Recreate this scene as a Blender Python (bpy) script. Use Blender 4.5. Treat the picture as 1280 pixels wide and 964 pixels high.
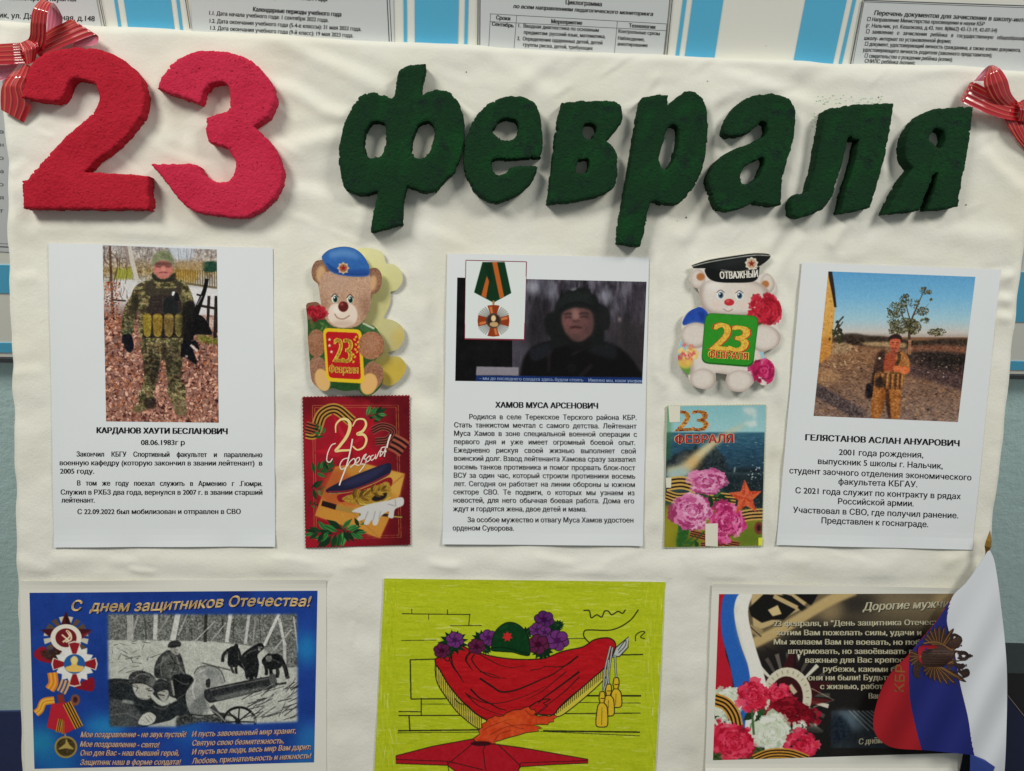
import bpy, math, random
import numpy as np
from mathutils import Matrix, Vector
from mathutils.geometry import delaunay_2d_cdt
random.seed(7)
RNG = np.random.default_rng(11)
for o in list(bpy.data.objects):
    bpy.data.objects.remove(o)
S = bpy.context.scene
C = S.collection

# ------------------------------------------------------------------ frames
# The board leans back against an upright wall.  Board frame: X right, Y down (mm), h out of the board.
FOC = 1050.0
def _rot(r):
    r = np.array(r, float); a = np.linalg.norm(r); k = r/a
    K = np.array([[0, -k[2], k[1]], [k[2], 0, -k[0]], [-k[1], k[0], 0]])
    return np.eye(3)+math.sin(a)*K+(1-math.cos(a))*K@K
RB = _rot((0.096, -0.073, 0.004))                    # board -> camera
TB = np.array([0, 0, 849.131])
dh = np.array([13333, 200, 1050.]); dh /= np.linalg.norm(dh)
dv = np.array([-50, 1948, 1050.]); dv -= dh*(dv@dh); dv /= np.linalg.norm(dv)
dn = np.cross(dh, dv)                                # into the wall
RWALL = np.stack([dh, dn, -dv])                      # camera -> world (X right, Y into wall, Z up)
ORG = np.array([0, 0, 1.45])
def cam2world(P):
    return (P @ RWALL.T)/1000.0 + ORG
def board2world(X, Y, h):
    P = np.stack([np.asarray(X, float)+0*h, np.asarray(Y, float)+0*h, -np.asarray(h, float)+0*X], -1)
    return cam2world(P @ RB.T + TB)
def px2board(px, py, h=0.0):
    """where the line of sight of a measured point of the photograph meets the plane h mm in front of the board"""
    px = np.asarray(px, float); py = np.asarray(py, float)
    d = np.stack([(px-640)/FOC, (py-482)/FOC, np.ones_like(px)], -1)
    db = d @ RB                                      # RB^T d
    cb = -RB.T @ TB
    t = (-np.asarray(h, float)-cb[2])/db[..., 2]
    return cb[0]+t*db[..., 0], cb[1]+t*db[..., 1]
WALL_P = TB + RB @ np.array([*px2board(600., 52.), 26.0])   # a wall point just behind the board's top edge
def px2wall(px, py, h=0.0):
    px = np.asarray(px, float); py = np.asarray(py, float)
    d = np.stack([(px-640)/FOC, (py-482)/FOC, np.ones_like(px)], -1)
    t = ((WALL_P @ dn) - h)/(d @ dn)
    return cam2world(d*t[..., None])

# ------------------------------------------------------------------ camera
cam = bpy.data.cameras.new('camera'); camo = bpy.data.objects.new('camera', cam); C.objects.link(camo)
cam.sensor_width = 36; cam.lens = FOC/1280*36; cam.clip_start = 0.02; cam.clip_end = 50
rx, ry, rz = RWALL @ np.array([1, 0, 0]), RWALL @ np.array([0, -1, 0]), RWALL @ np.array([0, 0, -1])
M = Matrix.Identity(4)
for i in range(3):
    M[i][0], M[i][1], M[i][2], M[i][3] = rx[i], ry[i], rz[i], ORG[i]
camo.matrix_world = M
S.camera = camo

# ------------------------------------------------------------------ light: two ceiling fittings, dim room
S.view_settings.view_transform = 'Standard'; S.view_settings.look = 'None'
S.view_settings.exposure = 0.0; S.view_settings.gamma = 1.0
w = bpy.data.worlds.new('World'); S.world = w; w.use_nodes = True
w.node_tree.nodes['Background'].inputs[0].default_value = (0.93, 1.0, 1.0, 1)
w.node_tree.nodes['Background'].inputs[1].default_value = 0.225
def lamp(name, X, Y, h, tX, tY, sx, sy, power, col, spread):
    l = bpy.data.lights.new(name, 'AREA'); l.shape = 'RECTANGLE'; l.size = sx; l.size_y = sy
    l.energy = power; l.color = col; l.spread = math.radians(spread)
    o = bpy.data.objects.new(name, l); C.objects.link(o)
    p = Vector(board2world(X, Y, h)); t = Vector(board2world(tX, tY, 0.0))
    o.location = p; o.rotation_euler = (t-p).to_track_quat('-Z', 'Y').to_euler()
    return o
lamp('ceiling_lamp', -1180., -1340., 1350., -300., -20., 0.70, 0.46, 4.65, (1, 0.965, 0.885), 72)
lamp('ceiling_lamp', 1290., -1290., 1350., 380., -10., 0.70, 0.46, 4.1, (1, 0.97, 0.90), 76)

# ------------------------------------------------------------------ materials
GAIN = 1.31                       # a colour as photographed -> the colour of the thing (paper 0.8)
def s2l(c):
    c = np.asarray(c, float)/255.0
    return np.where(c <= 0.04045, c/12.92, ((c+0.055)/1.055)**2.4)
def alb(c, g=GAIN):
    return np.minimum(s2l(c)*g, 0.9)
def mat(name, col=(128, 128, 128), rough=0.6, spec=0.35, bump=None, var=None, metal=0.0, attr=None, raw=False):
    """var: list of (scale, detail, colour, lo, hi); bump: list of (scale, detail, strength, distance)"""
    m = bpy.data.materials.new(name); m.use_nodes = True
    nt = m.node_tree; b = nt.nodes['Principled BSDF']; N = nt.nodes.new; L = nt.links.new
    c = tuple(col) if raw else tuple(alb(col))
    b.inputs['Base Color'].default_value = (*c, 1); b.inputs['Roughness'].default_value = rough
    b.inputs['Specular IOR Level'].default_value = spec; b.inputs['Metallic'].default_value = metal
    geo = N('ShaderNodeTexCoord')
    out = None
    if attr:
        a = N('ShaderNodeVertexColor'); a.layer_name = attr; out = a.outputs['Color']
    for (sc, det, c2, lo, hi) in (var or []):
        t = N('ShaderNodeTexNoise'); t.inputs['Scale'].default_value = sc; t.inputs['Detail'].default_value = det
        t.inputs['Roughness'].default_value = 0.65
        L(geo.outputs['Object'], t.inputs['Vector'])
        mr = N('ShaderNodeMapRange'); mr.inputs['From Min'].default_value = lo; mr.inputs['From Max'].default_value = hi
        L(t.outputs['Fac'], mr.inputs['Value'])
        mx = N('ShaderNodeMix'); mx.data_type = 'RGBA'
        L(mr.outputs['Result'], mx.inputs['Factor'])
        if out is None: mx.inputs['A'].default_value = (*c, 1)
        else: L(out, mx.inputs['A'])
        mx.inputs['B'].default_value = (*(c2 if raw else alb(c2)), 1)
        out = mx.outputs['Result']
    if out is not None: L(out, b.inputs['Base Color'])
    prev = None
    for (sc, det, st, dist) in (bump or []):
        t = N('ShaderNodeTexNoise'); t.inputs['Scale'].default_value = sc; t.inputs['Detail'].default_value = det
        L(geo.outputs['Object'], t.inputs['Vector'])
        bp = N('ShaderNodeBump'); bp.inputs['Strength'].default_value = st; bp.inputs['Distance'].default_value = dist
        L(t.outputs['Fac'], bp.inputs['Height'])
        if prev: L(prev, bp.inputs['Normal'])
        prev = bp.outputs['Normal']
    if prev: L(prev, b.inputs['Normal'])
    return m

# ------------------------------------------------------------------ numeric helpers
def vnoise(h, w_, cell, seed, oct=4, rough=0.5, cy=None):
    """fractal value noise on an h x w grid, 0..1; cell = feature size in samples (cy for the vertical one)"""
    r = np.random.default_rng(seed); out = np.zeros((h, w_)); amp = 1.0; tot = 0
    cx = float(cell); cyy = float(cy or cell)
    for o_ in range(oct):
        gh, gw = int(h/cyy)+3, int(w_/cx)+3
        g = r.random((gh, gw))
        y = np.arange(h)/cyy; x = np.arange(w_)/cx
        yi = y.astype(int); xi = x.astype(int); fy = y-yi; fx = x-xi
        fy = fy*fy*(3-2*fy); fx = fx*fx*(3-2*fx)
        a = g[yi][:, xi]; b = g[yi][:, xi+1]; c = g[yi+1][:, xi]; d = g[yi+1][:, xi+1]
        out += amp*((a*(1-fx)+b*fx)*(1-fy)[:, None]+(c*(1-fx)+d*fx)*fy[:, None]); tot += amp
        amp *= rough; cx /= 2; cyy /= 2
        if cx < 1 or cyy < 1: break
    return out/tot
class Field:
    """smooth 2-D noise that can be sampled anywhere (period large)"""
    def __init__(s, seed): s.g = np.random.default_rng(seed).random((256, 256))
    def __call__(s, x, y):
        x = np.asarray(x, float); y = np.asarray(y, float)
        xi = np.floor(x).astype(int); yi = np.floor(y).astype(int); fx = x-xi; fy = y-yi
        fx = fx*fx*fx*(fx*(6*fx-15)+10); fy = fy*fy*fy*(fy*(6*fy-15)+10)
        g = s.g; q = lambda a, b: g[b % 256, a % 256]
        return (q(xi, yi)*(1-fx)+q(xi+1, yi)*fx)*(1-fy)+(q(xi, yi+1)*(1-fx)+q(xi+1, yi+1)*fx)*fy
def spline(pts, n=8, closed=True):
    """Catmull-Rom through points; a third value 1 marks a corner"""
    P = [np.array(p[:2], float) for p in pts]; K = [len(p) > 2 and p[2] for p in pts]; m = len(P); out = []
    for i in range(m if closed else m-1):
        a, b = P[i], P[(i+1) % m]; z, c = P[(i-1) % m], P[(i+2) % m]
        ta = (b-a) if K[i] or (not closed and i == 0) else (b-z)/2
        tb = (b-a) if K[(i+1) % m] or (not closed and i == m-2) else (c-a)/2
        k = np.linalg.norm(b-a); L = 1.2*k
        for t_ in (ta, tb):
            l = np.linalg.norm(t_)
            if l > L: t_ *= L/l
        for j in range(n):
            t = j/n
            out.append((2*t**3-3*t*t+1)*a+(t**3-2*t*t+t)*ta+(-2*t**3+3*t*t)*b+(t**3-t*t)*tb)
    if not closed: out.append(P[-1])
    return np.array(out)
def resample(P, step, closed=True):
    Q = np.vstack([P, P[:1]]) if closed else P
    d = np.r_[0, np.cumsum(np.linalg.norm(np.diff(Q, axis=0), axis=1))]
    n = max(8, int(d[-1]/step)); t = np.linspace(0, d[-1], n+1)
    if closed: t = t[:-1]
    return np.stack([np.interp(t, d, Q[:, 0]), np.interp(t, d, Q[:, 1])], 1)
def inside(P, x, y):
    r = np.zeros(np.shape(x), bool)
    for a, b in zip(P, np.roll(P, -1, 0)):
        if a[1] == b[1]: continue
        c = (a[1] > y) != (b[1] > y)
        r ^= c & (x < (b[0]-a[0])*(y-a[1])/(b[1]-a[1])+a[0])
    return r
def zc(pts, ox, oy, s):
    """measurements taken on an enlarged crop -> photograph pixels"""
    return [(ox+p[0]/s, oy+p[1]/s)+tuple(p[2:]) for p in pts]

# ------------------------------------------------------------------ object helpers
def mesh_obj(name, V, F, m, parent=None, origin=None, smooth=False, colors=None, mats=None, fmat=None):
    V = np.asarray(V, np.float64)
    if parent is not None: org = np.array(parent['_o'][:])
    else: org = np.array(origin if origin is not None else V.mean(0))
    me = bpy.data.meshes.new(name)
    V = V-org
    if isinstance(F, np.ndarray):
        k = F.shape[1]; n = len(F)
        me.vertices.add(len(V)); me.vertices.foreach_set('co', V.astype(np.float32).ravel())
        me.loops.add(n*k); me.loops.foreach_set('vertex_index', F.astype(np.int32).ravel())
        me.polygons.add(n); me.polygons.foreach_set('loop_start', (np.arange(n)*k).astype(np.int32))
        me.update(calc_edges=True); me.validate()
    else:
        me.from_pydata(V.tolist(), [], F); me.update()
    for q in (mats or [m]): me.materials.append(q)
    if fmat is not None: me.polygons.foreach_set('material_index', np.asarray(fmat, np.int32))
    me.polygons.foreach_set('use_smooth', np.full(len(me.polygons), bool(smooth)))
    if colors is not None:
        a = me.color_attributes.new('ink', 'FLOAT_COLOR', 'POINT')
        a.data.foreach_set('color', np.c_[colors, np.ones(len(colors))].astype(np.float32).ravel())
    o = bpy.data.objects.new(name, me); C.objects.link(o)
    if parent is not None: o.parent = parent
    else: o.location = org
    o['_o'] = org.tolist()
    return o
def empty(name, org):
    o = bpy.data.objects.new(name, None); C.objects.link(o); o.location = org; o['_o'] = [float(v) for v in org]
    o.empty_display_size = 0.02
    return o
def tag(o, label=None, cat=None, group=None, kind=None):
    if label: o['label'] = label
    if cat: o['category'] = cat
    if group: o['group'] = group
    if kind: o['kind'] = kind
    return o
def grid_faces(nu, nv, off=0):
    i = np.arange(nv-1)[:, None]*nu+np.arange(nu-1)[None]; i = i.ravel()+off
    return np.stack([i, i+nu, i+nu+1, i+1], 1)
def merge(parts):
    V = []; F = []; o_ = 0
    for v, f in parts:
        V.append(v); F += [[int(a)+o_ for a in q] for q in f]; o_ += len(v)
    return np.vstack(V), F
def box_px(fn, quad, h0, h1):
    """a box standing between two heights above a plane, its front corners measured TL,TR,BR,BL"""
    q = np.array(quad, float)
    V = np.vstack([fn(q[:, 0], q[:, 1], h1), 0*q[:, :1]+0]) if False else fn(q[:, 0], q[:, 1], h1)
    n = np.cross(V[1]-V[0], V[3]-V[0]); n /= np.linalg.norm(n)
    V2 = V+n*((h1-h0)/1000.0)*(1 if n @ (V.mean(0)-ORG) > 0 else -1)
    return np.vstack([V, V2]), [[0, 3, 2, 1], [4, 5, 6, 7], [0, 1, 5, 4], [1, 2, 6, 5], [2, 3, 7, 6], [3, 0, 4, 7]]
# ------------------------------------------------------------------ the wall, its dark dado and the notice board
def wall_quad(h, x0, x1, z0, z1, y):
    return None
Pw = px2wall(640., 482.); WY = float(Pw[1])
teal = mat('teal_wall_paint', (190, 217, 216), 0.55, 0.3, bump=[(90, 4, 0.35, 0.004), (320, 2, 0.2, 0.002)],
           var=[(3, 3, (184, 209, 208), 0.4, 0.7)])
navy = mat('navy_wall_paint', (48, 60, 104), 0.45, 0.4, bump=[(90, 4, 0.3, 0.004)])
zd = float(px2wall(10., 888.)[2])
mesh_obj('wall', [(-3, WY, zd), (3, WY, zd), (3, WY, 3.2), (-3, WY, 3.2), (-3, WY+.1, zd), (3, WY+.1, zd), (3, WY+.1, 3.2), (-3, WY+.1, 3.2)],
         [[0, 1, 2, 3], [5, 4, 7, 6], [4, 5, 1, 0], [3, 2, 6, 7], [4, 0, 3, 7], [1, 5, 6, 2]], teal)['kind'] = 'structure'
mesh_obj('wall_dado', [(-3, WY-.003, 0), (3, WY-.003, 0), (3, WY-.003, zd), (-3, WY-.003, zd), (-3, WY+.1, 0), (3, WY+.1, 0), (3, WY+.1, zd), (-3, WY+.1, zd)],
         [[0, 1, 2, 3], [5, 4, 7, 6], [4, 5, 1, 0], [3, 2, 6, 7], [4, 0, 3, 7], [1, 5, 6, 2]], navy)['kind'] = 'structure'
floor_m = mat('floor_lino', (120, 112, 98), 0.5, 0.4, var=[(6, 4, (105, 98, 88), 0.4, 0.65)])
mesh_obj('floor', [(-3, WY, 0), (3, WY, 0), (3, WY-4, 0), (-3, WY-4, 0)], [[0, 3, 2, 1]], floor_m)['kind'] = 'structure'
PT = 12.0                                            # the notice board's thickness, mm
pan_white = mat('panel_white', (222, 220, 208), 0.35, 0.4)
pan_blue = mat('panel_blue', (84, 168, 204), 0.4, 0.4, bump=[(500, 2, 0.08, 0.001)])
shade_grey = mat('shade_dark', (62, 66, 70), 0.4, 0.5)
nb = empty('notice_board', px2wall(640., 460.))
tag(nb, 'white notice board with blue bands hung on the teal wall behind the poster', 'notice board')
tl, tr, br, bl = (px2wall(a, b, PT) for a, b in ((-260., -200.), (1500., -130.), (1262., 472.), (2., 441.)))
zb = float((br[2]+bl[2])/2); xl, xr = float(bl[0])-.16, float(br[0])+.16; zt = float(tl[2]); yf = float(br[1])
def wbox(x0, x1, z0, z1, y0, y1):
    V = [(x0, y0, z0), (x1, y0, z0), (x1, y0, z1), (x0, y0, z1), (x0, y1, z0), (x1, y1, z0), (x1, y1, z1), (x0, y1, z1)]
    return np.array(V), [[0, 1, 2, 3], [5, 4, 7, 6], [4, 5, 1, 0], [3, 2, 6, 7], [4, 0, 3, 7], [1, 5, 6, 2]]
v, f = wbox(xl, xr, zb, zt, yf, WY+.002)
mesh_obj('panel', v, f, pan_white, nb)
v, f = wbox(xl, xr, zb-.006, zb-.0005, yf-.003, WY+.002)
mesh_obj('bottom_shade_strip', v, f, shade_grey, nb)  # dark strip standing in for the shadow under the panel
def wx(px, py=20.): return float(px2wall(float(px), float(py), PT)[0])
def wz(px, py): return float(px2wall(float(px), float(py), PT)[2])
zlow = wz(4., 366.)                                  # lower edge of the wide blue bands
for a, b in ((146, 149.5), (158, 216), (223, 226.5), (504.5, 508.5), (518.5, 573), (581, 585), (851, 855.5), (863, 901), (1003, 1054), (1061.5, 1065.5)):
    v, f = wbox(wx(a), wx(b), zlow, zt-.01, yf-.0006, yf+.003)
    mesh_obj('blue_band', v, f, pan_blue, nb)
for x0, x1, z0, z1 in ((xl+.01, wx(901), wz(4, 366), wz(4, 331)), (wx(1003), xr-.01, wz(1272, 402), wz(1280, 340)),
                       (xl+.01, xr-.01, zb+.006, zb+.018)):
    v, f = wbox(x0, x1, z0, z1, yf-.0012, yf+.003)
    mesh_obj('blue_band', v, f, pan_blue, nb)
# ------------------------------------------------------------------ the cloth covered board
HS = 0.9                                             # height of the sheets glued on it, mm
LH = 15.5                                            # thickness of the foam letters
def quad_board(q, h=HS):
    return [np.array(px2board(float(a), float(b), h)) for a, b in q]
SHEETS = dict(left=[(61, 304), (341, 310), (344, 683), (68, 684)], mid=[(559, 317), (811, 322), (803, 682), (553, 680)],
              right=[(1002, 328), (1251, 337), (1215, 687), (970, 681)], poster=[(25, 726), (408, 724), (408, 990), (32, 990)],
              drawing=[(480, 722.5), (832, 727), (818, 990), (466, 990)], greet=[(890, 729), (1216, 735), (1196, 964), (881, 964)],
              red=[(378, 496), (512, 494), (513, 681), (382, 685)], ship=[(833, 507), (957, 505.5), (952.5, 683), (829.5, 685)])
F1, F2, F3, F4 = Field(1), Field(2), Field(3), Field(4)
RIDGES = []                                          # x0,y0,x1,y1 px, height mm, width mm
for a in [(360, 60, 520, 130, 2.2, 9), (345, 110, 440, 150, 2.5, 8), (352, 190, 440, 170, 2.2, 9), (340, 235, 440, 250, 1.8, 10),
          (600, 60, 690, 120, 1.6, 10), (700, 70, 640, 115, 1.5, 9), (905, 95, 1010, 130, 1.8, 9), (1010, 85, 880, 130, 1.6, 10),
          (1040, 100, 1200, 85, 1.8, 9), (1215, 150, 1275, 140, 1.8, 9), (1225, 190, 1272, 240, 1.8, 10), (1190, 290, 1262, 300, 1.5, 11),
          (990, 270, 960, 315, 2.4, 8), (1060, 275, 1040, 310, 2.4, 8), (880, 250, 850, 300, 2.2, 8), (1110, 160, 1105, 215, 2.6, 7),
          (1108, 215, 1070, 290, 2.2, 8), (1000, 150, 985, 240, 2.2, 7), (888, 130, 896, 200, 2.0, 7), (200, 105, 215, 180, 1.8, 9),
          (15, 280, 200, 290, 1.2, 12), (40, 215, 20, 280, 1.4, 8), (395, 255, 560, 305, 1.6, 12), (350, 300, 380, 470, 1.5, 12),
          (520, 330, 545, 480, 2.2, 10), (525, 500, 540, 640, 1.6, 12), (815, 320, 825, 480, 2.0, 9), (965, 330, 980, 500, 2.2, 9),
          (955, 520, 965, 680, 1.6, 8), (60, 700, 380, 703, 1.6, 12), (440, 690, 470, 900, 1.5, 16), (840, 720, 870, 940, 1.7, 14),
          (560, 700, 900, 712, 1.2, 13), (900, 700, 1200, 712, 1.6, 12), (1180, 700, 1225, 680, 2, 9), (1228, 350, 1265, 345, 2.2, 6),
          (1225, 372, 1262, 376, 2.2, 6), (1222, 395, 1262, 400, 1.8, 6), (20, 350, 45, 344, .8, 6), (15, 470, 50, 462, .8, 6),
          (12, 215, 34, 205, .9, 6), (410, 740, 425, 960, 1.6, 14), (20, 700, 60, 712, 1.2, 8)]:
    A = np.array(px2board(a[0], a[1])); B = np.array(px2board(a[2], a[3])); RIDGES.append((A, B, a[4], a[5]))
gq = np.random.default_rng(21)
for i in range(95):                                  # small pulled creases, running down to the right on the left half, to the left on the right half
    x, y = (gq.uniform(15, 1262), gq.uniform(60, 305)) if i < 60 else (gq.uniform(30, 1240), gq.uniform(690, 722)) if i < 75 else (gq.choice([365, 528, 822, 972, 440, 860])+gq.uniform(-12, 12), gq.uniform(320, 960))
    an = (gq.normal(.45, .3) if x < 640 else math.pi-gq.normal(.6, .4)) if i < 60 else gq.normal(0, .12) if i < 75 else gq.normal(1.5, .3); l = gq.uniform(18, 60)
    A = np.array(px2board(x, y)); B = np.array(px2board(x+l*math.cos(an), y+l*math.sin(an))); RIDGES.append((A, B, gq.uniform(.3, .75), gq.uniform(3.0, 6.0)))
SQ = [np.array(quad_board(q)) for q in SHEETS.values()]
def cloth_h(X, Y):
    z = 1.6*(F1(X/95+7, Y/70+3)-.5)+2.6*(F2(X/42+.35*Y/42+9, Y/26-.5*X/60+5)-.5)+.35*(F3(X/15+.4*Y/15+30, Y/11+30)-.5)+.12*(F4(X/5+60, Y/5+60)-.5)
    wob = 6*(F3(X/30+3, Y/30+90)-.5)
    for A, B, hh, ww in RIDGES:
        d = B-A; L = np.hypot(*d); u = ((X-A[0])*d[0]+(Y-A[1])*d[1])/(L*L); v = ((X-A[0])*d[1]-(Y-A[1])*d[0])/L+wob
        e = np.clip(u, -.2, 1.2); env = np.exp(-np.clip(np.abs(u-.5)-.4, 0, 9)**2*30)
        z = z+hh*1.05*env*(np.exp(-(v/ww)**2)-.55*np.exp(-((v-1.5*ww)/ww)**2))
    flat = np.ones_like(z)
    for q in SQ:                                     # pressed flat where a sheet is glued on
        c = q.mean(0); ex = q[1]-q[0]; ey = q[3]-q[0]; lx, ly = np.hypot(*ex), np.hypot(*ey)
        a = np.abs((X-c[0])*ex[0]+(Y-c[1])*ex[1])/lx-lx/2; b = np.abs((X-c[0])*ey[0]+(Y-c[1])*ey[1])/ly-ly/2
        d = np.maximum(a, b); flat = np.minimum(flat, np.clip((d+4)/14, 0.0, 1))
    return np.where(z > 0, z*flat, z*(.25+.75*flat))-.35*(1-flat)
cloth_m = mat('nonwoven_cloth', (208, 207, 198), 0.85, 0.15, bump=[(330, 2, 0.28, 0.0009), (1100, 2, 0.4, 0.0005)],
              var=[(7, 3, (205, 202, 188), 0.45, 0.75)])
board = empty('poster_board', board2world(*px2board(640., 940.), -10.))
tag(board, 'large leaning display board wrapped in crumpled cream cloth and covered with prints', 'display board')
def edge_curve(pts, n):
    P = np.array([px2board(float(a), float(b)) for a, b in pts]); d = np.r_[0, np.cumsum(np.hypot(*np.diff(P, axis=0).T))]
    t = np.linspace(0, d[-1], n); return np.stack([np.interp(t, d, P[:, 0]), np.interp(t, d, P[:, 1])], 1)
NU, NV = 560, 440
top = edge_curve([(-6, 24), (60, 28), (118, 32), (230, 36), (400, 46), (560, 54), (700, 62), (890, 70), (1062, 78), (1190, 81), (1300, 89)], NU)
bot = edge_curve([(26, 1010), (640, 1010), (1196, 1010)], NU)
lef = edge_curve([(-6, 24), (1, 135), (7, 200), (9, 350), (13, 420), (15, 520), (18, 620), (21, 740), (24, 888), (27, 1010)], NV)
rig = edge_curve([(1300, 89), (1290, 220), (1279, 346), (1271, 402), (1263, 480), (1257, 532), (1250, 595), (1242, 660), (1228, 790), (1196, 1010)], NV)
u = np.linspace(0, 1, NU)[None, :, None]; v = np.linspace(0, 1, NV)[:, None, None]
G = (top[None]*(1-v)+bot[None]*v)+(lef[:, None]*(1-u)+rig[:, None]*u)-(
    top[0]*(1-u)*(1-v)+top[-1]*u*(1-v)+bot[0]*(1-u)*v+bot[-1]*u*v)
wv = lambda s_: 1.6*(F2(np.arange(NV)/14.+s_, 0*np.arange(NV)+s_)-.5)
G[:, 0, 0] += wv(11.); G[:, -1, 0] += wv(77.)
G[0, :, 1] += 1.6*(F2(np.arange(NU)/20.+40, np.zeros(NU)+13.)-.5)
h = cloth_h(G[..., 0], G[..., 1])
dxe = np.minimum(np.arange(NU), NU-1-np.arange(NU))[None]*1.75; dye = np.arange(NV)[:, None]*1.75
ed = np.minimum(dxe, dye); rnd = np.clip(1-ed/7.0, 0, 1); h = h-3.2*rnd**2
V0 = board2world(G[..., 0], G[..., 1], h).reshape(-1, 3); FF = [grid_faces(NU, NV)]
Vs = [V0]; off = len(V0)
for line, P, hh in (('l', G[:, 0], h[:, 0]), ('r', G[:, -1], h[:, -1]), ('t', G[0], h[0])):   # the cloth turned back over the edges
    n = len(P); c = np.array([0, 0.]) + G.reshape(-1, 2).mean(0)
    rows = [board2world(P[:, 0], P[:, 1], hh)]
    for k, dp in enumerate((4, 9, 15, 22)):
        inn = (0.4, 0.2, .8, 1.5)[k]
        ox = {'l': inn, 'r': -inn, 't': 0}[line]; oy = inn if line == 't' else 0
        rows.append(board2world(P[:, 0]+ox, P[:, 1]+oy, hh-dp))
    R = np.array(rows); Vs.append(R.reshape(-1, 3)); FF.append(grid_faces(n, 5, off)); off += n*5
mesh_obj('cloth_cover', np.vstack(Vs), np.vstack(FF), cloth_m, board, smooth=True)
core_m = mat('foam_core', (150, 140, 120), 0.8)
q = [(2, 34), (1285, 98), (1196, 1008), (30, 1008)]
Pq = np.array([px2board(float(a), float(b)) for a, b in q]); Pq = Pq.mean(0)+(Pq-Pq.mean(0))*.992
V = np.vstack([board2world(Pq[:, 0], Pq[:, 1], np.full(4, -5.)), board2world(Pq[:, 0], Pq[:, 1], np.full(4, -21.))])
mesh_obj('backing_panel', V, [[0, 3, 2, 1], [4, 5, 6, 7], [0, 1, 5, 4], [1, 2, 6, 5], [2, 3, 7, 6], [3, 0, 4, 7]], core_m, board)

# ------------------------------------------------------------------ foam letters and digits
red_a = mat('red_painted_foam', (166, 26, 44), 0.75, 0.15, bump=[(470, 3, 0.85, 0.0015), (1200, 2, .5, .0007)],
            var=[(26, 3, (152, 18, 36), 0.45, 0.7), (300, 2, (104, 8, 26), 0.62, 0.74)])
red_b = mat('crimson_painted_foam', (182, 38, 66), 0.75, 0.15, bump=[(470, 3, 0.85, 0.0015), (1200, 2, .5, .0007)],
            var=[(26, 3, (170, 28, 56), 0.45, 0.7), (300, 2, (112, 8, 32), 0.62, 0.74)])
def greens(k):
    return mat('green_painted_foam', (18, 48, 27), 0.8, 0.12, bump=[(470, 3, 0.9, 0.0016), (1200, 2, .5, .0007)],
               var=[(22+k, 4, (17, 66, 28), 0.5, 0.72), (60, 3, (20, 36, 30), 0.52, 0.7), (520, 2, (8, 22, 14), 0.62, 0.8)])
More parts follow.
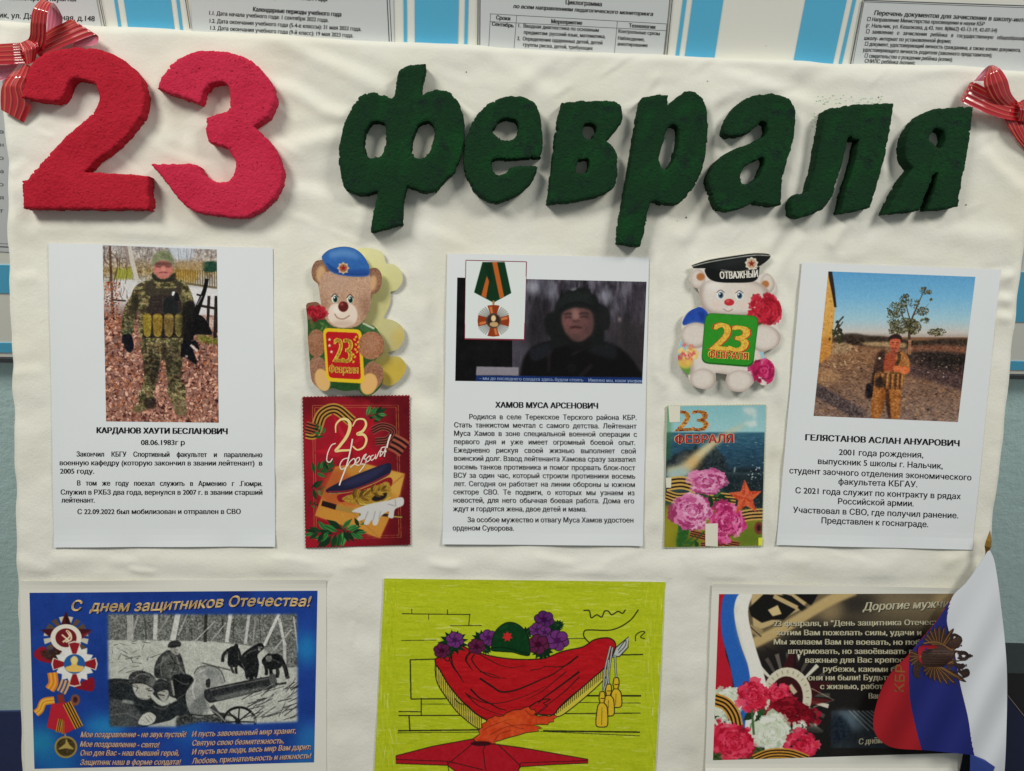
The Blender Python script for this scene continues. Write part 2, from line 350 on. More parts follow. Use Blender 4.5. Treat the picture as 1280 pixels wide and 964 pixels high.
def foam(name, label, cat, outer, holes, m, seed, h=LH, group=None, rag=.42):
    rng = np.random.default_rng(seed); loops = []
    for L in [outer]+holes:
        P = spline(L, 8); x, y = px2board(P[:, 0], P[:, 1], h); P = resample(np.stack([x, y], 1), 1.15)
        n = len(P); t = P-np.roll(P, 1, 0); t = np.roll(P, -1, 0)-np.roll(P, 1, 0); t /= np.linalg.norm(t, axis=1)[:, None]+1e-9
        nr = np.stack([t[:, 1], -t[:, 0]], 1)
        jit = rng.normal(0, rag*.42, n)+rng.normal(0, rag*.75, n//4+2).repeat(4)[:n]+.55*rag*(F1(np.arange(n)/9.+seed*7, np.zeros(n)+seed)-.5)
        bite = rng.random(n) < .012; jit[bite] -= 1.4
        loops.append(P+nr*jit[:, None])
    A = lambda P: .5*np.sum(P[:, 0]*np.roll(P[:, 1], -1)-P[:, 1]*np.roll(P[:, 0], -1))
    loops = [P if (A(P) > 0) == (i == 0) else P[::-1] for i, P in enumerate(loops)]   # material on the left
    V = []; F = []; tops = []
    for P in loops:
        n = len(P); t = np.roll(P, -1, 0)-np.roll(P, 1, 0); t /= np.linalg.norm(t, axis=1)[:, None]+1e-9
        nin = np.stack([-t[:, 1], t[:, 0]], 1)
        base = sum(len(v_) for v_ in V)
        lv = [(-3, .25), (h*.12, .1), (h*.3, 0), (h*.5, .05), (h*.7, 0), (h*.86, .05), (h-.9, .1), (h, .75)]
        for k, (z, ins) in enumerate(lv):
            Q = P+nin*(ins+rng.normal(0, rag*.42 if k < 6 else rag*.12, n))[:, None]
            V.append(np.c_[Q, z+rng.normal(0, .12, n)])
        for k in range(len(lv)-1):
            for i in range(n):
                j = (i+1) % n; a, b = base+k*n, base+(k+1)*n
                F.append([a+i, a+j, b+j, b+i])
        tops.append((base+(len(lv)-1)*n, n))
    V = np.vstack(V)
    rims = [V[b:b+n, :2] for b, n in tops]
    lo, hi = rims[0].min(0), rims[0].max(0); sp = 2.0
    gx, gy = np.meshgrid(np.arange(lo[0], hi[0], sp), np.arange(lo[1], hi[1], sp)); gx = gx+rng.uniform(-.5, .5, gx.shape); gy = gy+rng.uniform(-.5, .5, gy.shape)
    pts = np.c_[gx.ravel(), gy.ravel()]; ok = inside(rims[0], pts[:, 0], pts[:, 1])
    for r_ in rims[1:]: ok &= ~inside(r_, pts[:, 0], pts[:, 1])
    pts = pts[ok]; allr = np.vstack(rims)
    keep = np.array([((allr-p)**2).sum(1).min() > 1.2 for p in pts]); pts = pts[keep]
    vin = [Vector(p) for r_ in rims for p in r_]+[Vector(p) for p in pts]; E = []; o_ = 0
    for r_ in rims:
        n = len(r_); E += [(o_+i, o_+(i+1) % n) for i in range(n)]; o_ += n
    ov, oe, of, ovo, _, _ = delaunay_2d_cdt(vin, E, [], 0, 1e-6)
    idx = np.concatenate([np.arange(b, b+n) for b, n in tops]+[np.arange(len(V), len(V)+len(pts))])
    z = h+.25+.9*(F2(pts[:, 0]/26+seed, pts[:, 1]/26)-.5)+rng.normal(0, .16, len(pts))
    V = np.vstack([V, np.c_[pts, z]]); mp = [idx[q[0]] if q else -1 for q in ovo]
    oc = np.array([v_[:] for v_ in ov])
    T = np.array([t[:3] for t in of if len(t) == 3]); cc = oc[T].mean(1)
    ok = inside(rims[0], cc[:, 0], cc[:, 1])
    for r_ in rims[1:]: ok &= ~inside(r_, cc[:, 0], cc[:, 1])
    for tri in T[ok]:
        q = [int(mp[k]) for k in tri]
        if min(q) >= 0 and len(set(q)) == 3: F.append(q)
    W = board2world(V[:, 0], V[:, 1], V[:, 2])
    o = mesh_obj(name, W, F, m, None, origin=board2world(*V[:, :2].mean(0), 0.), smooth=True)
    import bmesh
    bm = bmesh.new(); bm.from_mesh(o.data); bmesh.ops.recalc_face_normals(bm, faces=bm.faces); bm.to_mesh(o.data); bm.free()
    o.data.polygons.foreach_set('use_smooth', np.ones(len(o.data.polygons), bool))
    return tag(o, label, cat, group)
GD, GL = 'foam digits of the date', 'green foam letters of the month name'
foam('foam_digit', 'red painted foam digit 2 beside the upper left ribbon bow', 'digit', zc([(70, 302, 1), (95, 200), (130, 115), (200, 70), (300, 42), (420, 40), (530, 65), (620, 120), (690, 200), (718, 300), (700, 390), (640, 480), (560, 560), (470, 625), (398, 692, 1), (560, 698), (735, 710, 1), (738, 800), (742, 890, 1), (380, 885), (80, 882, 1), (70, 738, 1), (105, 725), (200, 610), (300, 510), (400, 420), (455, 365), (478, 310), (472, 260), (445, 225), (395, 206), (340, 204), (315, 230), (295, 285), (270, 322, 1), (170, 318)], 10, 50, 4.189), [], red_a, 2, group=GD)
foam('foam_digit', 'crimson painted foam digit 3 right of the digit 2', 'digit', zc([(65, 232, 1), (85, 180), (140, 110), (220, 65), (310, 50), (420, 62), (510, 95), (570, 150), (615, 210), (632, 280), (610, 350), (570, 390), (530, 416, 1), (570, 455), (620, 510), (655, 580), (668, 650), (650, 730), (600, 790), (540, 835), (460, 857), (350, 848), (250, 830), (190, 790), (120, 710), (75, 650), (35, 598, 1), (150, 598), (245, 603), (275, 630), (300, 660), (340, 683), (395, 683), (430, 655), (440, 615), (440, 590), (420, 550), (400, 520), (350, 505), (310, 490, 1), (298, 440), (300, 375, 1), (345, 360), (400, 340), (415, 300), (412, 250), (390, 205), (340, 205), (300, 230), (285, 265), (265, 305, 1), (180, 275), (100, 248)], 180, 50, 3.858), [], red_b, 3, group=GD)
e_ = (410, 70, 4.19)
foam('foam_letter', 'dark green foam letter Ф with a tall stem and two oval holes', 'letter', zc([(370, 75, 1), (420, 48), (515, 40, 1), (512, 80), (500, 140), (493, 202, 1), (540, 180), (600, 178), (650, 200), (690, 260), (712, 330), (715, 420), (700, 500), (670, 590), (620, 650), (565, 705, 1), (500, 712), (415, 682, 1), (400, 740), (388, 885, 1), (310, 905), (225, 925, 1), (235, 840), (262, 710, 1), (200, 722), (140, 720), (85, 690), (65, 610), (55, 520), (65, 430), (90, 340), (130, 260), (170, 205), (230, 190), (290, 205), (335, 222, 1), (350, 200), (358, 140)], *e_),
     [zc([(190, 430), (215, 365), (250, 342), (290, 350), (305, 385), (303, 450), (285, 510), (250, 532), (215, 530), (195, 500)], *e_), zc([(440, 470), (460, 390), (490, 350), (530, 345), (555, 375), (552, 440), (535, 500), (500, 535), (460, 530), (442, 510)], *e_)], greens(0), 4, group=GL)
foam('foam_letter', 'green foam letter е with a round eye and open slit', 'letter', zc([(735, 400), (760, 340), (810, 275), (870, 235), (950, 210), (1030, 215), (1090, 250), (1112, 310), (1122, 380), (1126, 450), (1118, 530, 1), (1060, 534), (960, 540), (862, 543, 1), (858, 590), (885, 622), (930, 612), (965, 582), (1040, 575), (1098, 578, 1), (1085, 630), (1040, 690), (980, 735), (900, 765), (840, 760), (780, 720), (740, 660), (715, 590), (712, 520), (720, 450)], *e_),
     [zc([(868, 400), (890, 350), (930, 328), (980, 335), (998, 370), (990, 415), (950, 440), (900, 430)], *e_)], greens(2), 5, group=GL)
e_ = (670, 90, 4.191)
foam('foam_letter', 'green foam letter в with two small square holes', 'letter', zc([(135, 160, 1), (260, 150), (400, 152), (440, 165, 1), (452, 210), (450, 260), (425, 305), (370, 360, 1), (410, 400), (428, 460), (425, 550), (400, 610), (330, 650), (200, 680), (60, 688, 1), (70, 600), (90, 430), (115, 260)], *e_),
     [zc([(243, 305), (262, 272), (305, 276), (315, 315), (290, 350), (255, 345)], *e_), zc([(208, 500, 1), (225, 458, 1), (275, 453, 1), (282, 490), (268, 528, 1), (215, 527)], *e_)], greens(4), 6, group=GL)
foam('foam_letter', 'dark green foam letter р with a long descending leg', 'letter', zc([(560, 130, 1), (620, 122), (695, 118, 1), (690, 172, 1), (740, 130), (790, 102), (840, 110), (880, 150), (900, 220), (900, 330), (890, 430), (865, 530), (830, 600), (780, 660), (740, 695, 1), (680, 690), (608, 672, 1), (590, 720), (565, 850), (548, 918, 1), (490, 910), (425, 900, 1), (440, 780), (465, 640), (500, 440), (525, 280), (545, 170)], *e_),
     [zc([(645, 460), (665, 370), (690, 300), (722, 278), (748, 305), (745, 370), (730, 430), (705, 490), (668, 507)], *e_)], greens(1), 7, group=GL)
e_ = (870, 90, 4.822)
foam('foam_letter', 'green foam letter а between the letters р and л', 'letter', zc([(165, 355, 1), (200, 270), (260, 190), (350, 145), (440, 132), (530, 145), (580, 185), (602, 240), (600, 330), (580, 440), (545, 560), (520, 670), (512, 798, 1), (460, 806), (400, 800), (350, 778, 1), (300, 810), (230, 832), (150, 830), (110, 780), (82, 690), (76, 640), (100, 580), (150, 520), (220, 470), (305, 438), (362, 412), (412, 385), (434, 345), (428, 308), (390, 300), (350, 340), (310, 372), (240, 386), (178, 375)], *e_),
     [zc([(268, 635), (290, 580), (340, 540), (398, 514), (416, 530), (400, 590), (370, 640), (330, 668), (282, 672)], *e_)], greens(5), 8, group=GL)
foam('foam_letter', 'green foam letter л shaped like a slanted arch', 'letter', [(1032, 137, 1), (1060, 132), (1093, 129.5), (1118, 128.5, 1), (1113, 160), (1104, 205), (1094, 240), (1088, 259, 1), (1070, 264), (1050, 268, 1), (1057, 240), (1068, 202), (1074.5, 174.6, 1), (1060, 172, 1), (1056, 192), (1050, 214), (1041, 243), (1033, 257), (1018, 267), (997, 272.5, 1), (989, 268, 1), (989, 254), (995, 244), (1009, 240, 1), (1018, 210), (1026, 170)], [], greens(3), 9, group=GL)
e_ = (1040, 100, 5.07)
foam('foam_letter', 'green foam letter я nearest to the right ribbon bow', 'letter', zc([(895, 170, 1), (890, 240), (870, 400), (840, 570), (815, 700), (800, 800, 1), (730, 820), (605, 825, 1), (640, 720), (674, 588, 1), (655, 590, 1), (600, 715), (555, 828, 1), (430, 845), (340, 850, 1), (380, 770), (440, 660), (512, 560, 1), (482, 520), (462, 440), (470, 370), (500, 300), (560, 230), (640, 190), (740, 175)], *e_),
     [zc([(618, 365), (640, 320), (680, 308), (715, 330), (718, 380), (690, 430), (650, 412), (625, 390)], *e_)], greens(6), 10, group=GL)
rg = np.random.default_rng(77); pv, pf = [], []      # paint dabs and dirt left on the cloth
for n_, x0, x1, y0, y1, s0 in ((60, 1018, 1102, 121, 132, 1), (44, 1130, 1182, 136, 160, 2), (10, 1012, 1020, 138, 170, 1)):
    for i in range(n_):
        t_ = rg.random(); x = x0+(x1-x0)*t_; y = (y1-(y1-y0)*t_ if s0 == 2 else y0+(y1-y0)*rg.random()*.9)+rg.normal(0, 2.2); pv.append((x, y, rg.uniform(.4, 1.0)))
dirt = [(583, 90, .9), (884, 102, 1.0), (858, 272, 1.1), (847, 276, .7), (1208, 256, 1.0), (1098, 122, 1.2), (957, 58, .6)]
def dabs(name, pts, m):
    V, F = [], []
    for x, y, r_ in pts:
        k = len(V); ex, ey = r_*rg.uniform(.7, 1.5), r_*rg.uniform(.6, 1.1)
        for a in np.linspace(0, 6.283, 8)[:-1]:
            q = rg.uniform(.7, 1.1); X, Y = px2board(x+ex*q*math.cos(a), y-ey*q*math.sin(a)); V.append((X, Y))
        F.append(list(range(k, k+7))[::-1])
    V = np.array(V); return mesh_obj(name, board2world(V[:, 0], V[:, 1], cloth_h(V[:, 0], V[:, 1])+.4), F, m, board)
o = dabs('green_paint_dabs', pv, mat('green_paint_dab', (150, 180, 148), .8)); o['kind'] = 'stuff'
dm = mat('dirt_speck', (70, 62, 54), .8)
for q in dirt: dabs('dirt_speck', [q], dm)
# ------------------------------------------------------------------ sheets of paper
def quad_uv(q, nu, nv):
    q = np.array(q, float); u = np.linspace(0, 1, nu)[None, :, None]; v = np.linspace(0, 1, nv)[:, None, None]
    return (q[0]*(1-u)+q[1]*u)*(1-v)+(q[3]*(1-u)+q[2]*u)*v
class Sheet:
    """a piece of paper on the board; q = its corners as measured; lift(u, v) = how far it curls off, mm"""
    def __init__(s, q, lift=None, h0=HS):
        s.q = np.array(quad_board(q, h0)); s.lift = lift; s.h0 = h0
        s.ex = s.q[1]-s.q[0]; s.ey = s.q[3]-s.q[0]
        s.inv = np.linalg.inv(np.stack([s.ex, s.ey], 1))
    def height(s, X, Y):
        d = np.stack([X-s.q[0][0], Y-s.q[0][1]], -1) @ s.inv.T
        u, v = np.clip(d[..., 0], 0, 1), np.clip(d[..., 1], 0, 1)
        return s.h0+(s.lift(u, v) if s.lift else 0*u)
    def world(s, px, py, dz=0.0):
        X, Y = px2board(px, py, s.h0); return board2world(X, Y, s.height(X, Y)+dz)
def slab(name, sh, m, nu=40, nv=50, thick=.25, parent=None, q=None, dz=0., pinked=0):
    P = quad_uv(sh.q if q is None else q, nu, nv)
    if pinked:                                       # zigzag cut edge
        t = np.where(np.arange(nu) % 2 == 0, pinked, -pinked); t2 = np.where(np.arange(nv) % 2 == 0, pinked, -pinked)
        P[0, :, 1] += t; P[-1, :, 1] -= t; P[:, 0, 0] += t2; P[:, -1, 0] -= t2
    h = sh.height(P[..., 0], P[..., 1])+dz
    Vf = board2world(P[..., 0], P[..., 1], h).reshape(-1, 3); Vb = board2world(P[..., 0], P[..., 1], h-thick).reshape(-1, 3)
    n = nu*nv; F = grid_faces(nu, nv); Fb = grid_faces(nu, nv, n)[:, ::-1]
    b = np.r_[np.arange(nu), np.arange(1, nv)*nu+nu-1, n-2-np.arange(nu-1), (nv-2-np.arange(nv-2))*nu]
    j = np.roll(b, -1); rim = np.stack([b, j, j+n, b+n], 1)
    return mesh_obj(name, np.vstack([Vf, Vb]), np.vstack([F, Fb, rim]), m, parent, origin=board2world(*P[-1].mean(0), sh.h0), smooth=False)
# ------------------------------------------------------------------ lettering: real outlines laid on the paper
def glyphs(s, sp=1.0, off=0.0):
    """outlines of a line of type, filled contour by contour (overlapping strokes stay solid)"""
    cu = bpy.data.curves.new('line', 'FONT'); cu.body = s; cu.resolution_u = 3; cu.space_word = sp; cu.offset = off; cu.fill_mode = 'NONE'
    o = bpy.data.objects.new('line', cu); C.objects.link(o)
    me = bpy.data.meshes.new_from_object(o)
    n = len(me.vertices); v = np.zeros(n*3, np.float32); me.vertices.foreach_get('co', v); v = v.reshape(-1, 3)[:, :2].astype(float)
    ed = np.zeros(len(me.edges)*2, np.int32); me.edges.foreach_get('vertices', ed); ed = ed.reshape(-1, 2)
    bpy.data.objects.remove(o); bpy.data.curves.remove(cu); bpy.data.meshes.remove(me)
    nx = {}
    for a, b in ed.tolist(): nx.setdefault(a, []).append(b); nx.setdefault(b, []).append(a)
    seen = set(); loops = []
    for i in range(n):
        if i in seen or i not in nx: continue
        l = [i]; seen.add(i); k = i+1 if i+1 in nx[i] else nx[i][0]
        while k not in seen:
            l.append(k); seen.add(k); c = [q for q in nx[k] if q not in seen]
            if not c: break
            k = c[0]
        if len(l) > 2: loops.append(l)
    ar = [.5*np.sum(v[l, 0]*np.roll(v[l, 1], -1)-v[l, 1]*np.roll(v[l, 0], -1)) for l in loops]; F = []
    from mathutils.geometry import tessellate_polygon
    own = [[j for j, m_ in enumerate(loops) if abs(ar[j]) > abs(A_) and ar[j]*A_ < 0 and inside(v[m_], v[l[:1], 0], v[l[:1], 1])[0]] for l, A_ in zip(loops, ar)]
    for i, l in enumerate(loops):
        if own[i]: continue
        hs = [loops[j] for j in range(len(loops)) if i in own[j]]
        idx = sum([l]+hs, [])
        T = [[idx[k_] for k_ in t] for t in tessellate_polygon([[Vector((*v[k_], 0)) for k_ in q] for q in [l]+hs])]
        want = abs(ar[i])-sum(abs(ar[loops.index(q)]) for q in hs); q_ = v[np.array(T)]
        got = .5*np.abs((q_[:, 1, 0]-q_[:, 0, 0])*(q_[:, 2, 1]-q_[:, 0, 1])-(q_[:, 1, 1]-q_[:, 0, 1])*(q_[:, 2, 0]-q_[:, 0, 0])).sum()
        if abs(got-want) > .004*want:                # an outline that crosses itself: split it and keep what it winds round
            m_ = len(l); ov, _, of, _, _, _ = delaunay_2d_cdt([Vector(p) for p in v[l]], [(a, (a+1) % m_) for a in range(m_)], [], 0, 1e-6)
            w_ = np.array([p[:] for p in ov]); P = v[l]; T = []
            for t in of:
                x, y = w_[list(t)].mean(0); a, b = P, np.roll(P, -1, 0); cr = (b[:, 0]-a[:, 0])*(y-a[:, 1])-(x-a[:, 0])*(b[:, 1]-a[:, 1])
                if np.sum((a[:, 1] <= y) & (b[:, 1] > y) & (cr > 0)) != np.sum((a[:, 1] > y) & (b[:, 1] <= y) & (cr < 0)): T.append([k_+len(v) for k_ in t])
            v = np.vstack([v, w_])
        F += T
    return v, np.array(F, np.int32).reshape(-1, 3)
CAP = 0.69
class Ink:
    """collects lines of writing in photograph pixels, then lays them on a sheet as one mesh"""
    def __init__(s): s.v = []; s.f = []; s.n = 0
    def add(s, v, f):
        s.v.append(v); s.f.append(f+s.n); s.n += len(v)
    def line(s, txt, x0, y0, x1, y1, cap, bold=0.0, slant=0.0, just=False, nib=None, wave=None):
        """from (x0,y0) to (x1,y1) along the base line; cap = height of a capital; nib = (dx,dy) pen widening"""
        v, f = glyphs(txt, 1.0, bold)
        if not len(v): return
        L = math.hypot(x1-x0, y1-y0); k = cap/CAP
        if just and ' ' in txt:
            w1 = v[:, 0].max()-v[:, 0].min(); v2, f2 = glyphs(txt, 2.0, bold); w2 = v2[:, 0].max()-v2[:, 0].min()
            want = L/(k*just); spw = np.clip(1+(want-w1)/(w2-w1), .6, 8); v, f = glyphs(txt, float(spw), bold)
        a = v[:, 0].min(); wd = v[:, 0].max()-a
        U = (v[:, 0]-a)/wd*L; W = v[:, 1]*k
        U = U+W*slant
        dx, dy = (x1-x0)/L, (y1-y0)/L
        for ox, oy in ([(0, 0)] if not nib else [(-nib[0], -nib[1]), (0, 0), (nib[0], nib[1])]):
            px = x0+U*dx+W*dy*1.0+ox; py = y0+U*dy-W*dx+oy
            if wave: py = py+wave(U/L)
            s.add(np.stack([px, py], 1), f)
    def poly(s, P):
        P = np.asarray(P, float); n = len(P)
        from mathutils.geometry import tessellate_polygon
        t = tessellate_polygon([[Vector((a, b, 0)) for a, b in P]])
        s.add(P[:, :2], np.array(t, np.int32))
    def stroke(s, P, w0, closed=False):
        P = np.asarray([p[:2] for p in P], float)
        d = np.gradient(P, axis=0); d /= np.linalg.norm(d, axis=1)[:, None]+1e-9
        nr = np.stack([-d[:, 1], d[:, 0]], 1)*np.broadcast_to(np.asarray(w0, float)/2, (len(P),))[:, None]
        V = np.vstack([P+nr, P-nr]); n = len(P); i = np.arange(n-1)
        s.add(V, np.vstack([np.stack([i, i+1, i+n], 1), np.stack([i+1, i+1+n, i+n], 1)]))
    def build(s, name, m, parent, fn, dz=.16):
        V = np.vstack(s.v); F = np.vstack(s.f)
        a, b, c = V[F[:, 0]], V[F[:, 1]], V[F[:, 2]]
        flip = ((b-a)[:, 0]*(c-a)[:, 1]-(b-a)[:, 1]*(c-a)[:, 0]) > 0
        F[flip] = F[flip][:, ::-1]
        return mesh_obj(name, fn(V[:, 0], V[:, 1], dz), F, m, parent)
paper_m = mat('office_paper', (203, 207, 210), 0.55, 0.25, bump=[(700, 2, 0.06, 0.0005), (9, 2, .10, .01)])
matte_paper = mat('photo_paper', (206, 205, 196), 0.5, 0.25, bump=[(9, 2, .10, .01)])
ink_m = mat('black_ink', (24, 24, 28), 0.7, 0.08)
faint_m = mat('grey_ink', (84, 84, 84), 0.7, 0.1)
bl_lift = lambda u, v: 1.5*np.clip((v-.93)/.07, 0, 1)**2*(.35+.65*np.abs(np.sin(7*u+.6)))+0.5*np.clip((.06-u)/.06, 0, 1)**2+.25*np.sin(9*v+3*u)
def top_lift(a): return lambda u, v: .8*a*np.clip((v-.9)/.1, 0, 1)**2+1.5*np.clip((.05-v)/.05, 0, 1)**2*(.5+.5*np.sin(8*u))+.3*np.sin(8*u+4*v)
# ------------------------------------------------------------------ printed notices in the notice board
GN = 'printed notices on the notice board'
def wfn(px, py, dz): return px2wall(px, py, PT+.9+dz)
wall_paper = mat('notice_paper', (196, 200, 201), 0.5, 0.25)
border_m = mat('notice_border', (74, 76, 78), 0.5, 0.3)
def notice(label, quad, borders, lines, thin=()):
    P = quad_uv(quad, 6, 8); V = np.vstack([px2wall(P[..., 0], P[..., 1], PT+.9).reshape(-1, 3), px2wall(P[..., 0], P[..., 1], PT+.2).reshape(-1, 3)])
    o = mesh_obj('printed_notice', V, np.vstack([grid_faces(6, 8), grid_faces(6, 8, 48)[:, ::-1]]), wall_paper)
    tag(o, label, 'notice', GN)
    for a, b, wd in borders:
        k = Ink(); k.stroke(np.linspace(a, b, 6), wd); k.build('border_line', border_m, o, wfn)
    k = Ink()
    for a, b, wd in thin: k.stroke(np.linspace(a, b, 6), wd)
    for t in lines: k.line(*t[:6], **(t[6] if len(t) > 6 else {}))
    k.build('lettering', faint_m if 'table' not in label else faint_m, o, wfn)
    return o
def L(ox, oy, s, txt, x0, y0, x1, y1, cap, **kw): return (txt, ox+x0/s, oy+y0/s, ox+x1/s, oy+y1/s, cap, kw)
B = dict(bold=.012, nib=(.28, 0)); R_ = dict(nib=(.16, 0))
z = (0, 0, 5.333)
notice('notice with an address line ending in 148 behind the left bow', [(-215, -190), (86, -170), (185, 322), (-62, 312)],
       [((93, -150), (131.5, 38), 1.1), ((95.5, -150), (134, 38), .45), ((-62, 306), (183, 316), 1.2), ((-62, 302), (181, 312), .45)],
       [L(*z, 'Министерства науки КБР', 60, 0, 520, 10, 7.0, **B), L(*z, 'ик, ул. Дал         ьная, д.148', -5, 118, 630, 143, 6.6, **R_)]
       + [(t, -60, 164+i*16.5, 4.2, 167+i*16.5, 5.0, {}) for i, t in enumerate(('программа', 'учебный план', 'начального', 'общего курса', 'основного', 'образования', 'школы-инт'))])
z = (220, 0, 4.571)
notice('notice listing the calendar periods of the school year', [(232, -160), (489, -150), (497, 300), (252, 290)],
       [((219, -80), (237.5, 36), 1.1), ((222, -80), (240, 36), .45), ((480, -80), (486.5, 52), 1.1), ((483, -80), (489.5, 52), .8)],
       [L(*z, 'учебный план год»', 560, -8, 865, 8, 6.0, **B), L(*z, 'Календарные периоды учебного года', 440, 65, 943, 95, 5.4, **B),
        L(*z, '1.1. Дата начала учебного года: 1 сентября 2022 года.', 190, 85, 870, 127, 4.9, **R_), L(*z, '1.2. Дата окончания учебного года (5-4-е классы): 31 мая 2023 года.', 192, 130, 1058, 178, 4.9, **R_),
        L(*z, '1.3. Дата окончания учебного года (9-й класс): 19 мая 2023 года.', 196, 170, 1012, 215, 4.9, **R_)])
z = (590, 0, 4.741)
q = lambda x, y: (590+x/4.741, y/4.741)
notice('notice with a table of months and events behind the poster top', [(600, -150), (850, -138), (806, 310), (600, 300)],
       [((598, -80), (597, 60), 1.1), ((600.8, -80), (599.8, 60), .8), ((848, -80), (833.5, 70), 1.2), ((845, -80), (830.5, 70), .8)],
       [L(*z, 'Циклограмма', 555, 25, 768, 38, 5.4, **B), L(*z, 'по всем направлениям педагогического мониторинга', 245, 48, 1070, 95, 4.8, slant=.2, **B),
        L(*z, 'Сроки', 143, 115, 225, 122, 4.9, **B), L(*z, 'Мероприятие', 470, 138, 652, 148, 4.9, **B), L(*z, 'Технология', 930, 162, 1085, 172, 4.7, **B),
        L(*z, 'Сентябрь', 118, 152, 245, 163, 4.7, **B), L(*z, '1.  Вводная диагностика по основным', 275, 162, 750, 190, 4.5, **R_), L(*z, 'предметам: русский язык, математика.', 308, 202, 790, 228, 4.5, **R_),
        L(*z, '2.  Определение одаренных детей, детей', 268, 238, 772, 265, 4.5, **R_), L(*z, 'группы риска, детей, требующих', 303, 275, 715, 298, 4.5, **R_),
        L(*z, 'Контрольные срезы', 868, 195, 1112, 210, 4.4, **R_), L(*z, 'Наблюдение,', 865, 236, 1022, 245, 4.4, **R_), L(*z, 'анкетирование', 862, 270, 1040, 280, 4.4, **R_)],
       [(q(105, 82), q(1155, 142), .5), (q(105, 128), q(1150, 182), .5), (q(110, 82), q(98, 300), .5), (q(265, 92), q(248, 300), .5), (q(862, 125), q(843, 330), .5), (q(1155, 142), q(1135, 330), .5)])
z = (1050, 0, 5.565); I_ = dict(nib=(.16, 0), slant=.18)
notice('notice listing documents for enrolment above the right bow', [(1080, .8), (1345, 10), (1260, 420), (1000, 402)],
       [((1078, .5), (1063, 80), 1.1), ((1080.5, 1), (1066, 80), .45), ((1079, .4), (1345, 9.5), 1.1), ((1081, 2.4), (1345, 12), .6)],
       [L(*z, 'Перечень документов для зачисления в школу-интернат', 238, 105, 1390, 160, 5.6, slant=.18, **B), L(*z, '□ Направление Министерства просвещения и науки КБР', 188, 146, 1003, 180, 4.7, **I_),
        L(*z, '(г. Нальчик, ул. Кешокова, д.43, тел. 8(8662) 42-12-19, 42-07-54)', 180, 190, 1090, 225, 4.7, **I_), L(*z, '□  заявление   о   зачислении   ребёнка   в   государственную   общеобразовательную', 180, 232, 1420, 288, 4.7, **I_),
        L(*z, 'школу- интернат по установленной форме;', 168, 278, 770, 300, 4.7, **I_), L(*z, '□ документ, удостоверяющий личность гражданина, а также копию документа,', 172, 318, 1255, 362, 4.7, **I_),
        L(*z, 'удостоверяющего личность родителя (законного представителя);', 158, 358, 1055, 398, 4.7, **I_), L(*z, '□ свидетельство о рождении ребёнка (копия);', 170, 400, 780, 428, 4.7, **I_), L(*z, 'СНИЛС ребёнка (копия);', 170, 437, 520, 452, 4.7, **I_)])
# ------------------------------------------------------------------ the three typed sheets
GS = 'typed biography sheets in the middle row'
sh_l = Sheet(SHEETS['left'], bl_lift); s_left = slab('typed_sheet', sh_l, paper_m)
tag(s_left, 'white typed sheet with a photo of a camouflaged man standing on fallen leaves', 'sheet', GS)
def lettering(par, sh, lines, name='lettering', m=None, dz=.16):
    k = Ink()
    for t in lines: k.line(*t[:6], **(t[6] if len(t) > 6 else {}))
    return k.build(name, m or ink_m, par, sh.world, dz)
z = (0, 280, 2.2944); T = dict(nib=(.26, 0)); TJ = dict(nib=(.26, 0), just=.86)
lettering(s_left, sh_l, [L(*z, 'КАРДАНОВ ХАУТИ БЕСЛАНОВИЧ', 278, 600, 652, 603, 7.0, nib=(.6, 0))], 'heading')
lettering(s_left, sh_l, [L(*z, '08.06.1983г р', 405, 634, 530, 634, 6.4, **T), L(*z, 'Закончил КБГУ Спортивный факультет и параллельно', 220, 667, 752, 669, 6.1, **TJ),
    L(*z, 'военную кафедру (которую закончил в звании лейтенант)  в', 172, 692, 752, 693, 6.1, **T), L(*z, '2005 году.', 173, 716, 270, 716, 6.1, **T),
    L(*z, 'В том же году поехал служить в Армению г .Гюмри.', 222, 750, 752, 752, 6.1, **TJ), L(*z, 'Служил в РХБЗ два года, вернулся в 2007 г. в звании старший', 175, 776, 752, 777, 6.1, **T),
    L(*z, 'лейтенант.', 177, 799, 272, 799, 6.1, **T), L(*z, 'С 22.09.2022 был мобилизован и отправлен в СВО', 223, 832, 690, 832, 6.1, **T)])
sh_m = Sheet(SHEETS['mid'], lambda u, v: 1.3*np.clip((v-.94)/.06, 0, 1)**2*(.4+.6*np.abs(np.cos(4*u)))+.9*np.clip((u-.95)/.05, 0, 1)**2+.25*np.sin(7*v+2*u)); s_mid = slab('typed_sheet', sh_m, paper_m)
tag(s_mid, 'white typed sheet with a dark photo of a man in helmet and a medal', 'sheet', GS)
z = (540, 480, 4.382)
lettering(s_mid, sh_m, [L(*z, 'ХАМОВ МУСА АРСЕНОВИЧ', 348, 130, 908, 136, 6.9, nib=(.5, 0))], 'heading')
J = dict(just=.93, nib=(.2, .08))
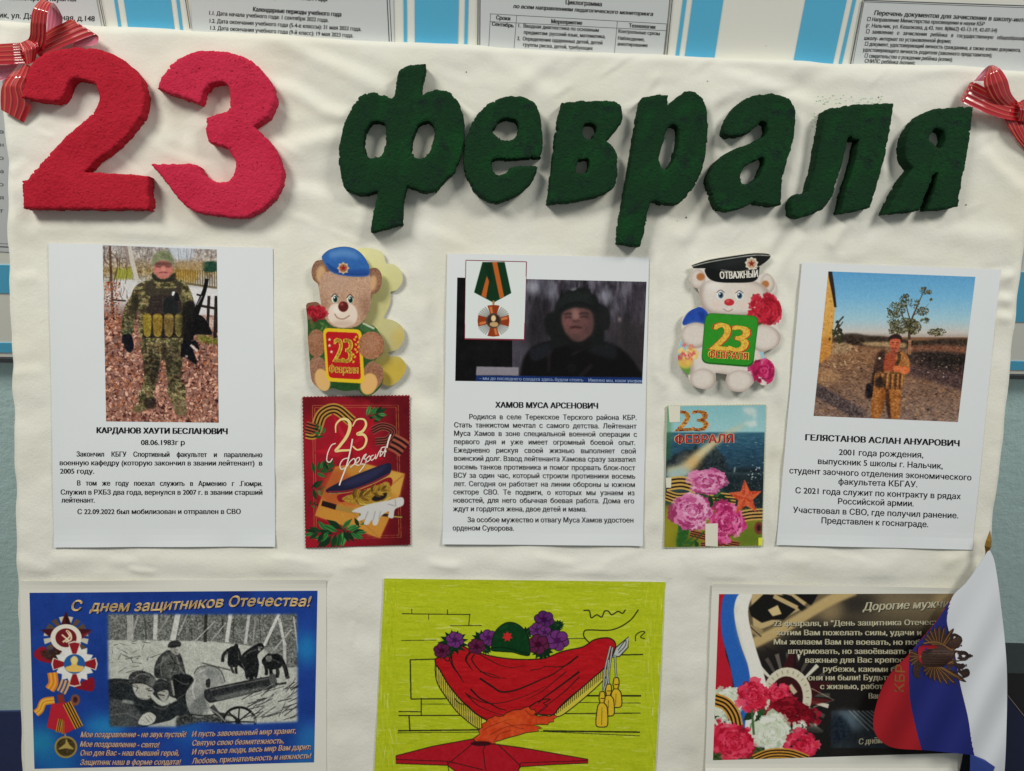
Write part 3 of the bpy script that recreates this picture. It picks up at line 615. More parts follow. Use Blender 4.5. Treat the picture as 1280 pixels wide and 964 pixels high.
lettering(s_mid, sh_m, [L(*z, t, x0, y0, x1, y1, 6.1, **(J if j else dict(nib=(.2, .08)))) for t, x0, x1, y0, y1, j in (
    ('Родился в селе Терекское Терского района КБР.', 205, 1120, 193, 198, 1), ('Стать танкистом мечтал с самого детства. Лейтенант', 122, 1120, 238, 245, 1), ('Муса Хамов в зоне специальной военной операции с', 122, 1122, 284, 290, 1),
    ('первого дня и уже имеет огромный боевой опыт.', 122, 1112, 330, 335, 1), ('Ежедневно рискуя своей жизнью выполняет свой', 122, 1115, 376, 381, 1), ('воинский долг. Взвод лейтенанта Хамова сразу захватил', 122, 1113, 421, 427, 0),
    ('восемь танков противника и помог прорвать блок-пост', 122, 1112, 468, 473, 1), ('ВСУ за один час, который строили противники восемь', 120, 1112, 514, 519, 1), ('лет. Сегодня он работает на линии обороны ы южном', 120, 1110, 560, 565, 1),
    ('секторе СВО. Те подвиги, о которых мы узнаем из', 118, 1108, 605, 610, 1), ('новостей, для него обычная боевая работа. Дома его', 118, 1106, 650, 654, 1), ('ждут и гордятся жена, двое детей и мама.', 116, 845, 697, 699, 0),
    ('За особое мужество и отвагу Муса Хамов удостоен', 195, 1102, 757, 759, 1), ('орденом Суворова.', 114, 448, 802, 803, 0))])
sh_r = Sheet(SHEETS['right'], lambda u, v: 1.3*np.clip((v-.95)/.05, 0, 1)**2*(.4+.6*np.abs(np.sin(5*u)))+1.0*np.clip((.05-u)/.05, 0, 1)**2+.25*np.sin(8*v+2*u)); s_right = slab('typed_sheet', sh_r, paper_m)
tag(s_right, 'white typed sheet with a photo of a man under a blue sky by a tree', 'sheet', GS)
z = (960, 520, 4.0)
lettering(s_right, sh_r, [L(*z, 'ГЕЛЯСТАНОВ АСЛАН АНУАРОВИЧ', 188, 122, 955, 152, 7.3, nib=(.55, 0))], 'heading')
lettering(s_right, sh_r, [L(*z, t, x0, y0, x1, y1, 7.1, nib=(.2, .08)) for t, x0, x1, y0, y1 in (
    ('2001 года рождения,', 355, 775, 195, 209), ('выпускник 5 школы г. Нальчик,', 250, 872, 240, 264), ('студент заочного отделения экономического', 107, 1015, 287, 322),
    ('факультета КБГАУ.', 352, 745, 342, 356), ('С 2021 года служит по контракту в рядах', 137, 962, 386, 416), ('Российской армии.', 350, 727, 440, 452),
    ('Участвовал в СВО, где получил ранение.', 125, 950, 483, 512), ('Представлен к госнаграде.', 267, 800, 536, 556))])
# ------------------------------------------------------------------ painting the printed pictures
def blur(a, r):
    if r < .3: return a
    k = int(3*r)+1; x = np.arange(-k, k+1); g = np.exp(-x*x/(2*r*r)); g /= g.sum()
    def one(b):
        p = np.pad(b, ((k, k), (0, 0)), 'edge'); out = np.zeros_like(b)
        for i, w_ in enumerate(g): out += w_*p[i:i+b.shape[0]]
        return out
    return one(one(a).T).T
class Canvas:
    def __init__(s, x0, y0, x1, y1, res=2.0, bg=(128, 128, 128)):
        s.x0, s.y0, s.res = x0, y0, res; s.w = int((x1-x0)*res)+1; s.h = int((y1-y0)*res)+1
        s.a = np.zeros((s.h, s.w, 3))+np.array(bg, float); s.o = (0, 0, 1.0); s.m = None
        s.X, s.Y = np.meshgrid(x0+np.arange(s.w)/res, y0+np.arange(s.h)/res)
    def at(s, ox, oy, z): s.o = (ox, oy, z); return s
    def _p(s, P):
        P = np.array([p[:2] for p in P], float); return (np.array([s.o[0], s.o[1]])+P/s.o[2]-np.array([s.x0, s.y0]))*s.res
    def mask_poly(s, P, soft=0):
        Q = s._p(P); pad = int(soft*s.res*3/1)+2
        l = np.maximum(np.floor(Q.min(0)).astype(int)-pad, 0); r = np.minimum(np.ceil(Q.max(0)).astype(int)+pad+1, [s.w, s.h])
        if (r <= l).any(): return None
        xs = np.arange(l[0]*2, r[0]*2)/2+.25-.5; ys = np.arange(l[1]*2, r[1]*2)/2+.25-.5
        xx, yy = np.meshgrid(xs, ys); m = inside(Q, xx, yy).astype(float)
        m = m.reshape(len(ys)//2, 2, len(xs)//2, 2).mean((1, 3))
        if soft: m = blur(m, soft*s.res)
        return m, l, r
    def put(s, mk, col, al=1.0, tex=0, seed=1, cell=4, clip=None, cy=None):
        if mk is None: return
        m, l, r = mk; sl = (slice(l[1], r[1]), slice(l[0], r[0])); m = m*al
        if clip is not None: m = m*clip[sl]
        c = np.array(col, float)
        if callable(col): c = col(s.X[sl], s.Y[sl])
        else: c = np.broadcast_to(c, m.shape+(3,))
        if tex: c = c+(vnoise(m.shape[0], m.shape[1], cell*s.res, seed, 4, .6, cy*s.res if cy else None)[..., None]-.5)*2*tex
        s.a[sl] = s.a[sl]*(1-m[..., None])+c*m[..., None]
    def poly(s, P, col, al=1.0, soft=0, smooth=True, **k):
        Q = spline(P, 5) if smooth and len(P) > 3 else P
        s.put(s.mask_poly(Q, soft), col, al, **k)
    def ell(s, cx, cy, rx, ry, col, al=1.0, soft=0, rot=0, **k):
        t = np.linspace(0, 2*np.pi, 28, endpoint=False); c, n = math.cos(rot), math.sin(rot)
        P = np.stack([cx+rx*np.cos(t)*c-ry*np.sin(t)*n, cy+rx*np.cos(t)*n+ry*np.sin(t)*c], 1)
        s.put(s.mask_poly(P, soft), col, al, **k)
    def line(s, P, w0, col, al=1.0, soft=0, smooth=True, w1=None, **k):
        Q = spline(P, 6, False) if smooth and len(P) > 2 else np.array([p[:2] for p in P], float)
        d = np.gradient(Q, axis=0) if len(Q) > 1 else Q; d = d/(np.linalg.norm(d, axis=1)[:, None]+1e-9); nr = np.stack([-d[:, 1], d[:, 0]], 1)
        wd = np.linspace(w0, w0 if w1 is None else w1, len(Q))[:, None]/2
        s.put(s.mask_poly(np.vstack([Q+nr*wd, (Q-nr*wd)[::-1]]), soft), col, al, **k)
    def grad(s, stops, vert=True, al=1.0, x=None):
        """a colour ramp of the print itself: [(position in current units, colour), ...]"""
        t = (s.Y if vert else s.X); o_ = s.o[1] if vert else s.o[0]
        p = np.array([o_+a/s.o[2] for a, _ in stops]); c = np.array([b for _, b in stops], float)
        col = np.stack([np.interp(t, p, c[:, i]) for i in range(3)], -1); s.a = s.a*(1-al)+col*al
    def noise(s, amp, cell, seed, tint=(1, 1, 1), cy=None, rough=.6, oct=4, mask=None):
        n = (vnoise(s.h, s.w, cell*s.res, seed, oct, rough, cy*s.res if cy else None)-.5)*2*amp
        if mask is not None: n = n*mask
        s.a = s.a+n[..., None]*np.array(tint, float)
    def full(s, P, soft=0, smooth=True):
        mk = s.mask_poly(spline(P, 5) if smooth else P, soft); M_ = np.zeros((s.h, s.w))
        if mk: M_[mk[1][1]:mk[2][1], mk[1][0]:mk[2][0]] = mk[0]
        return M_
    def specks(s, n, seed, box, size, cols, al=(.4, .9), rot=None, asp=.5, clip=None):
        r = np.random.default_rng(seed); x0, y0, x1, y1 = box; o_ = s.o; s.o = (0, 0, 1.0)
        for i in range(n):
            sz = r.uniform(*size); s.ell(r.uniform(x0, x1), r.uniform(y0, y1), sz, sz*asp*r.uniform(.6, 1.4), cols[r.integers(len(cols))], r.uniform(*al), rot=r.uniform(0, 3.14) if rot is None else rot, clip=clip)
        s.o = o_
    def flower(s, cx, cy, r, cols, seed, n=46, asp=.9):
        """a carnation: ragged petals from the rim inwards"""
        g = np.random.default_rng(seed)
        n = int(n*2.3)
        for i in range(n):
            f = 1-i/n; a = g.uniform(0, 6.283); d = r*f*.8*g.uniform(.75, 1.05); px, py = cx+d*math.cos(a), cy+d*math.sin(a)*asp
            w_ = r*(.15+.17*f)*g.uniform(.7, 1.25); t = np.linspace(-1.25, 1.25, 7); P = [(px-.45*w_*math.cos(a), py-.45*w_*math.sin(a))]
            for j, b in enumerate(t):
                q = w_*(1.0 if j % 2 else .8)*g.uniform(.85, 1.15); P.append((px+q*math.cos(a+b), py+q*math.sin(a+b)*asp))
            s.poly(P, cols[g.integers(len(cols))], g.uniform(.6, 1), smooth=False)
    def sample(s, px, py):
        x = np.clip((px-s.x0)*s.res, 0, s.w-1.001); y = np.clip((py-s.y0)*s.res, 0, s.h-1.001); xi, yi = x.astype(int), y.astype(int); fx, fy = (x-xi)[..., None], (y-yi)[..., None]
        a = s.a; return (a[yi, xi]*(1-fx)+a[yi, xi+1]*fx)*(1-fy)+(a[yi+1, xi]*(1-fx)+a[yi+1, xi+1]*fx)*fy
print_m = mat('printed_ink', (200, 200, 200), 0.5, 0.12, attr='ink', bump=[(700, 2, 0.05, 0.0005)])
gloss_m = mat('glossy_print', (200, 200, 200), 0.3, 0.25, attr='ink', bump=[(60, 2, 0.06, 0.002)])
def tone(a, k=.5, g=1.0):
    """the printer's contrast curve"""
    x = np.clip(a, 0, 255)/255; return 250*g*(x*(1-k)+k*(3*x*x-2*x**3))
def picture(name, cv, quad, sh, parent, m=None, dz=.12, res=2.0, k=.4, g=1.0):
    """lays a painted picture on its sheet; quad = corners of the print as measured"""
    q = np.array(quad, float); nu = int(max(np.hypot(*(q[1]-q[0])), np.hypot(*(q[2]-q[3])))*res)+1; nv = int(max(np.hypot(*(q[3]-q[0])), np.hypot(*(q[2]-q[1])))*res)+1
    P = quad_uv(q, nu, nv); col = alb(tone(cv.sample(P[..., 0], P[..., 1]), k, g)).reshape(-1, 3)
    V = sh.world(P[..., 0], P[..., 1], dz).reshape(-1, 3)
    return mesh_obj(name, V, grid_faces(nu, nv), m or print_m, parent, colors=col, smooth=True)

def offset(P, d):
    P = np.asarray(P, float); g = np.gradient(P, axis=0); g /= np.linalg.norm(g, axis=1)[:, None]+1e-9
    return P+np.stack([-g[:, 1], g[:, 0]], 1)*d
def stripes(c, P, wd, a=(196, 138, 60), b=(40, 24, 22), n=3, gl=None):
    Q = spline(P, 8, False); c.line(Q, wd, a, 1, .2, smooth=False)
    for i in range(n): c.line(offset(Q, (i-(n-1)/2)*wd/(n+.6)*1.05), wd/(n+.6)*.5, b, .95, .2, smooth=False)
def sprig(c, x, y, ang, L_, n, cols, seed, w_=.34):
    r = np.random.default_rng(seed)
    for i in range(n):
        f = i/(n-1); a = ang+(1 if i % 2 else -1)*(1.0-.7*f)+r.uniform(-.2, .2); bx, by = x+L_*.55*f*math.cos(ang), y+L_*.55*f*math.sin(ang); l = L_*(.55-.12*f)
        t = (bx+l*math.cos(a), by+l*math.sin(a)); m = (bx+l*.5*math.cos(a), by+l*.5*math.sin(a)); q = (-math.sin(a)*l*w_*.5, math.cos(a)*l*w_*.5)
        c.poly([(bx, by, 1), (m[0]+q[0], m[1]+q[1]), (*t, 1), (m[0]-q[0], m[1]-q[1])], cols[r.integers(len(cols))], 1, .15); c.line([(bx, by), t], l*.05, cols[-1], .7)
def star(cx, cy, R, r_, rot=-math.pi/2, n=5, asp=1.0):
    return [(cx+(R if i % 2 == 0 else r_)*math.cos(rot+math.pi*i/n), cy+(R if i % 2 == 0 else r_)*asp*math.sin(rot+math.pi*i/n)) for i in range(2*n)]
def cutout(name, outline, cv, hf, m, parent=None, step=.62, thick=.6, edge=(214, 210, 200), origin=None):
    """a die-cut card: outline in photograph pixels, hf(px, py) = height off the board"""
    P = resample(spline(outline, 6), step); lo, hi = P.min(0), P.max(0)
    gx, gy = np.meshgrid(np.arange(lo[0], hi[0], step), np.arange(lo[1], hi[1], step)); gx = gx+(np.arange(gx.shape[0]) % 2)[:, None]*step*.5
    g = np.c_[gx.ravel(), gy.ravel()]; g = g[inside(P, g[:, 0], g[:, 1])]
    d = np.full(len(g), 9.); 
    for k in range(0, len(P), 64): d = np.minimum(d, np.hypot(g[:, None, 0]-P[None, k:k+64, 0], g[:, None, 1]-P[None, k:k+64, 1]).min(1))
    g = g[d > step*.5]; A = np.vstack([P, g]); n = len(P)
    ov, _, of, oo, _, _ = delaunay_2d_cdt([Vector(p) for p in A], [(i, (i+1) % n) for i in range(n)], [], 1, 1e-7)
    V2 = np.array([v_[:] for v_ in ov]); T = np.array([t[:3] for t in of], np.int32)
    a, b, c_ = V2[T[:, 0]], V2[T[:, 1]], V2[T[:, 2]]; fl = ((b-a)[:, 0]*(c_-a)[:, 1]-(b-a)[:, 1]*(c_-a)[:, 0]) > 0; T[fl] = T[fl][:, ::-1]
    h_ = hf(V2[:, 0], V2[:, 1]); X, Y = px2board(V2[:, 0], V2[:, 1], h_); Wf = board2world(X, Y, h_); Wb = board2world(X, Y, h_-thick)
    hb = hf(P[:, 0], P[:, 1]); X, Y = px2board(P[:, 0], P[:, 1], hb); R1, R2 = board2world(X, Y, hb), board2world(X, Y, hb-thick)
    N = len(V2); i = np.arange(n); j = (i+1) % n; o1, o2 = 2*N, 2*N+n
    F = np.vstack([T, T[:, ::-1]+N, np.stack([o1+i, o1+j, o2+j], 1), np.stack([o1+i, o2+j, o2+i], 1)])
    col = alb(tone(cv.sample(V2[:, 0], V2[:, 1]), .2, .94)); e_ = np.broadcast_to(alb(edge), (N+2*n, 3))
    return mesh_obj(name, np.vstack([Wf, Wb, R1, R2]), F, m, parent, origin=origin, colors=np.vstack([col, e_]))
def flat_fn(hf):
    def fn(px, py, dz):
        h_ = hf(px, py); X, Y = px2board(px, py, h_); return board2world(X, Y, h_+dz)
    return fn
# ------------------------------------------------------------------ photo on the left sheet: a man in camouflage on fallen leaves
c = Canvas(126, 304, 276, 531, 2.0, (150, 120, 110)).at(120, 300, 8)
c.grad([(0, (150, 146, 148)), (200, (150, 142, 134)), (320, (142, 124, 92)), (400, (160, 156, 150)), (560, (188, 186, 186)), (640, (170, 160, 158)), (760, (120, 94, 86)), (1100, (128, 100, 92)), (1850, (136, 104, 94))])
c.noise(34, 6, 61, mask=(c.Y < 350)*1.0); c.noise(44, 1.6, 62, mask=(c.Y < 352)*1.0)
c.poly([(740, 60), (960, 70), (960, 190), (830, 200), (760, 150)], (176, 184, 196), .8, 2)
c.poly([(190, 285), (360, 280), (360, 390), (180, 400)], (140, 142, 66), .9, 1, smooth=False)
for x in range(800, 1210, 24): c.line([(x, 300), (x+3, 430+.12*(x-800))], 11, (92, 82, 62), .75, smooth=False)
for x in range(380, 590, 20): c.line([(x, 190), (x+1, 280)], 7, (128, 112, 88), .6, smooth=False)
c.poly([(790, 300), (1000, 310), (990, 430), (800, 400)], (150, 118, 44), .55, 2)
c.poly([(1075, 228), (1205, 222), (1208, 310), (1080, 312)], (28, 66, 52), .9, .6, tex=18, cell=2)
c.poly([(830, 215), (1080, 220), (1070, 300), (830, 290)], (146, 124, 92), .6, 1.5, tex=30, cell=2)
c.line([(800, 420), (1210, 480)], 22, (98, 88, 66), .8, smooth=False)
c.poly([(190, 400), (420, 405), (400, 470), (290, 590), (190, 590)], (186, 184, 184), .9, .6, smooth=False)
c.poly([(930, 470), (1215, 500), (1215, 760), (960, 750)], (192, 190, 192), .95, .6, smooth=False)
r = np.random.default_rng(5)
for i in range(46):
    x = r.uniform(70, 330); y = r.uniform(50, 560); c.line([(x, y), (x+r.uniform(-40, 40), y+r.uniform(40, 130))], r.uniform(3, 9), (84, 66, 58), .7)
for i in range(40):
    x = r.uniform(280, 1200); c.line([(x, r.uniform(50, 120)), (x+r.uniform(-30, 30), r.uniform(150, 260))], r.uniform(3, 8), (104, 94, 92), .55)
c.line([(140, 60), (150, 300), (172, 800)], 26, (86, 62, 52), .85); c.line([(120, 120), (200, 170), (215, 290), (180, 420)], 9, (92, 70, 58), .8); c.line([(90, 200), (150, 300), (120, 480)], 8, (80, 58, 50), .8); c.line([(330, 60), (370, 240), (415, 410)], 44, (176, 172, 164), .95); c.line([(300, 60), (330, 240)], 30, (132, 118, 112), .8)
c.specks(420, 19, (131, 352, 150, 420), (.5, 1.7), [(150, 84, 56), (98, 54, 42), (180, 112, 80), (64, 40, 36), (170, 140, 128)], (.5, .95), asp=.5)
lc = [(178, 132, 116), (156, 112, 98), (196, 152, 136), (128, 88, 76), (96, 60, 52), (70, 42, 40), (206, 168, 150), (150, 100, 70), (110, 78, 70)]
leaf = (c.Y > 300+750/8)*1.0
c.specks(2600, 8, (127, 392, 275, 530), (.8, 3.4), lc, (.55, 1), asp=.45, clip=leaf)
c.specks(900, 9, (127, 392, 275, 530), (.4, 1.4), [(52, 32, 30), (214, 178, 160), (66, 40, 36)], (.5, .9), asp=.5, clip=leaf)
c.poly([(930, 760), (1180, 770), (1190, 900), (1000, 880)], (186, 170, 164), .7, 2, tex=40, cell=2); c.poly([(1020, 950), (1215, 990), (1215, 1040), (1050, 1020)], (104, 110, 50), .8, 1.5, tex=30, cell=2)
for P, w_ in (([(1130, 560), (1112, 940)], 30), ([(1205, 560), (1190, 980)], 38)): c.line(P, w_, (44, 36, 34), .95, smooth=False)
c.line([(1030, 655), (1215, 690)], 26, (48, 40, 38), .95, smooth=False); c.line([(170, 600), (300, 610)], 16, (60, 44, 40), .9)
CAM = [(118, 112, 78), (92, 90, 62), (142, 132, 96), (62, 60, 46), (150, 140, 108), (100, 84, 62)]
def camo(P, seed, base=(112, 106, 76), n=60, **k):
    c.poly(P, base, 1, .3, **k); q = np.array([p[:2] for p in P], float); m = c.full(P)
    b = (c.o[0]+q[:, 0].min()/c.o[2], c.o[1]+q[:, 1].min()/c.o[2], c.o[0]+q[:, 0].max()/c.o[2], c.o[1]+q[:, 1].max()/c.o[2]); o_ = c.o; c.o = (0, 0, 1.)
    c.o = o_; A = vnoise(c.h, c.w, 9, seed, 4, .6, 7); B = vnoise(c.h, c.w, 8, seed+3, 4, .6, 6); D = vnoise(c.h, c.w, 3, seed+5, 3, .6)
    for f_, col in ((np.clip((A-.52)*14, 0, 1), (66, 58, 44)), (np.clip((.44-A)*14, 0, 1), (148, 140, 108)), (np.clip((B-.58)*14, 0, 1), (70, 74, 50)), (np.clip((.38-B)*14, 0, 1), (112, 92, 66))):
        q_ = (f_*m*.85)[..., None]; c.a = c.a*(1-q_)+np.array(col, float)*q_
    c.a = c.a+((D-.5)*58*m)[..., None]
camo([(470, 1000), (850, 985), (868, 1130), (850, 1400), (838, 1560), (730, 1570), (715, 1380), (680, 1180), (640, 1230), (610, 1390), (560, 1560), (440, 1560), (480, 1380), (470, 1180)], 21, (98, 88, 66), 110)   # trousers
LEGS = c.full([(470, 1000), (850, 985), (868, 1130), (850, 1400), (880, 1620), (770, 1640), (715, 1380), (680, 1180), (640, 1230), (610, 1390), (550, 1600), (430, 1640), (480, 1380), (470, 1180)]); TORS = np.clip(c.full([(560, 390), (470, 420), (350, 560), (258, 950), (360, 950), (440, 720)])+c.full([(830, 395), (920, 460), (975, 600), (975, 720), (880, 760), (840, 560)]), 0, 1)
camo([(445, 1500), (590, 1470), (550, 1600), (520, 1640), (430, 1640)], 22, (120, 112, 82), 30); camo([(730, 1450), (880, 1440), (880, 1620), (770, 1640)], 23, (116, 108, 80), 30)
c.poly([(660, 1000), (700, 1000), (690, 1190), (655, 1195)], (52, 44, 36), .7, .8)
c.poly([(430, 1640), (580, 1560), (560, 1660), (450, 1720), (370, 1715), (385, 1660)], (108, 98, 74), 1, .4, tex=30, cell=2); c.poly([(480, 1600), (590, 1580), (590, 1680), (500, 1680)], (46, 36, 34), .8, 1)
c.poly([(770, 1620), (880, 1600), (905, 1730), (850, 1755), (800, 1740)], (112, 100, 78), 1, .4, tex=30, cell=2)
camo([(560, 385), (470, 420), (390, 470), (350, 560), (285, 680), (255, 860), (260, 950), (360, 950), (400, 720), (440, 620), (470, 500)], 24, (124, 118, 88), 70)   # right arm
c.poly([(360, 560), (440, 560), (430, 680), (360, 720)], (60, 58, 44), .6, 1.2); camo([(270, 840), (370, 850), (350, 960), (258, 950)], 25, (104, 112, 84), 24)
c.poly([(262, 960), (350, 950), (378, 1070), (335, 1125), (290, 1080)], (24, 26, 36), 1, .4)
camo([(560, 390), (830, 395), (920, 460), (975, 600), (975, 720), (900, 760), (870, 1000), (470, 1000), (430, 720), (440, 520)], 26, (110, 104, 74), 130)  # torso
c.poly([(880, 640), (975, 620), (1000, 780), (900, 960), (850, 960)], (36, 32, 34), .9, .8)
c.poly([(490, 470), (560, 400), (600, 470), (560, 480), (800, 480), (770, 410), (850, 440), (830, 560), (520, 560)], (66, 60, 52), .92, .6)
c.poly([(560, 560), (820, 565), (830, 740), (510, 740), (530, 640)], (58, 50, 48), 1, .6, tex=12, cell=3); c.line([(668, 560), (668, 740)], 8, (84, 76, 70), .8); c.line([(560, 620), (660, 622)], 8, (84, 76, 72), .6)
c.poly([(690, 590), (800, 590), (815, 740), (680, 740)], (36, 40, 42), .9, .8)
c.poly([(470, 740), (870, 740), (870, 980), (470, 980)], (40, 34, 32), .9, .5, smooth=False)
for x, w_, col in ((474, 78, (132, 116, 52)), (572, 88, (128, 108, 52)), (684, 88, (112, 96, 60)), (792, 72, (104, 98, 60))):
    c.poly([(x, 752), (x+w_, 755), (x+w_-2, 900), (x+w_-18, 965), (x+14, 960), (x, 900)], col, 1, .4, tex=14, cell=2.5); c.poly([(x+4, 752), (x+w_-4, 756), (x+w_-4, 775), (x+4, 772)], (158, 140, 82), .6, .4); c.line([(x+6, 930), (x+w_/2, 965), (x+w_-10, 930)], 6, (176, 160, 100), .55)
c.line([(1115, 390), (1080, 520), (1030, 650), (960, 860), (930, 1000)], 30, (20, 20, 24), 1, w1=80); c.line([(1112, 390), (1085, 500)], 38, (22, 22, 24), 1); c.line([(1005, 545), (1060, 560)], 18, (28, 28, 30), 1); c.line([(1060, 560), (1010, 650)], 12, (160, 156, 150), .7)
c.poly([(950, 780), (1060, 760), (1150, 900), (1150, 950), (990, 950), (930, 1060), (870, 1050), (890, 900)], (18, 18, 22), 1, .4); c.poly([(920, 1020), (1000, 1010), (1030, 1100), (960, 1050), (1010, 1220), (1000, 1245), (900, 1180), (850, 1160), (860, 1040)], (16, 18, 24), 1, .4); c.line([(945, 1050), (1015, 1115)], 22, (190, 180, 176), .9); c.ell(905, 1165, 16, 14, (170, 150, 144), .8, .3)
c.poly([(765, 520), (790, 520), (775, 555), (760, 555)], (206, 210, 216), 1, .3); c.poly([(790, 530), (825, 540), (830, 600), (790, 600)], (22, 24, 30), .9, .4)
c.poly([(580, 270), (600, 220), (680, 200), (755, 225), (772, 290), (755, 350), (700, 385), (640, 385), (590, 340)], (166, 112, 104), 1, .4)   # face
c.poly([(590, 220), (755, 225), (760, 262), (590, 258)], (60, 48, 46), .55, 1.0); c.line([(600, 268), (655, 272)], 10, (84, 50, 50), .75, .4); c.line([(690, 272), (745, 270)], 10, (84, 50, 50), .75, .4)
c.poly([(665, 265), (690, 265), (700, 312), (655, 312)], (190, 136, 124), .8, 1.0); c.line([(630, 330), (670, 322), (715, 330)], 9, (106, 56, 60), .85, .4); c.line([(640, 345), (670, 350), (710, 344)], 6, (196, 144, 134), .5, .4); c.ell(618, 305, 20, 22, (188, 120, 114), .6, 1); c.ell(735, 305, 18, 20, (186, 118, 112), .6, 1)
c.poly([(560, 330), (590, 345), (640, 390), (700, 392), (760, 345), (795, 330), (790, 400), (720, 420), (620, 418), (565, 380)], (50, 48, 40), .95, .6)
c.poly([(570, 280), (565, 200), (590, 140), (660, 105), (730, 120), (775, 190), (770, 300), (755, 235), (680, 205), (610, 222), (580, 265)], (124, 128, 104), 1, .4, tex=16, cell=2); c.poly([(670, 130), (745, 170), (760, 215), (700, 190), (650, 160)], (92, 98, 78), .6, 1.2)
for P, al in (([(850, 700), (990, 640), (960, 960), (870, 1000)], .6), ([(700, 1100), (850, 1080), (840, 1380), (740, 1500)], .35), ([(470, 1130), (640, 1150), (600, 1420), (520, 1380)], .3), ([(560, 1240), (640, 1200), (600, 1400), (550, 1500)], .5), ([(350, 620), (430, 560), (420, 760), (350, 800)], .45), ([(300, 800), (370, 800), (350, 940), (290, 900)], .35)): c.poly(P, (30, 28, 24), al, 2.0)
for i in range(70):
    x, y = r.uniform(450, 860), r.uniform(1030, 1600)
    if abs(x-660) > 60 or y < 1180: c.line([(x, y), (x+r.uniform(20, 70), y+r.uniform(-26, 26))], r.uniform(5, 12), [(38, 36, 30), (152, 142, 110), (56, 54, 40)][i % 3], r.uniform(.3, .65), .5, clip=LEGS)
for i in range(50):
    x, y = r.uniform(280, 960), r.uniform(420, 760); c.line([(x, y), (x+r.uniform(-40, 40), y+r.uniform(10, 46))], r.uniform(5, 11), [(40, 38, 30), (150, 142, 108), (64, 62, 46)][i % 3], r.uniform(.25, .55), .5, clip=TORS)
c.noise(22, 1.5, 76, mask=leaf); c.noise(15, 1.2, 77)
picture('photo', c, [(128.4, 306.5), (271, 312), (273.5, 528.4), (132.6, 526.8)], sh_l, s_left, k=.55)

# ------------------------------------------------------------------ photo on the middle sheet: a man in a padded helmet, dusk wood behind; a medal on a white card
c = Canvas(568, 345, 812, 482, 2.0, (26, 24, 26)).at(650, 340, 6.65)
wood = (c.X > 650)*1.0
c.a = np.where((c.X > 640)[..., None], np.array((76, 72, 82.)), np.array((17, 15, 17.)))
f_ = np.clip(1-(c.Y-350)/110, .15, 1)
c.noise(70, 9, 31, (1, .96, 1.05), cy=26, mask=wood*f_); c.noise(42, 3.4, 32, cy=14, mask=wood*f_)
c.ell(110, 130, 60, 60, (176, 178, 190), .7, 4); c.ell(250, 150, 40, 90, (164, 166, 180), .6, 4); c.ell(720, 200, 60, 60, (160, 160, 172), .6, 4); c.ell(860, 150, 40, 60, (150, 148, 158), .5, 4)
c.poly([(60, 260), (260, 250), (240, 560), (60, 640)], (34, 30, 34), .72, 8); c.poly([(760, 420), (1060, 380), (1060, 900), (740, 880)], (44, 40, 42), .7, 9)
c.poly([(900, 80), (1060, 80), (1050, 340), (920, 300)], (56, 48, 56), .5, 7)
for x, y, l, w_ in ((790, 120, 90, 16), (1000, 130, 110, 14), (340, 90, 90, 18), (640, 100, 80, 14), (940, 230, 160, 18)): c.line([(x, y), (x-14, y+l)], w_, (52, 44, 54), .75, 1.2)
c.ell(828, 396, 11, 20, (170, 150, 150), .8, 1.5); c.ell(740, 600, 10, 8, (140, 140, 140), .9, .8)
c.noise(10, 10, 35, mask=(c.X < 650)*1.0, oct=3)
c.poly([(0, 860), (30, 720), (110, 620), (260, 570), (420, 560), (620, 570), (770, 600), (900, 690), (980, 800), (1010, 880), (0, 880)], (15, 14, 15), 1, 1.5)   # coat
c.poly([(90, 640), (250, 590), (260, 680), (110, 740)], (38, 40, 48), .8, 1.5); c.poly([(620, 600), (780, 600), (800, 720), (640, 690), (560, 650)], (34, 37, 42), .8, 2); c.line([(430, 690), (560, 620), (640, 600)], 14, (52, 48, 46), .8, 1); c.line([(240, 660), (240, 830)], 26, (44, 36, 38), .7, 1); c.line([(600, 770), (500, 870)], 34, (42, 36, 36), .7, 1); c.ell(430, 800, 40, 40, (30, 25, 27), .8, 1.5); c.ell(430, 800, 24, 24, (20, 18, 20), .8, 1)
c.poly([(210, 470), (205, 380), (240, 340), (280, 330), (300, 260), (360, 180), (430, 140), (530, 130), (580, 145), (590, 180), (625, 190), (660, 260), (690, 275), (735, 310), (750, 400), (735, 470), (700, 490), (690, 590), (560, 620), (400, 610), (250, 640), (260, 560), (220, 510)], (26, 29, 29), 1, 1.2)   # helmet
c.poly([(370, 190), (560, 170), (600, 260), (560, 265), (420, 260), (330, 310), (300, 330)], (36, 42, 40), .8, 2); c.line([(320, 320), (420, 262), (520, 258), (640, 310)], 12, (18, 20, 20), .8, 1); c.poly([(420, 145), (470, 130), (460, 150), (430, 155)], (150, 150, 158), .8, 1); c.ell(700, 390, 40, 90, (40, 38, 40), .5, 3)
c.poly([(345, 400), (355, 340), (420, 305), (520, 300), (590, 330), (610, 400), (605, 480), (570, 540), (500, 580), (430, 565), (375, 500)], (104, 76, 74), 1, 1.2)   # face
c.poly([(540, 320), (612, 360), (605, 500), (560, 550), (540, 480)], (78, 56, 58), .6, 3); c.poly([(430, 310), (480, 310), (500, 390), (440, 390)], (142, 108, 102), .7, 2); c.ell(395, 425, 36, 36, (126, 84, 84), .7, 3); c.ell(545, 420, 30, 34, (118, 80, 80), .6, 3)
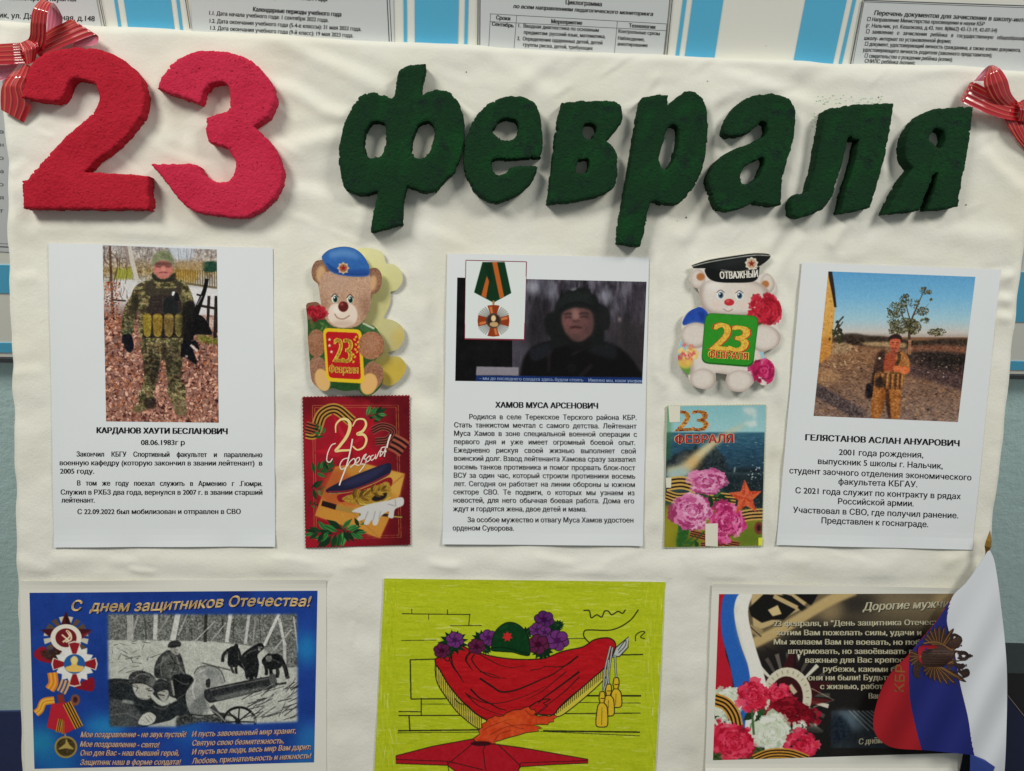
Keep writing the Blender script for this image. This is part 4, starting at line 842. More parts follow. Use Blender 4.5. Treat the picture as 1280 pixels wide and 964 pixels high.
c.line([(365, 358), (400, 345), (432, 355)], 14, (46, 34, 36), .85, 1); c.line([(490, 352), (530, 342), (572, 350)], 13, (46, 34, 36), .85, 1); c.ell(465, 405, 40, 12, (82, 52, 54), .7, 1.5); c.line([(372, 382), (405, 376), (430, 384)], 9, (38, 28, 30), .85, .8); c.line([(492, 378), (530, 370), (566, 378)], 9, (38, 28, 30), .85, .8); c.poly([(438, 395), (452, 340), (470, 335), (486, 395)], (150, 116, 108), .5, 2); c.line([(440, 400), (462, 412), (492, 400)], 8, (66, 42, 44), .8, 1); c.line([(405, 430), (395, 470), (420, 520)], 8, (82, 56, 56), .5, 2); c.line([(530, 430), (545, 470), (520, 520)], 9, (66, 46, 48), .6, 2); c.line([(415, 465), (460, 458), (515, 465)], 15, (58, 32, 36), .95, 1); c.ell(465, 490, 45, 10, (116, 74, 76), .7, 1.5); c.ell(465, 550, 70, 24, (72, 56, 56), .7, 3)
c.poly([(380, 520), (440, 580), (520, 590), (590, 540), (580, 640), (420, 640)], (24, 22, 24), .85, 2)
c.at(564, 320, 6.02)
c.poly([(190, 900), (640, 904), (640, 960), (185, 945)], (28, 56, 112), 1, .2, smooth=False); c.at(0, 0, 1)
c.poly([(596, 469.6), (804, 472), (804, 481), (594, 477.5)], (26, 52, 106), 1, .3, smooth=False)
c.at(564, 320, 6.02); c.poly([(190, 832), (508, 838), (506, 900), (186, 898)], (134, 130, 138), 1, .4, smooth=False)
c.noise(7, 1.3, 36)
picture('photo', c, [(571.6, 347), (808, 352.3), (802.6, 479.6), (569, 476.2)], sh_m, s_mid, k=.3, g=.95)
k = Ink(); k.line('– мы до последнего солдата здесь будем стоять    Именно мы, наши уверен', 599, 474.8, 802.5, 478.3, 3.9, nib=(.12, 0)); k.build('caption', mat('caption_ink', (150, 172, 206), .5), s_mid, sh_m.world, .3)
c = Canvas(580, 324, 662, 428, 2.6, (196, 202, 201)).at(564, 320, 6.02)
c.poly([(235, 46), (402, 46), (452, 280), (318, 352), (172, 275)], (18, 56, 32), 1, .2, smooth=False); c.poly([(308, 46), (345, 46), (398, 308), (365, 322)], (168, 94, 44), 1, .2, smooth=False); c.poly([(258, 185), (268, 150), (285, 190), (262, 318), (226, 300)], (168, 94, 44), 1, .2, smooth=False); c.poly([(250, 60), (300, 60), (310, 200), (290, 200), (268, 130)], (14, 44, 26), .6, 1, smooth=False)
for a in range(4):
    for d in (-16, -8, 0, 8, 16):
        t = math.radians(45+90*a+d); c.line([(318+60*math.cos(t), 488+60*math.sin(t)), (318+128*math.cos(t), 488+118*math.sin(t))], 6, (92, 88, 82), .9, smooth=False)
for a in range(4):
    t = math.pi/2*a; R = lambda x, y: (318+x*math.cos(t)-y*math.sin(t), 488+x*math.sin(t)+y*math.cos(t))
    c.poly([R(22, -16), R(114, -46), R(120, 0), R(114, 46), R(22, 16)], (132, 62, 30), 1, .15, smooth=False); c.poly([R(40, -14), R(106, -34), R(106, -12), R(44, 0)], (206, 140, 90), .7, .5, smooth=False)
c.ell(318, 488, 58, 58, (84, 66, 56), 1); c.ell(318, 488, 46, 46, (58, 46, 42), 1); c.ell(318, 470, 18, 24, (204, 178, 140), 1, .3); c.poly([(290, 520), (300, 500), (345, 500), (352, 525), (318, 534)], (176, 146, 108), 1, .3); c.ell(318, 352, 9, 18, (150, 120, 80), 1)
M4 = mat('card_edge_red', (120, 34, 52), .5)
o = picture('medal_card', c, [(582.6, 325.6), (658, 327.6), (655, 424.4), (581, 423.2)], sh_m, s_mid, dz=.34, res=2.6)
k = Ink(); k.stroke([(582.4, 325.4), (658, 327.4)], 1.0); k.stroke([(658, 327.2), (655.2, 424.8)], 1.0); k.stroke([(582.4, 325.4), (580.9, 423.6)], .8); k.stroke([(580.8, 423.6), (655.4, 424.8)], 1.7); k.build('card_border', M4, s_mid, sh_m.world, .4)

# ------------------------------------------------------------------ photo on the right sheet: a man on rubble ground, wall, tree, blue sky
c = Canvas(1014, 336, 1222, 530, 2.0, (120, 96, 70)).at(1015, 330, 6.095)
c.grad([(50, (88, 144, 186)), (250, (112, 164, 198)), (420, (150, 182, 196)), (520, (182, 178, 174)), (560, (160, 146, 136))])
c.grad([(555, (124, 92, 72)), (700, (128, 96, 72)), (900, (118, 92, 76)), (1200, (124, 104, 94))], al=(c.Y > 330+560/6.095)[..., None]*1.0)
gm = (c.Y > 330+585/6.095)*1.0
c.noise(24, 6, 41, (1, .85, .7), mask=gm, cy=3); c.specks(1100, 42, (1015, 426, 1220, 530), (.5, 2.0), [(156, 118, 86), (84, 60, 50), (170, 134, 100), (60, 44, 42), (136, 108, 90), (146, 104, 68)], (.3, .85), asp=.5, rot=.1, clip=gm)
y0 = 577
c.poly([(160, 570), (240, 535), (330, 530), (420, 545), (540, 550), (600, 560), (800, 585), (1000, 570), (1190, 575), (1190, 640), (900, 660), (600, 640), (160, 600)], (56, 46, 38), .95, 1, tex=26, cell=3)
c.poly([(380, 600), (560, 595), (720, 610), (700, 640), (420, 620)], (176, 148, 112), .85, 1, tex=20, cell=2)
c.poly([(740, y0+50), (1000, y0+40), (1180, y0+60), (1175, y0+110), (960, y0+95), (760, y0+90)], (124, 84, 66), .9, 1.5, tex=20, cell=3)
c.poly([(740, y0+95), (1180, y0+110), (1170, y0+260), (960, y0+240), (760, y0+190)], (50, 40, 40), .92, 1.6, tex=24, cell=3); c.poly([(880, y0+110), (1180, y0+130), (1160, y0+200), (940, y0+190)], (34, 30, 26), .8, 2, tex=14, cell=2)
c.poly([(740, y0+190), (960, y0+235), (1150, y0+260), (1140, y0+380), (900, y0+310), (730, y0+260)], (72, 56, 58), .85, 2, tex=20, cell=3)
c.specks(200, 43, (1140, 442, 1208, 482), (.4, 1.2), [(150, 116, 92), (30, 26, 26), (110, 80, 60)], (.4, .8))
c.specks(6, 45, (1150, 450, 1206, 472), (.6, 1.3), [(190, 176, 168)], (.6, .9))
c.poly([(40, y0+340), (160, y0+400), (420, y0+560), (300, y0+590), (220, y0+540), (30, y0+430)], (74, 64, 66), .85, 1.5, tex=34, cell=1.6)
c.poly([(140, 600), (260, 600), (300, 660), (160, 690), (140, 660)], (158, 136, 108), .7, 1.5, tex=30, cell=2); c.specks(40, 44, (1032, 432, 1075, 462), (1, 3), [(184, 154, 118), (120, 92, 70), (192, 168, 134)], (.4, .8))
c.poly([(40, 800), (200, 830), (200, 900), (40, 900)], (178, 140, 100), .5, 3, tex=20, cell=2)
c.poly([(122, 60), (150, 200), (175, 330), (150, 575), (140, 690), (50, 760), (60, 610), (95, 300)], (196, 150, 84), 1, .4, smooth=False, tex=16, cell=3); c.poly([(70, 580), (145, 560), (140, 690), (55, 750)], (168, 112, 54), .7, 2)
c.poly([(122, 55), (152, 55), (172, 190), (186, 330), (168, 330), (152, 230), (128, 110)], (48, 38, 36), 1, .3, smooth=False)
c.specks(30, 46, (1028, 360, 1042, 430), (.4, 1.0), [(90, 62, 36)], (.5, .9))
tg = [(66, 64, 40), (46, 46, 32), (92, 86, 54), (120, 112, 76), (40, 38, 30)]
c.line([(740, 577), (742, 500), (760, 420), (810, 300), (840, 230)], 22, (78, 62, 48), 1, w1=5); c.line([(742, 500), (690, 400), (650, 320)], 12, (70, 58, 44), 1, w1=4); c.line([(750, 440), (720, 330), (715, 250)], 10, (74, 60, 46), 1, w1=3); c.line([(775, 390), (850, 340), (890, 300)], 7, (86, 72, 58), 1, w1=2); c.line([(745, 577), (742, 690)], 24, (150, 112, 84), .9)
r = np.random.default_rng(12); o_ = c.o
for cx, cy, rx_, ry_, n in ((640, 350, 70, 60, 90), (620, 420, 50, 60, 50), (700, 290, 40, 50, 40), (715, 245, 22, 18, 14), (850, 205, 30, 30, 26), (890, 215, 22, 16, 14), (840, 360, 50, 34, 40), (860, 430, 34, 20, 20), (700, 470, 110, 60, 170), (770, 480, 60, 60, 110), (650, 510, 70, 34, 70), (950, 520, 70, 28, 60), (905, 270, 12, 10, 5), (780, 300, 40, 40, 20)):
    for i in range(int(n*2.6)):
        a = r.uniform(0, 6.28); d = math.sqrt(r.random()); sz = r.uniform(3, 8.5); c.ell(cx+rx_*d*math.cos(a), cy+ry_*d*math.sin(a), sz, sz*.5, tg[r.integers(5)], r.uniform(.6, 1), .15, rot=r.uniform(0, 3.1))
for i in range(40): c.ell(200+r.normal(0, 26), 520+r.normal(0, 34), 14, 8, tg[r.integers(2)], .9, rot=r.uniform(0, 3))
c.line([(175, 500), (205, 440), (240, 400)], 12, (52, 50, 40), .9); c.line([(180, 520), (235, 440)], 8, (60, 58, 46), .9)
S_ = lambda P: [(x, y+y0) for x, y in P]
c.poly(S_([(440, 360), (500, 110), (560, 90), (520, 400), (430, 450), (405, 400)]), (34, 24, 26), .85, 1.2)
c.poly(S_([(500, 240), (700, 250), (680, 380), (672, 560), (660, 600), (610, 600), (600, 560), (560, 440), (525, 560), (515, 600), (455, 600), (455, 480), (470, 360)]), (150, 98, 52), 1, .4, tex=34, cell=2)   # trousers
c.poly(S_([(560, 380), (585, 380), (600, 600), (580, 590), (560, 470)]), (58, 34, 22), .85, .8); c.poly(S_([(530, 380), (555, 370), (540, 540), (522, 580)]), (120, 68, 28), .7, 1.2)
c.poly(S_([(500, 105), (560, 85), (590, 100), (640, 100), (700, 95), (735, 140), (745, 230), (700, 270), (500, 260), (480, 200)]), (116, 78, 50), 1, .5, tex=22, cell=2)
c.poly(S_([(500, 110), (555, 88), (560, 240), (490, 250), (480, 190)]), (62, 44, 38), .9, .8); c.poly(S_([(560, 120), (600, 100), (640, 120), (630, 240), (550, 245)]), (148, 74, 50), 1, .6); c.poly(S_([(640, 110), (690, 95), (735, 140), (745, 215), (690, 200), (650, 200)]), (156, 106, 62), 1, .5, tex=26, cell=2)
c.line(S_([(655, 95), (665, 140), (625, 240)]), 26, (74, 56, 36), .95); c.poly(S_([(620, 210), (660, 200), (740, 215), (735, 255), (680, 265), (630, 245)]), (198, 112, 70), 1, .4); c.poly(S_([(625, 205), (655, 200), (660, 240), (625, 240)]), (188, 104, 66), 1, .3)
c.poly(S_([(500, 250), (690, 255), (690, 340), (640, 370), (520, 370), (480, 350)]), (124, 86, 52), 1, .5, tex=40, cell=2)
for x in (520, 560, 600, 640, 672): c.line(S_([(x, 255), (x-6+r.uniform(-5, 5), 380)]), 13, (76, 46, 28), .85, .4); c.line(S_([(x+18, 262), (x+12, 350)]), 10, (194, 142, 84), .7, .4)
c.poly(S_([(485, 300), (540, 290), (545, 350), (490, 360)]), (40, 30, 28), .85, 1); c.poly(S_([(410, 350), (450, 340), (460, 430), (430, 445)]), (28, 22, 26), .9, .6)
c.poly(S_([(592, 20), (600, -5), (640, -12), (672, 0), (672, 40), (655, 85), (625, 95), (600, 75)]), (176, 92, 66), 1, .4); c.poly(S_([(584, 10), (590, -25), (640, -42), (680, -25), (682, 15), (668, -2), (630, -8), (598, 0)]), (50, 32, 30), 1, .4)
c.poly(S_([(600, 65), (625, 95), (660, 75), (650, 60), (628, 58)]), (110, 60, 46), .45, .8); c.line(S_([(604, 22), (624, 24)]), 6, (70, 36, 34), .9, .3); c.line(S_([(640, 22), (662, 22)]), 6, (70, 36, 34), .9, .3); c.line(S_([(632, 25), (630, 45)]), 7, (206, 126, 92), .7, .4); c.line(S_([(620, 67), (640, 67)]), 4, (104, 46, 42), .7, .3); c.poly(S_([(600, 90), (640, 88), (640, 130), (600, 130)]), (136, 66, 48), .9, .5)
c.ell(515, y0+142, 9, 8, (214, 200, 180), .9)
c.noise(30, 2.2, 48, (1, .9, .8), mask=gm, cy=1.3); c.noise(9, 1.2, 47)
picture('photo', c, [(1035.4, 339.3), (1219, 346.2), (1197.4, 527.6), (1017, 520)], sh_r, s_right, k=.28)
# ------------------------------------------------------------------ two die-cut bear cards
GB, GP = 'die-cut bear cards', 'small greeting postcards under the bear cards'
gold_m = mat('gold_lettering', (214, 176, 62), 0.35, 0.5, var=[(500, 2, (176, 126, 30), .45, .7)]); red_m = mat('red_lettering', (176, 40, 32), 0.4, 0.4); white_m = mat('white_lettering', (214, 210, 200), 0.5, 0.3)
z = (360, 300, 4.82); c = Canvas(380, 304, 482, 498, 2.0, (128, 92, 72)).at(*z)
FUR = (184, 149, 126)
def fur(P, col, seed, n=110, r_=(.3, .9)):
    c.poly(P, col, 1, .3, tex=26, cell=1.5); m = c.full(P); q = np.array([p[:2] for p in P], float); b = (c.o[0]+q[:, 0].min()/c.o[2], c.o[1]+q[:, 1].min()/c.o[2], c.o[0]+q[:, 0].max()/c.o[2], c.o[1]+q[:, 1].max()/c.o[2])
    c.specks(n, seed, b, r_, [tuple(v-34 for v in col), tuple(v+26 for v in col), tuple(v-20 for v in col)], (.35, .75), asp=.5, clip=m)
def oval(cx, cy, rx_, ry_, rot=0, n=12):
    t = np.linspace(0, 6.283, n, endpoint=False); return [(cx+rx_*math.cos(a)*math.cos(rot)-ry_*math.sin(a)*math.sin(rot), cy+rx_*math.cos(a)*math.sin(rot)+ry_*math.sin(a)*math.cos(rot)) for a in t]
c.poly([(110, 480), (580, 480), (590, 960), (110, 960)], (52, 84, 44), 1, 0, smooth=False); c.specks(200, 3, (383, 402, 480, 488), (1, 4), [(40, 66, 34), (86, 104, 50), (110, 96, 60), (60, 100, 54)], (.5, .9), asp=.6)
fur(oval(185, 192, 46, 74, .1), (138, 104, 84), 1); c.ell(198, 206, 28, 50, (206, 166, 124), .9, 1.2, rot=.1)
fur(oval(528, 250, 40, 80, .1), (140, 104, 82), 2); c.ell(510, 262, 24, 48, (208, 166, 124), .9, 1.2, rot=.2)
fur([(190, 260), (215, 200), (350, 180), (480, 190), (500, 300), (495, 400), (462, 480), (400, 525), (300, 528), (240, 495), (196, 410), (180, 330)], FUR, 4, 420, (.3, .9))
c.ell(300, 260, 90, 50, (182, 152, 136), .5, 5); c.ell(470, 400, 30, 80, (116, 80, 64), .5, 4); c.ell(210, 380, 24, 70, (130, 94, 76), .4, 4)
c.poly([(245, 420), (275, 385), (330, 385), (390, 390), (418, 440), (405, 500), (350, 525), (290, 520), (245, 480)], (222, 204, 188), 1, .6); c.ell(330, 505, 70, 18, (176, 146, 128), .5, 2); c.ell(300, 420, 30, 24, (240, 228, 216), .7, 2)
c.ell(333, 402, 31, 32, (96, 32, 28), 1, .3); c.ell(324, 388, 12, 8, (170, 90, 80), .8, .8); c.line([(280, 445), (300, 470), (335, 476), (372, 455)], 6, (126, 84, 70), .8, .3)
for x, y in ((282, 354), (374, 358)): c.ell(x, y, 20, 26, (226, 224, 214), 1, .2); c.ell(x+3, y+3, 14, 20, (40, 92, 78), 1, .2); c.ell(x+4, y+4, 8, 13, (14, 28, 26), 1, .2); c.ell(x-2, y-6, 4, 5, (244, 244, 240), 1); c.line([(x-20, y-10), (x, y-28), (x+22, y-8)], 6, (60, 40, 34), .9, .2)
c.poly([(206, 95), (250, 58), (330, 40), (400, 52), (452, 92), (487, 150), (490, 180), (482, 216), (400, 222), (320, 212), (262, 192), (226, 152), (208, 118)], (52, 102, 168), 1, .2, tex=8, cell=3)
c.poly([(250, 75), (330, 55), (400, 70), (430, 110), (330, 100), (260, 110)], (104, 146, 198), .75, 2.5); c.poly([(240, 150), (330, 180), (480, 180), (480, 214), (330, 212), (262, 190)], (34, 74, 140), .8, 1.2); c.line([(232, 140), (300, 190), (400, 208), (484, 204)], 7, (30, 64, 120), .8, .4)
c.poly(star(333, 170, 38, 28, n=8), (206, 176, 140), 1, .2, smooth=False); c.ell(333, 170, 24, 24, (160, 110, 80), 1); c.poly(star(333, 170, 22, 9), (150, 30, 34), 1, smooth=False)
c.flower(168, 440, 66, [(168, 30, 46), (140, 20, 36), (190, 50, 64), (120, 14, 30)], 6); sprig(c, 160, 530, 1.2, 90, 7, [(36, 96, 44), (56, 120, 58), (30, 76, 36)], 4); sprig(c, 150, 700, .6, 80, 5, [(36, 96, 44), (56, 120, 58), (30, 76, 36)], 5); sprig(c, 235, 510, 2.8, 80, 5, [(70, 110, 50), (90, 130, 60), (50, 86, 40)], 6)
c.poly([(445, 505), (500, 505), (545, 545), (550, 580), (480, 560), (440, 540)], (66, 104, 60), 1, .4, tex=26, cell=2); c.line([(450, 500), (520, 535)], 12, (210, 210, 190), .85, .4)
fur(oval(172, 622, 56, 84), (150, 106, 80), 7, 70); c.ell(165, 600, 26, 36, (176, 136, 110), .5, 3)
c.ell(345, 882, 96, 32, (38, 76, 36), 1, .4, tex=16, cell=2)
fur(oval(186, 800, 62, 100, -.2), (152, 112, 90), 8, 70); c.ell(208, 845, 44, 70, (216, 172, 114), 1, .6, rot=-.3); fur(oval(512, 815, 66, 90, .3), (150, 108, 84), 9, 70); c.ell(487, 868, 50, 66, (218, 172, 110), 1, .6, rot=.3)
def rrect(a, b, d, e, r_, n=5):
    Q = [np.array(v, float) for v in (a, b, d, e)]; out = []
    for i in range(4):
        p, u_, w_ = Q[i], Q[i-1]-Q[i], Q[(i+1) % 4]-Q[i]; u_ = p+u_/np.linalg.norm(u_)*r_; w_ = p+w_/np.linalg.norm(w_)*r_
        out += [tuple((1-t)**2*u_+2*t*(1-t)*p+t*t*w_) for t in np.linspace(0, 1, n)]
    return out
c.poly(rrect((210, 530), (442, 540), (462, 866), (232, 852), 34), (222, 184, 40), 1, .2, smooth=False); c.poly(rrect((226, 552), (424, 560), (440, 842), (246, 830), 24), (178, 26, 34), 1, .2, smooth=False, tex=8, cell=4)
fur(oval(502, 636, 80, 84, .2), (160, 112, 84), 10, 90); c.ell(500, 620, 40, 44, (182, 140, 114), .5, 4); c.line([(430, 600), (450, 620)], 5, (110, 72, 54), .7, .4); c.line([(425, 640), (448, 650)], 5, (110, 72, 54), .7, .4)
for x, y in ((250, 600), (250, 636), (262, 674)): c.poly(star(x, y, 12, 5), (232, 214, 190), .95, smooth=False)
for i in range(11): c.ell(402+16*math.sin(i*.45)+(-8 if i % 2 else 8), 585+i*15, 9, 6, (216, 176, 52), .95, rot=.8 if i % 2 else -.8)
hf1 = lambda x, y: 6+7*np.clip((x-384)/95, 0, 1)
ol = zc([(206, 95), (250, 58), (330, 40), (400, 52), (452, 92), (487, 150), (492, 172, 1), (535, 170), (562, 205), (564, 270), (535, 318), (498, 328, 1), (495, 400), (465, 480), (452, 500, 1), (520, 520), (560, 575), (580, 620), (572, 680), (535, 715), (512, 738, 1), (560, 760), (578, 810), (566, 870), (530, 915), (480, 942), (440, 925), (420, 905), (340, 910), (265, 892), (240, 908), (200, 905), (150, 860), (135, 800), (130, 720), (120, 600), (118, 500), (108, 395, 1), (120, 380), (170, 374), (200, 392, 1), (188, 310), (182, 266, 1), (150, 235), (142, 180), (165, 130), (205, 120, 1)], *z)
b1 = empty('bear_card', board2world(*px2board(430., 490.), 0.)); tag(b1, 'brown bear card in a blue beret holding a red plaque', 'greeting card', GB)
cutout('bear_front', ol, c, hf1, gloss_m, b1)
c2 = Canvas(440, 306, 512, 488, 1.6, (214, 206, 128)).at(*z); c2.grad([(60, (214, 210, 160)), (250, (208, 204, 148)), (420, (192, 186, 132)), (620, (184, 178, 136)), (840, (192, 172, 90))]); c2.ell(680, 590, 60, 60, (196, 172, 92), .7, 5); c2.ell(650, 780, 80, 80, (198, 170, 66), .7, 5); c2.noise(5, 5, 3)
cutout('back_leaf', zc([(400, 80), (440, 48), (560, 68), (592, 140), (640, 148), (682, 190), (690, 250), (655, 300), (618, 312, 1), (615, 380), (575, 472, 1), (640, 488), (692, 530), (700, 590), (665, 655), (605, 675, 1), (610, 702, 1), (672, 706), (712, 755), (702, 805), (650, 862), (600, 880), (540, 840), (440, 700)], *z), c2, lambda x, y: 3.2+1.5*np.clip((x-470)/40, 0, 1)+.8*np.sin(y/16), print_m, b1, step=1.0)
fn = flat_fn(lambda x, y: hf1(x, y)); k = Ink(); k.line('2', *zc([(272, 735), (330, 738)], *z)[0][:2], *zc([(272, 735), (326, 738)], *z)[1], 30, nib=(1.0, .2)); k.line('3', *zc([(328, 738)], *z)[0], *zc([(382, 741)], *z)[0], 30, nib=(1.0, .2)); k.line('Февраля', *zc([(248, 800)], *z)[0], *zc([(422, 806)], *z)[0], 10, bold=.03, nib=(.4, 0)); k.build('plaque_lettering', gold_m, b1, fn, .2)
# the white bear
z = (820, 300, 4.589); c = Canvas(846, 315, 980, 492, 2.0, (214, 206, 198)).at(*z)
WH = (216, 207, 198)
c.poly([(128, 590), (330, 560), (700, 620), (690, 660), (560, 700), (200, 720), (128, 700)], (150, 190, 206), 1, .5)
def soft(P, col, dark=(170, 154, 146)):
    q = np.array([p[:2] for p in P], float); m_ = q.mean(0); c.poly(P, dark, 1, .4); c.poly([tuple(m_+(p-m_)*.86-np.array([3, 5])) for p in q], col, .95, 2.2, tex=9, cell=1.5)
soft(oval(240, 226, 44, 58), WH); c.ell(256, 212, 24, 22, (172, 108, 62), .95, .6); soft(oval(640, 250, 42, 58), WH); c.ell(627, 254, 22, 21, (172, 108, 62), .95, .6)
soft([(245, 300), (290, 236), (420, 228), (560, 236), (642, 285), (640, 350), (590, 425), (420, 440), (300, 420), (255, 370)], WH); c.ell(330, 260, 60, 30, (236, 230, 224), .7, 4); c.ell(560, 300, 60, 60, (206, 186, 176), .4, 5)
for x, y in ((370, 315), (478, 318)): c.ell(x, y, 22, 25, (232, 230, 226), 1, .2); c.ell(x+2, y+2, 16, 19, (84, 116, 142), 1, .2); c.ell(x+2, y+2, 9, 12, (24, 34, 44), 1, .2); c.ell(x-4, y-5, 4, 5, (240, 240, 240), 1); c.line([(x-22, y-12), (x, y-27), (x+23, y-12)], 5, (80, 70, 68), .85, .2)
c.ell(420, 358, 29, 20, (186, 48, 58), 1, .3); c.ell(412, 351, 9, 5, (226, 130, 132), .8, .6); c.line([(385, 395), (412, 410), (442, 398)], 5, (150, 112, 106), .8, .3); c.ell(350, 375, 24, 18, (226, 190, 180), .5, 2); c.ell(500, 375, 24, 18, (226, 190, 180), .5, 2)
soft([(185, 640), (260, 560), (600, 600), (640, 700), (560, 800), (420, 780), (330, 780), (210, 800)], WH)
c.poly([(152, 470), (188, 412), (250, 384), (300, 425), (300, 480), (235, 490), (200, 482), (160, 490)], (40, 78, 164), 1, .3, tex=10, cell=4); c.poly([(235, 410), (280, 420), (270, 470)], (26, 54, 124), .7, 1.2)
c.poly([(130, 660), (190, 700), (190, 775), (140, 740)], (90, 140, 60), .9, .6); c.poly([(590, 640), (690, 600), (620, 700)], (150, 192, 210), 1, .4)
c.flower(625, 402, 106, [(186, 36, 56), (160, 22, 44), (206, 66, 82), (136, 16, 36), (196, 50, 70)], 14, 70, 1.0); c.line([(585, 490), (610, 478)], 10, (40, 90, 50), .9)
soft(oval(228, 548, 88, 74, -.1), WH); soft(oval(622, 566, 96, 78, .15), WH)
c.flower(180, 660, 62, [(214, 120, 110), (228, 190, 110), (206, 84, 96), (232, 206, 150)], 15, 40, 1.1); c.poly([(130, 690), (210, 690), (190, 735), (140, 730)], (220, 186, 90), .8, 1)
c.flower(612, 752, 84, [(188, 40, 96), (160, 24, 80), (212, 80, 130), (136, 20, 66)], 16, 56, 1.0)
soft(oval(270, 802, 76, 64), WH); soft(oval(480, 812, 82, 66), WH); c.poly([(345, 770), (400, 770), (405, 850), (340, 850)], (140, 130, 116), .35, 3)
c.poly(rrect((282, 418), (592, 436), (556, 732), (258, 708), 44), (26, 92, 26), 1, .2, smooth=False); c.poly(rrect((286, 421), (588, 438), (553, 722), (262, 700), 44), (50, 140, 40), 1, .2, smooth=False, tex=6, cell=4)
c.poly([(204, 146), (300, 116), (430, 94), (560, 77), (640, 80), (658, 92), (640, 118), (590, 152), (480, 182), (380, 172), (290, 164), (215, 162)], (24, 28, 27), 1, .2); c.line([(206, 152), (300, 128), (430, 106), (560, 88), (655, 90)], 5, (196, 196, 186), .9, .2); c.poly([(285, 164), (380, 172), (480, 180), (590, 152), (588, 210), (560, 238), (500, 246), (400, 246), (330, 236), (292, 208)], (18, 20, 20), 1, .2); c.line([(372, 172), (480, 182), (590, 152)], 4, (170, 170, 160), .8, .2); c.ell(430, 130, 100, 16, (60, 64, 62), .5, 3, rot=-.16)
c.poly(star(548, 136, 40, 32, n=9), (212, 200, 186), 1, .2, smooth=False); c.ell(548, 136, 26, 26, (190, 160, 130), 1); c.poly(star(548, 136, 22, 9), (130, 40, 36), 1, smooth=False)
hf2 = lambda x, y: 5.5+2.0*np.sin((x-850)/40)+1.5*np.clip((y-330)/150, 0, 1)
ol = zc([(203, 145, 1), (300, 113), (430, 92), (560, 75), (642, 78), (658, 92), (640, 120), (598, 152), (592, 200, 1), (640, 192), (678, 230), (684, 285), (668, 308, 1), (700, 340), (722, 400), (716, 462), (692, 492, 1), (713, 525), (712, 575), (690, 612), (622, 642), (618, 668, 1), (672, 710), (680, 770), (662, 815), (612, 834), (572, 802, 1), (550, 832), (500, 870), (430, 862), (402, 812), (408, 772, 1), (342, 762, 1), (342, 812), (312, 852), (250, 852), (200, 822), (182, 772, 1), (150, 745), (128, 715), (127, 620), (136, 600), (148, 540), (150, 455), (188, 410), (250, 382), (262, 378, 1), (247, 300), (240, 280, 1), (208, 262), (196, 215), (215, 172)], *z)
b2 = empty('bear_card', board2world(*px2board(908., 488.), 0.)); tag(b2, 'white bear card in a black sailor cap with carnations and green plaque', 'greeting card', GB)
cutout('bear_front', ol, c, hf2, gloss_m, b2)
k = Ink(); k.stroke(zc([(330, 640), (470, 650)], *z), 2); k.s = None
fn = flat_fn(hf2); k = Ink(); P_ = lambda a: zc([a], *z)[0]
k.line('2', *P_((306, 632)), *P_((416, 640)), 35, slant=.12, nib=(2.3, .5)); k.line('3', *P_((412, 640)), *P_((520, 646)), 33, slant=.12, nib=(2.3, .5)); k.build('plaque_outline', red_m, b2, fn, .14)
k = Ink(); k.line('2', *P_((311, 628)), *P_((412, 636)), 34, slant=.12, nib=(1.4, .2)); k.line('3', *P_((416, 636)), *P_((517, 642)), 32, slant=.12, nib=(1.4, .2)); k.build('plaque_digits', gold_m, b2, fn, .2)
k = Ink(); k.line('ФЕВРАЛЯ', *P_((300, 676)), *P_((527, 688)), 8.8, nib=(.9, .25)); k.build('plaque_halo', mat('yellow_halo', (226, 196, 90), .4), b2, fn, .14)
k = Ink(); k.line('ФЕВРАЛЯ', *P_((301, 675)), *P_((526, 687)), 8.2, nib=(.4, 0)); k.build('plaque_word', red_m, b2, fn, .2)
k = Ink(); k.line('ОТВАЖНЫЙ', *P_((368, 222)), *P_((584, 212)), 8.4, nib=(.4, 0), wave=lambda u: 3*u*(1-u)); k.build('cap_lettering', white_m, b2, fn, .2)

# ------------------------------------------------------------------ the two postcards
z = (360, 485, 4.483); c = Canvas(376, 492, 516, 688, 2.2, (140, 20, 38)).at(*z); P_ = lambda a: zc([a], *z)[0]
c.ell(330, 330, 330, 300, (168, 28, 48), .9, 22); c.poly([(560, 40), (700, 40), (700, 900), (560, 900)], (92, 10, 22), .75, 12); c.ell(150, 850, 200, 120, (172, 24, 46), .8, 14); c.ell(130, 90, 120, 60, (92, 12, 22), .7, 10); c.noise(7, 10, 51)
for d in (0, 12): c.poly([(138+d, 98+d), (618-d, 96+d), (634-d, 836-d), (148+d, 850-d)], (196, 140, 80), .0, smooth=False); c.line([(138+d, 98+d), (618-d, 96+d), (634-d, 836-d), (148+d, 850-d), (138+d, 98+d)], 3.2, (198, 140, 80), .8, smooth=False)
stripes(c, [(100, 250), (150, 250), (190, 150), (270, 120), (360, 190)], 66, (196, 150, 70), (46, 18, 20)); stripes(c, [(100, 215), (170, 235)], 60, (170, 90, 60), (46, 18, 20)); stripes(c, [(470, 240), (530, 215), (590, 240), (560, 290), (490, 300)], 46, (150, 80, 66), (40, 14, 18)); stripes(c, [(580, 300), (620, 320), (655, 345)], 100, (168, 92, 72), (44, 14, 18))
GR = [(38, 96, 46), (62, 128, 66), (28, 72, 38), (86, 150, 84), (22, 56, 30)]
sprig(c, 440, 160, -.25, 130, 9, GR, 1); sprig(c, 200, 270, -2.2, 90, 6, GR, 2)
c.poly(star(350, 320, 210, 92, -2.1), (176, 22, 44), 1, .4, smooth=False)
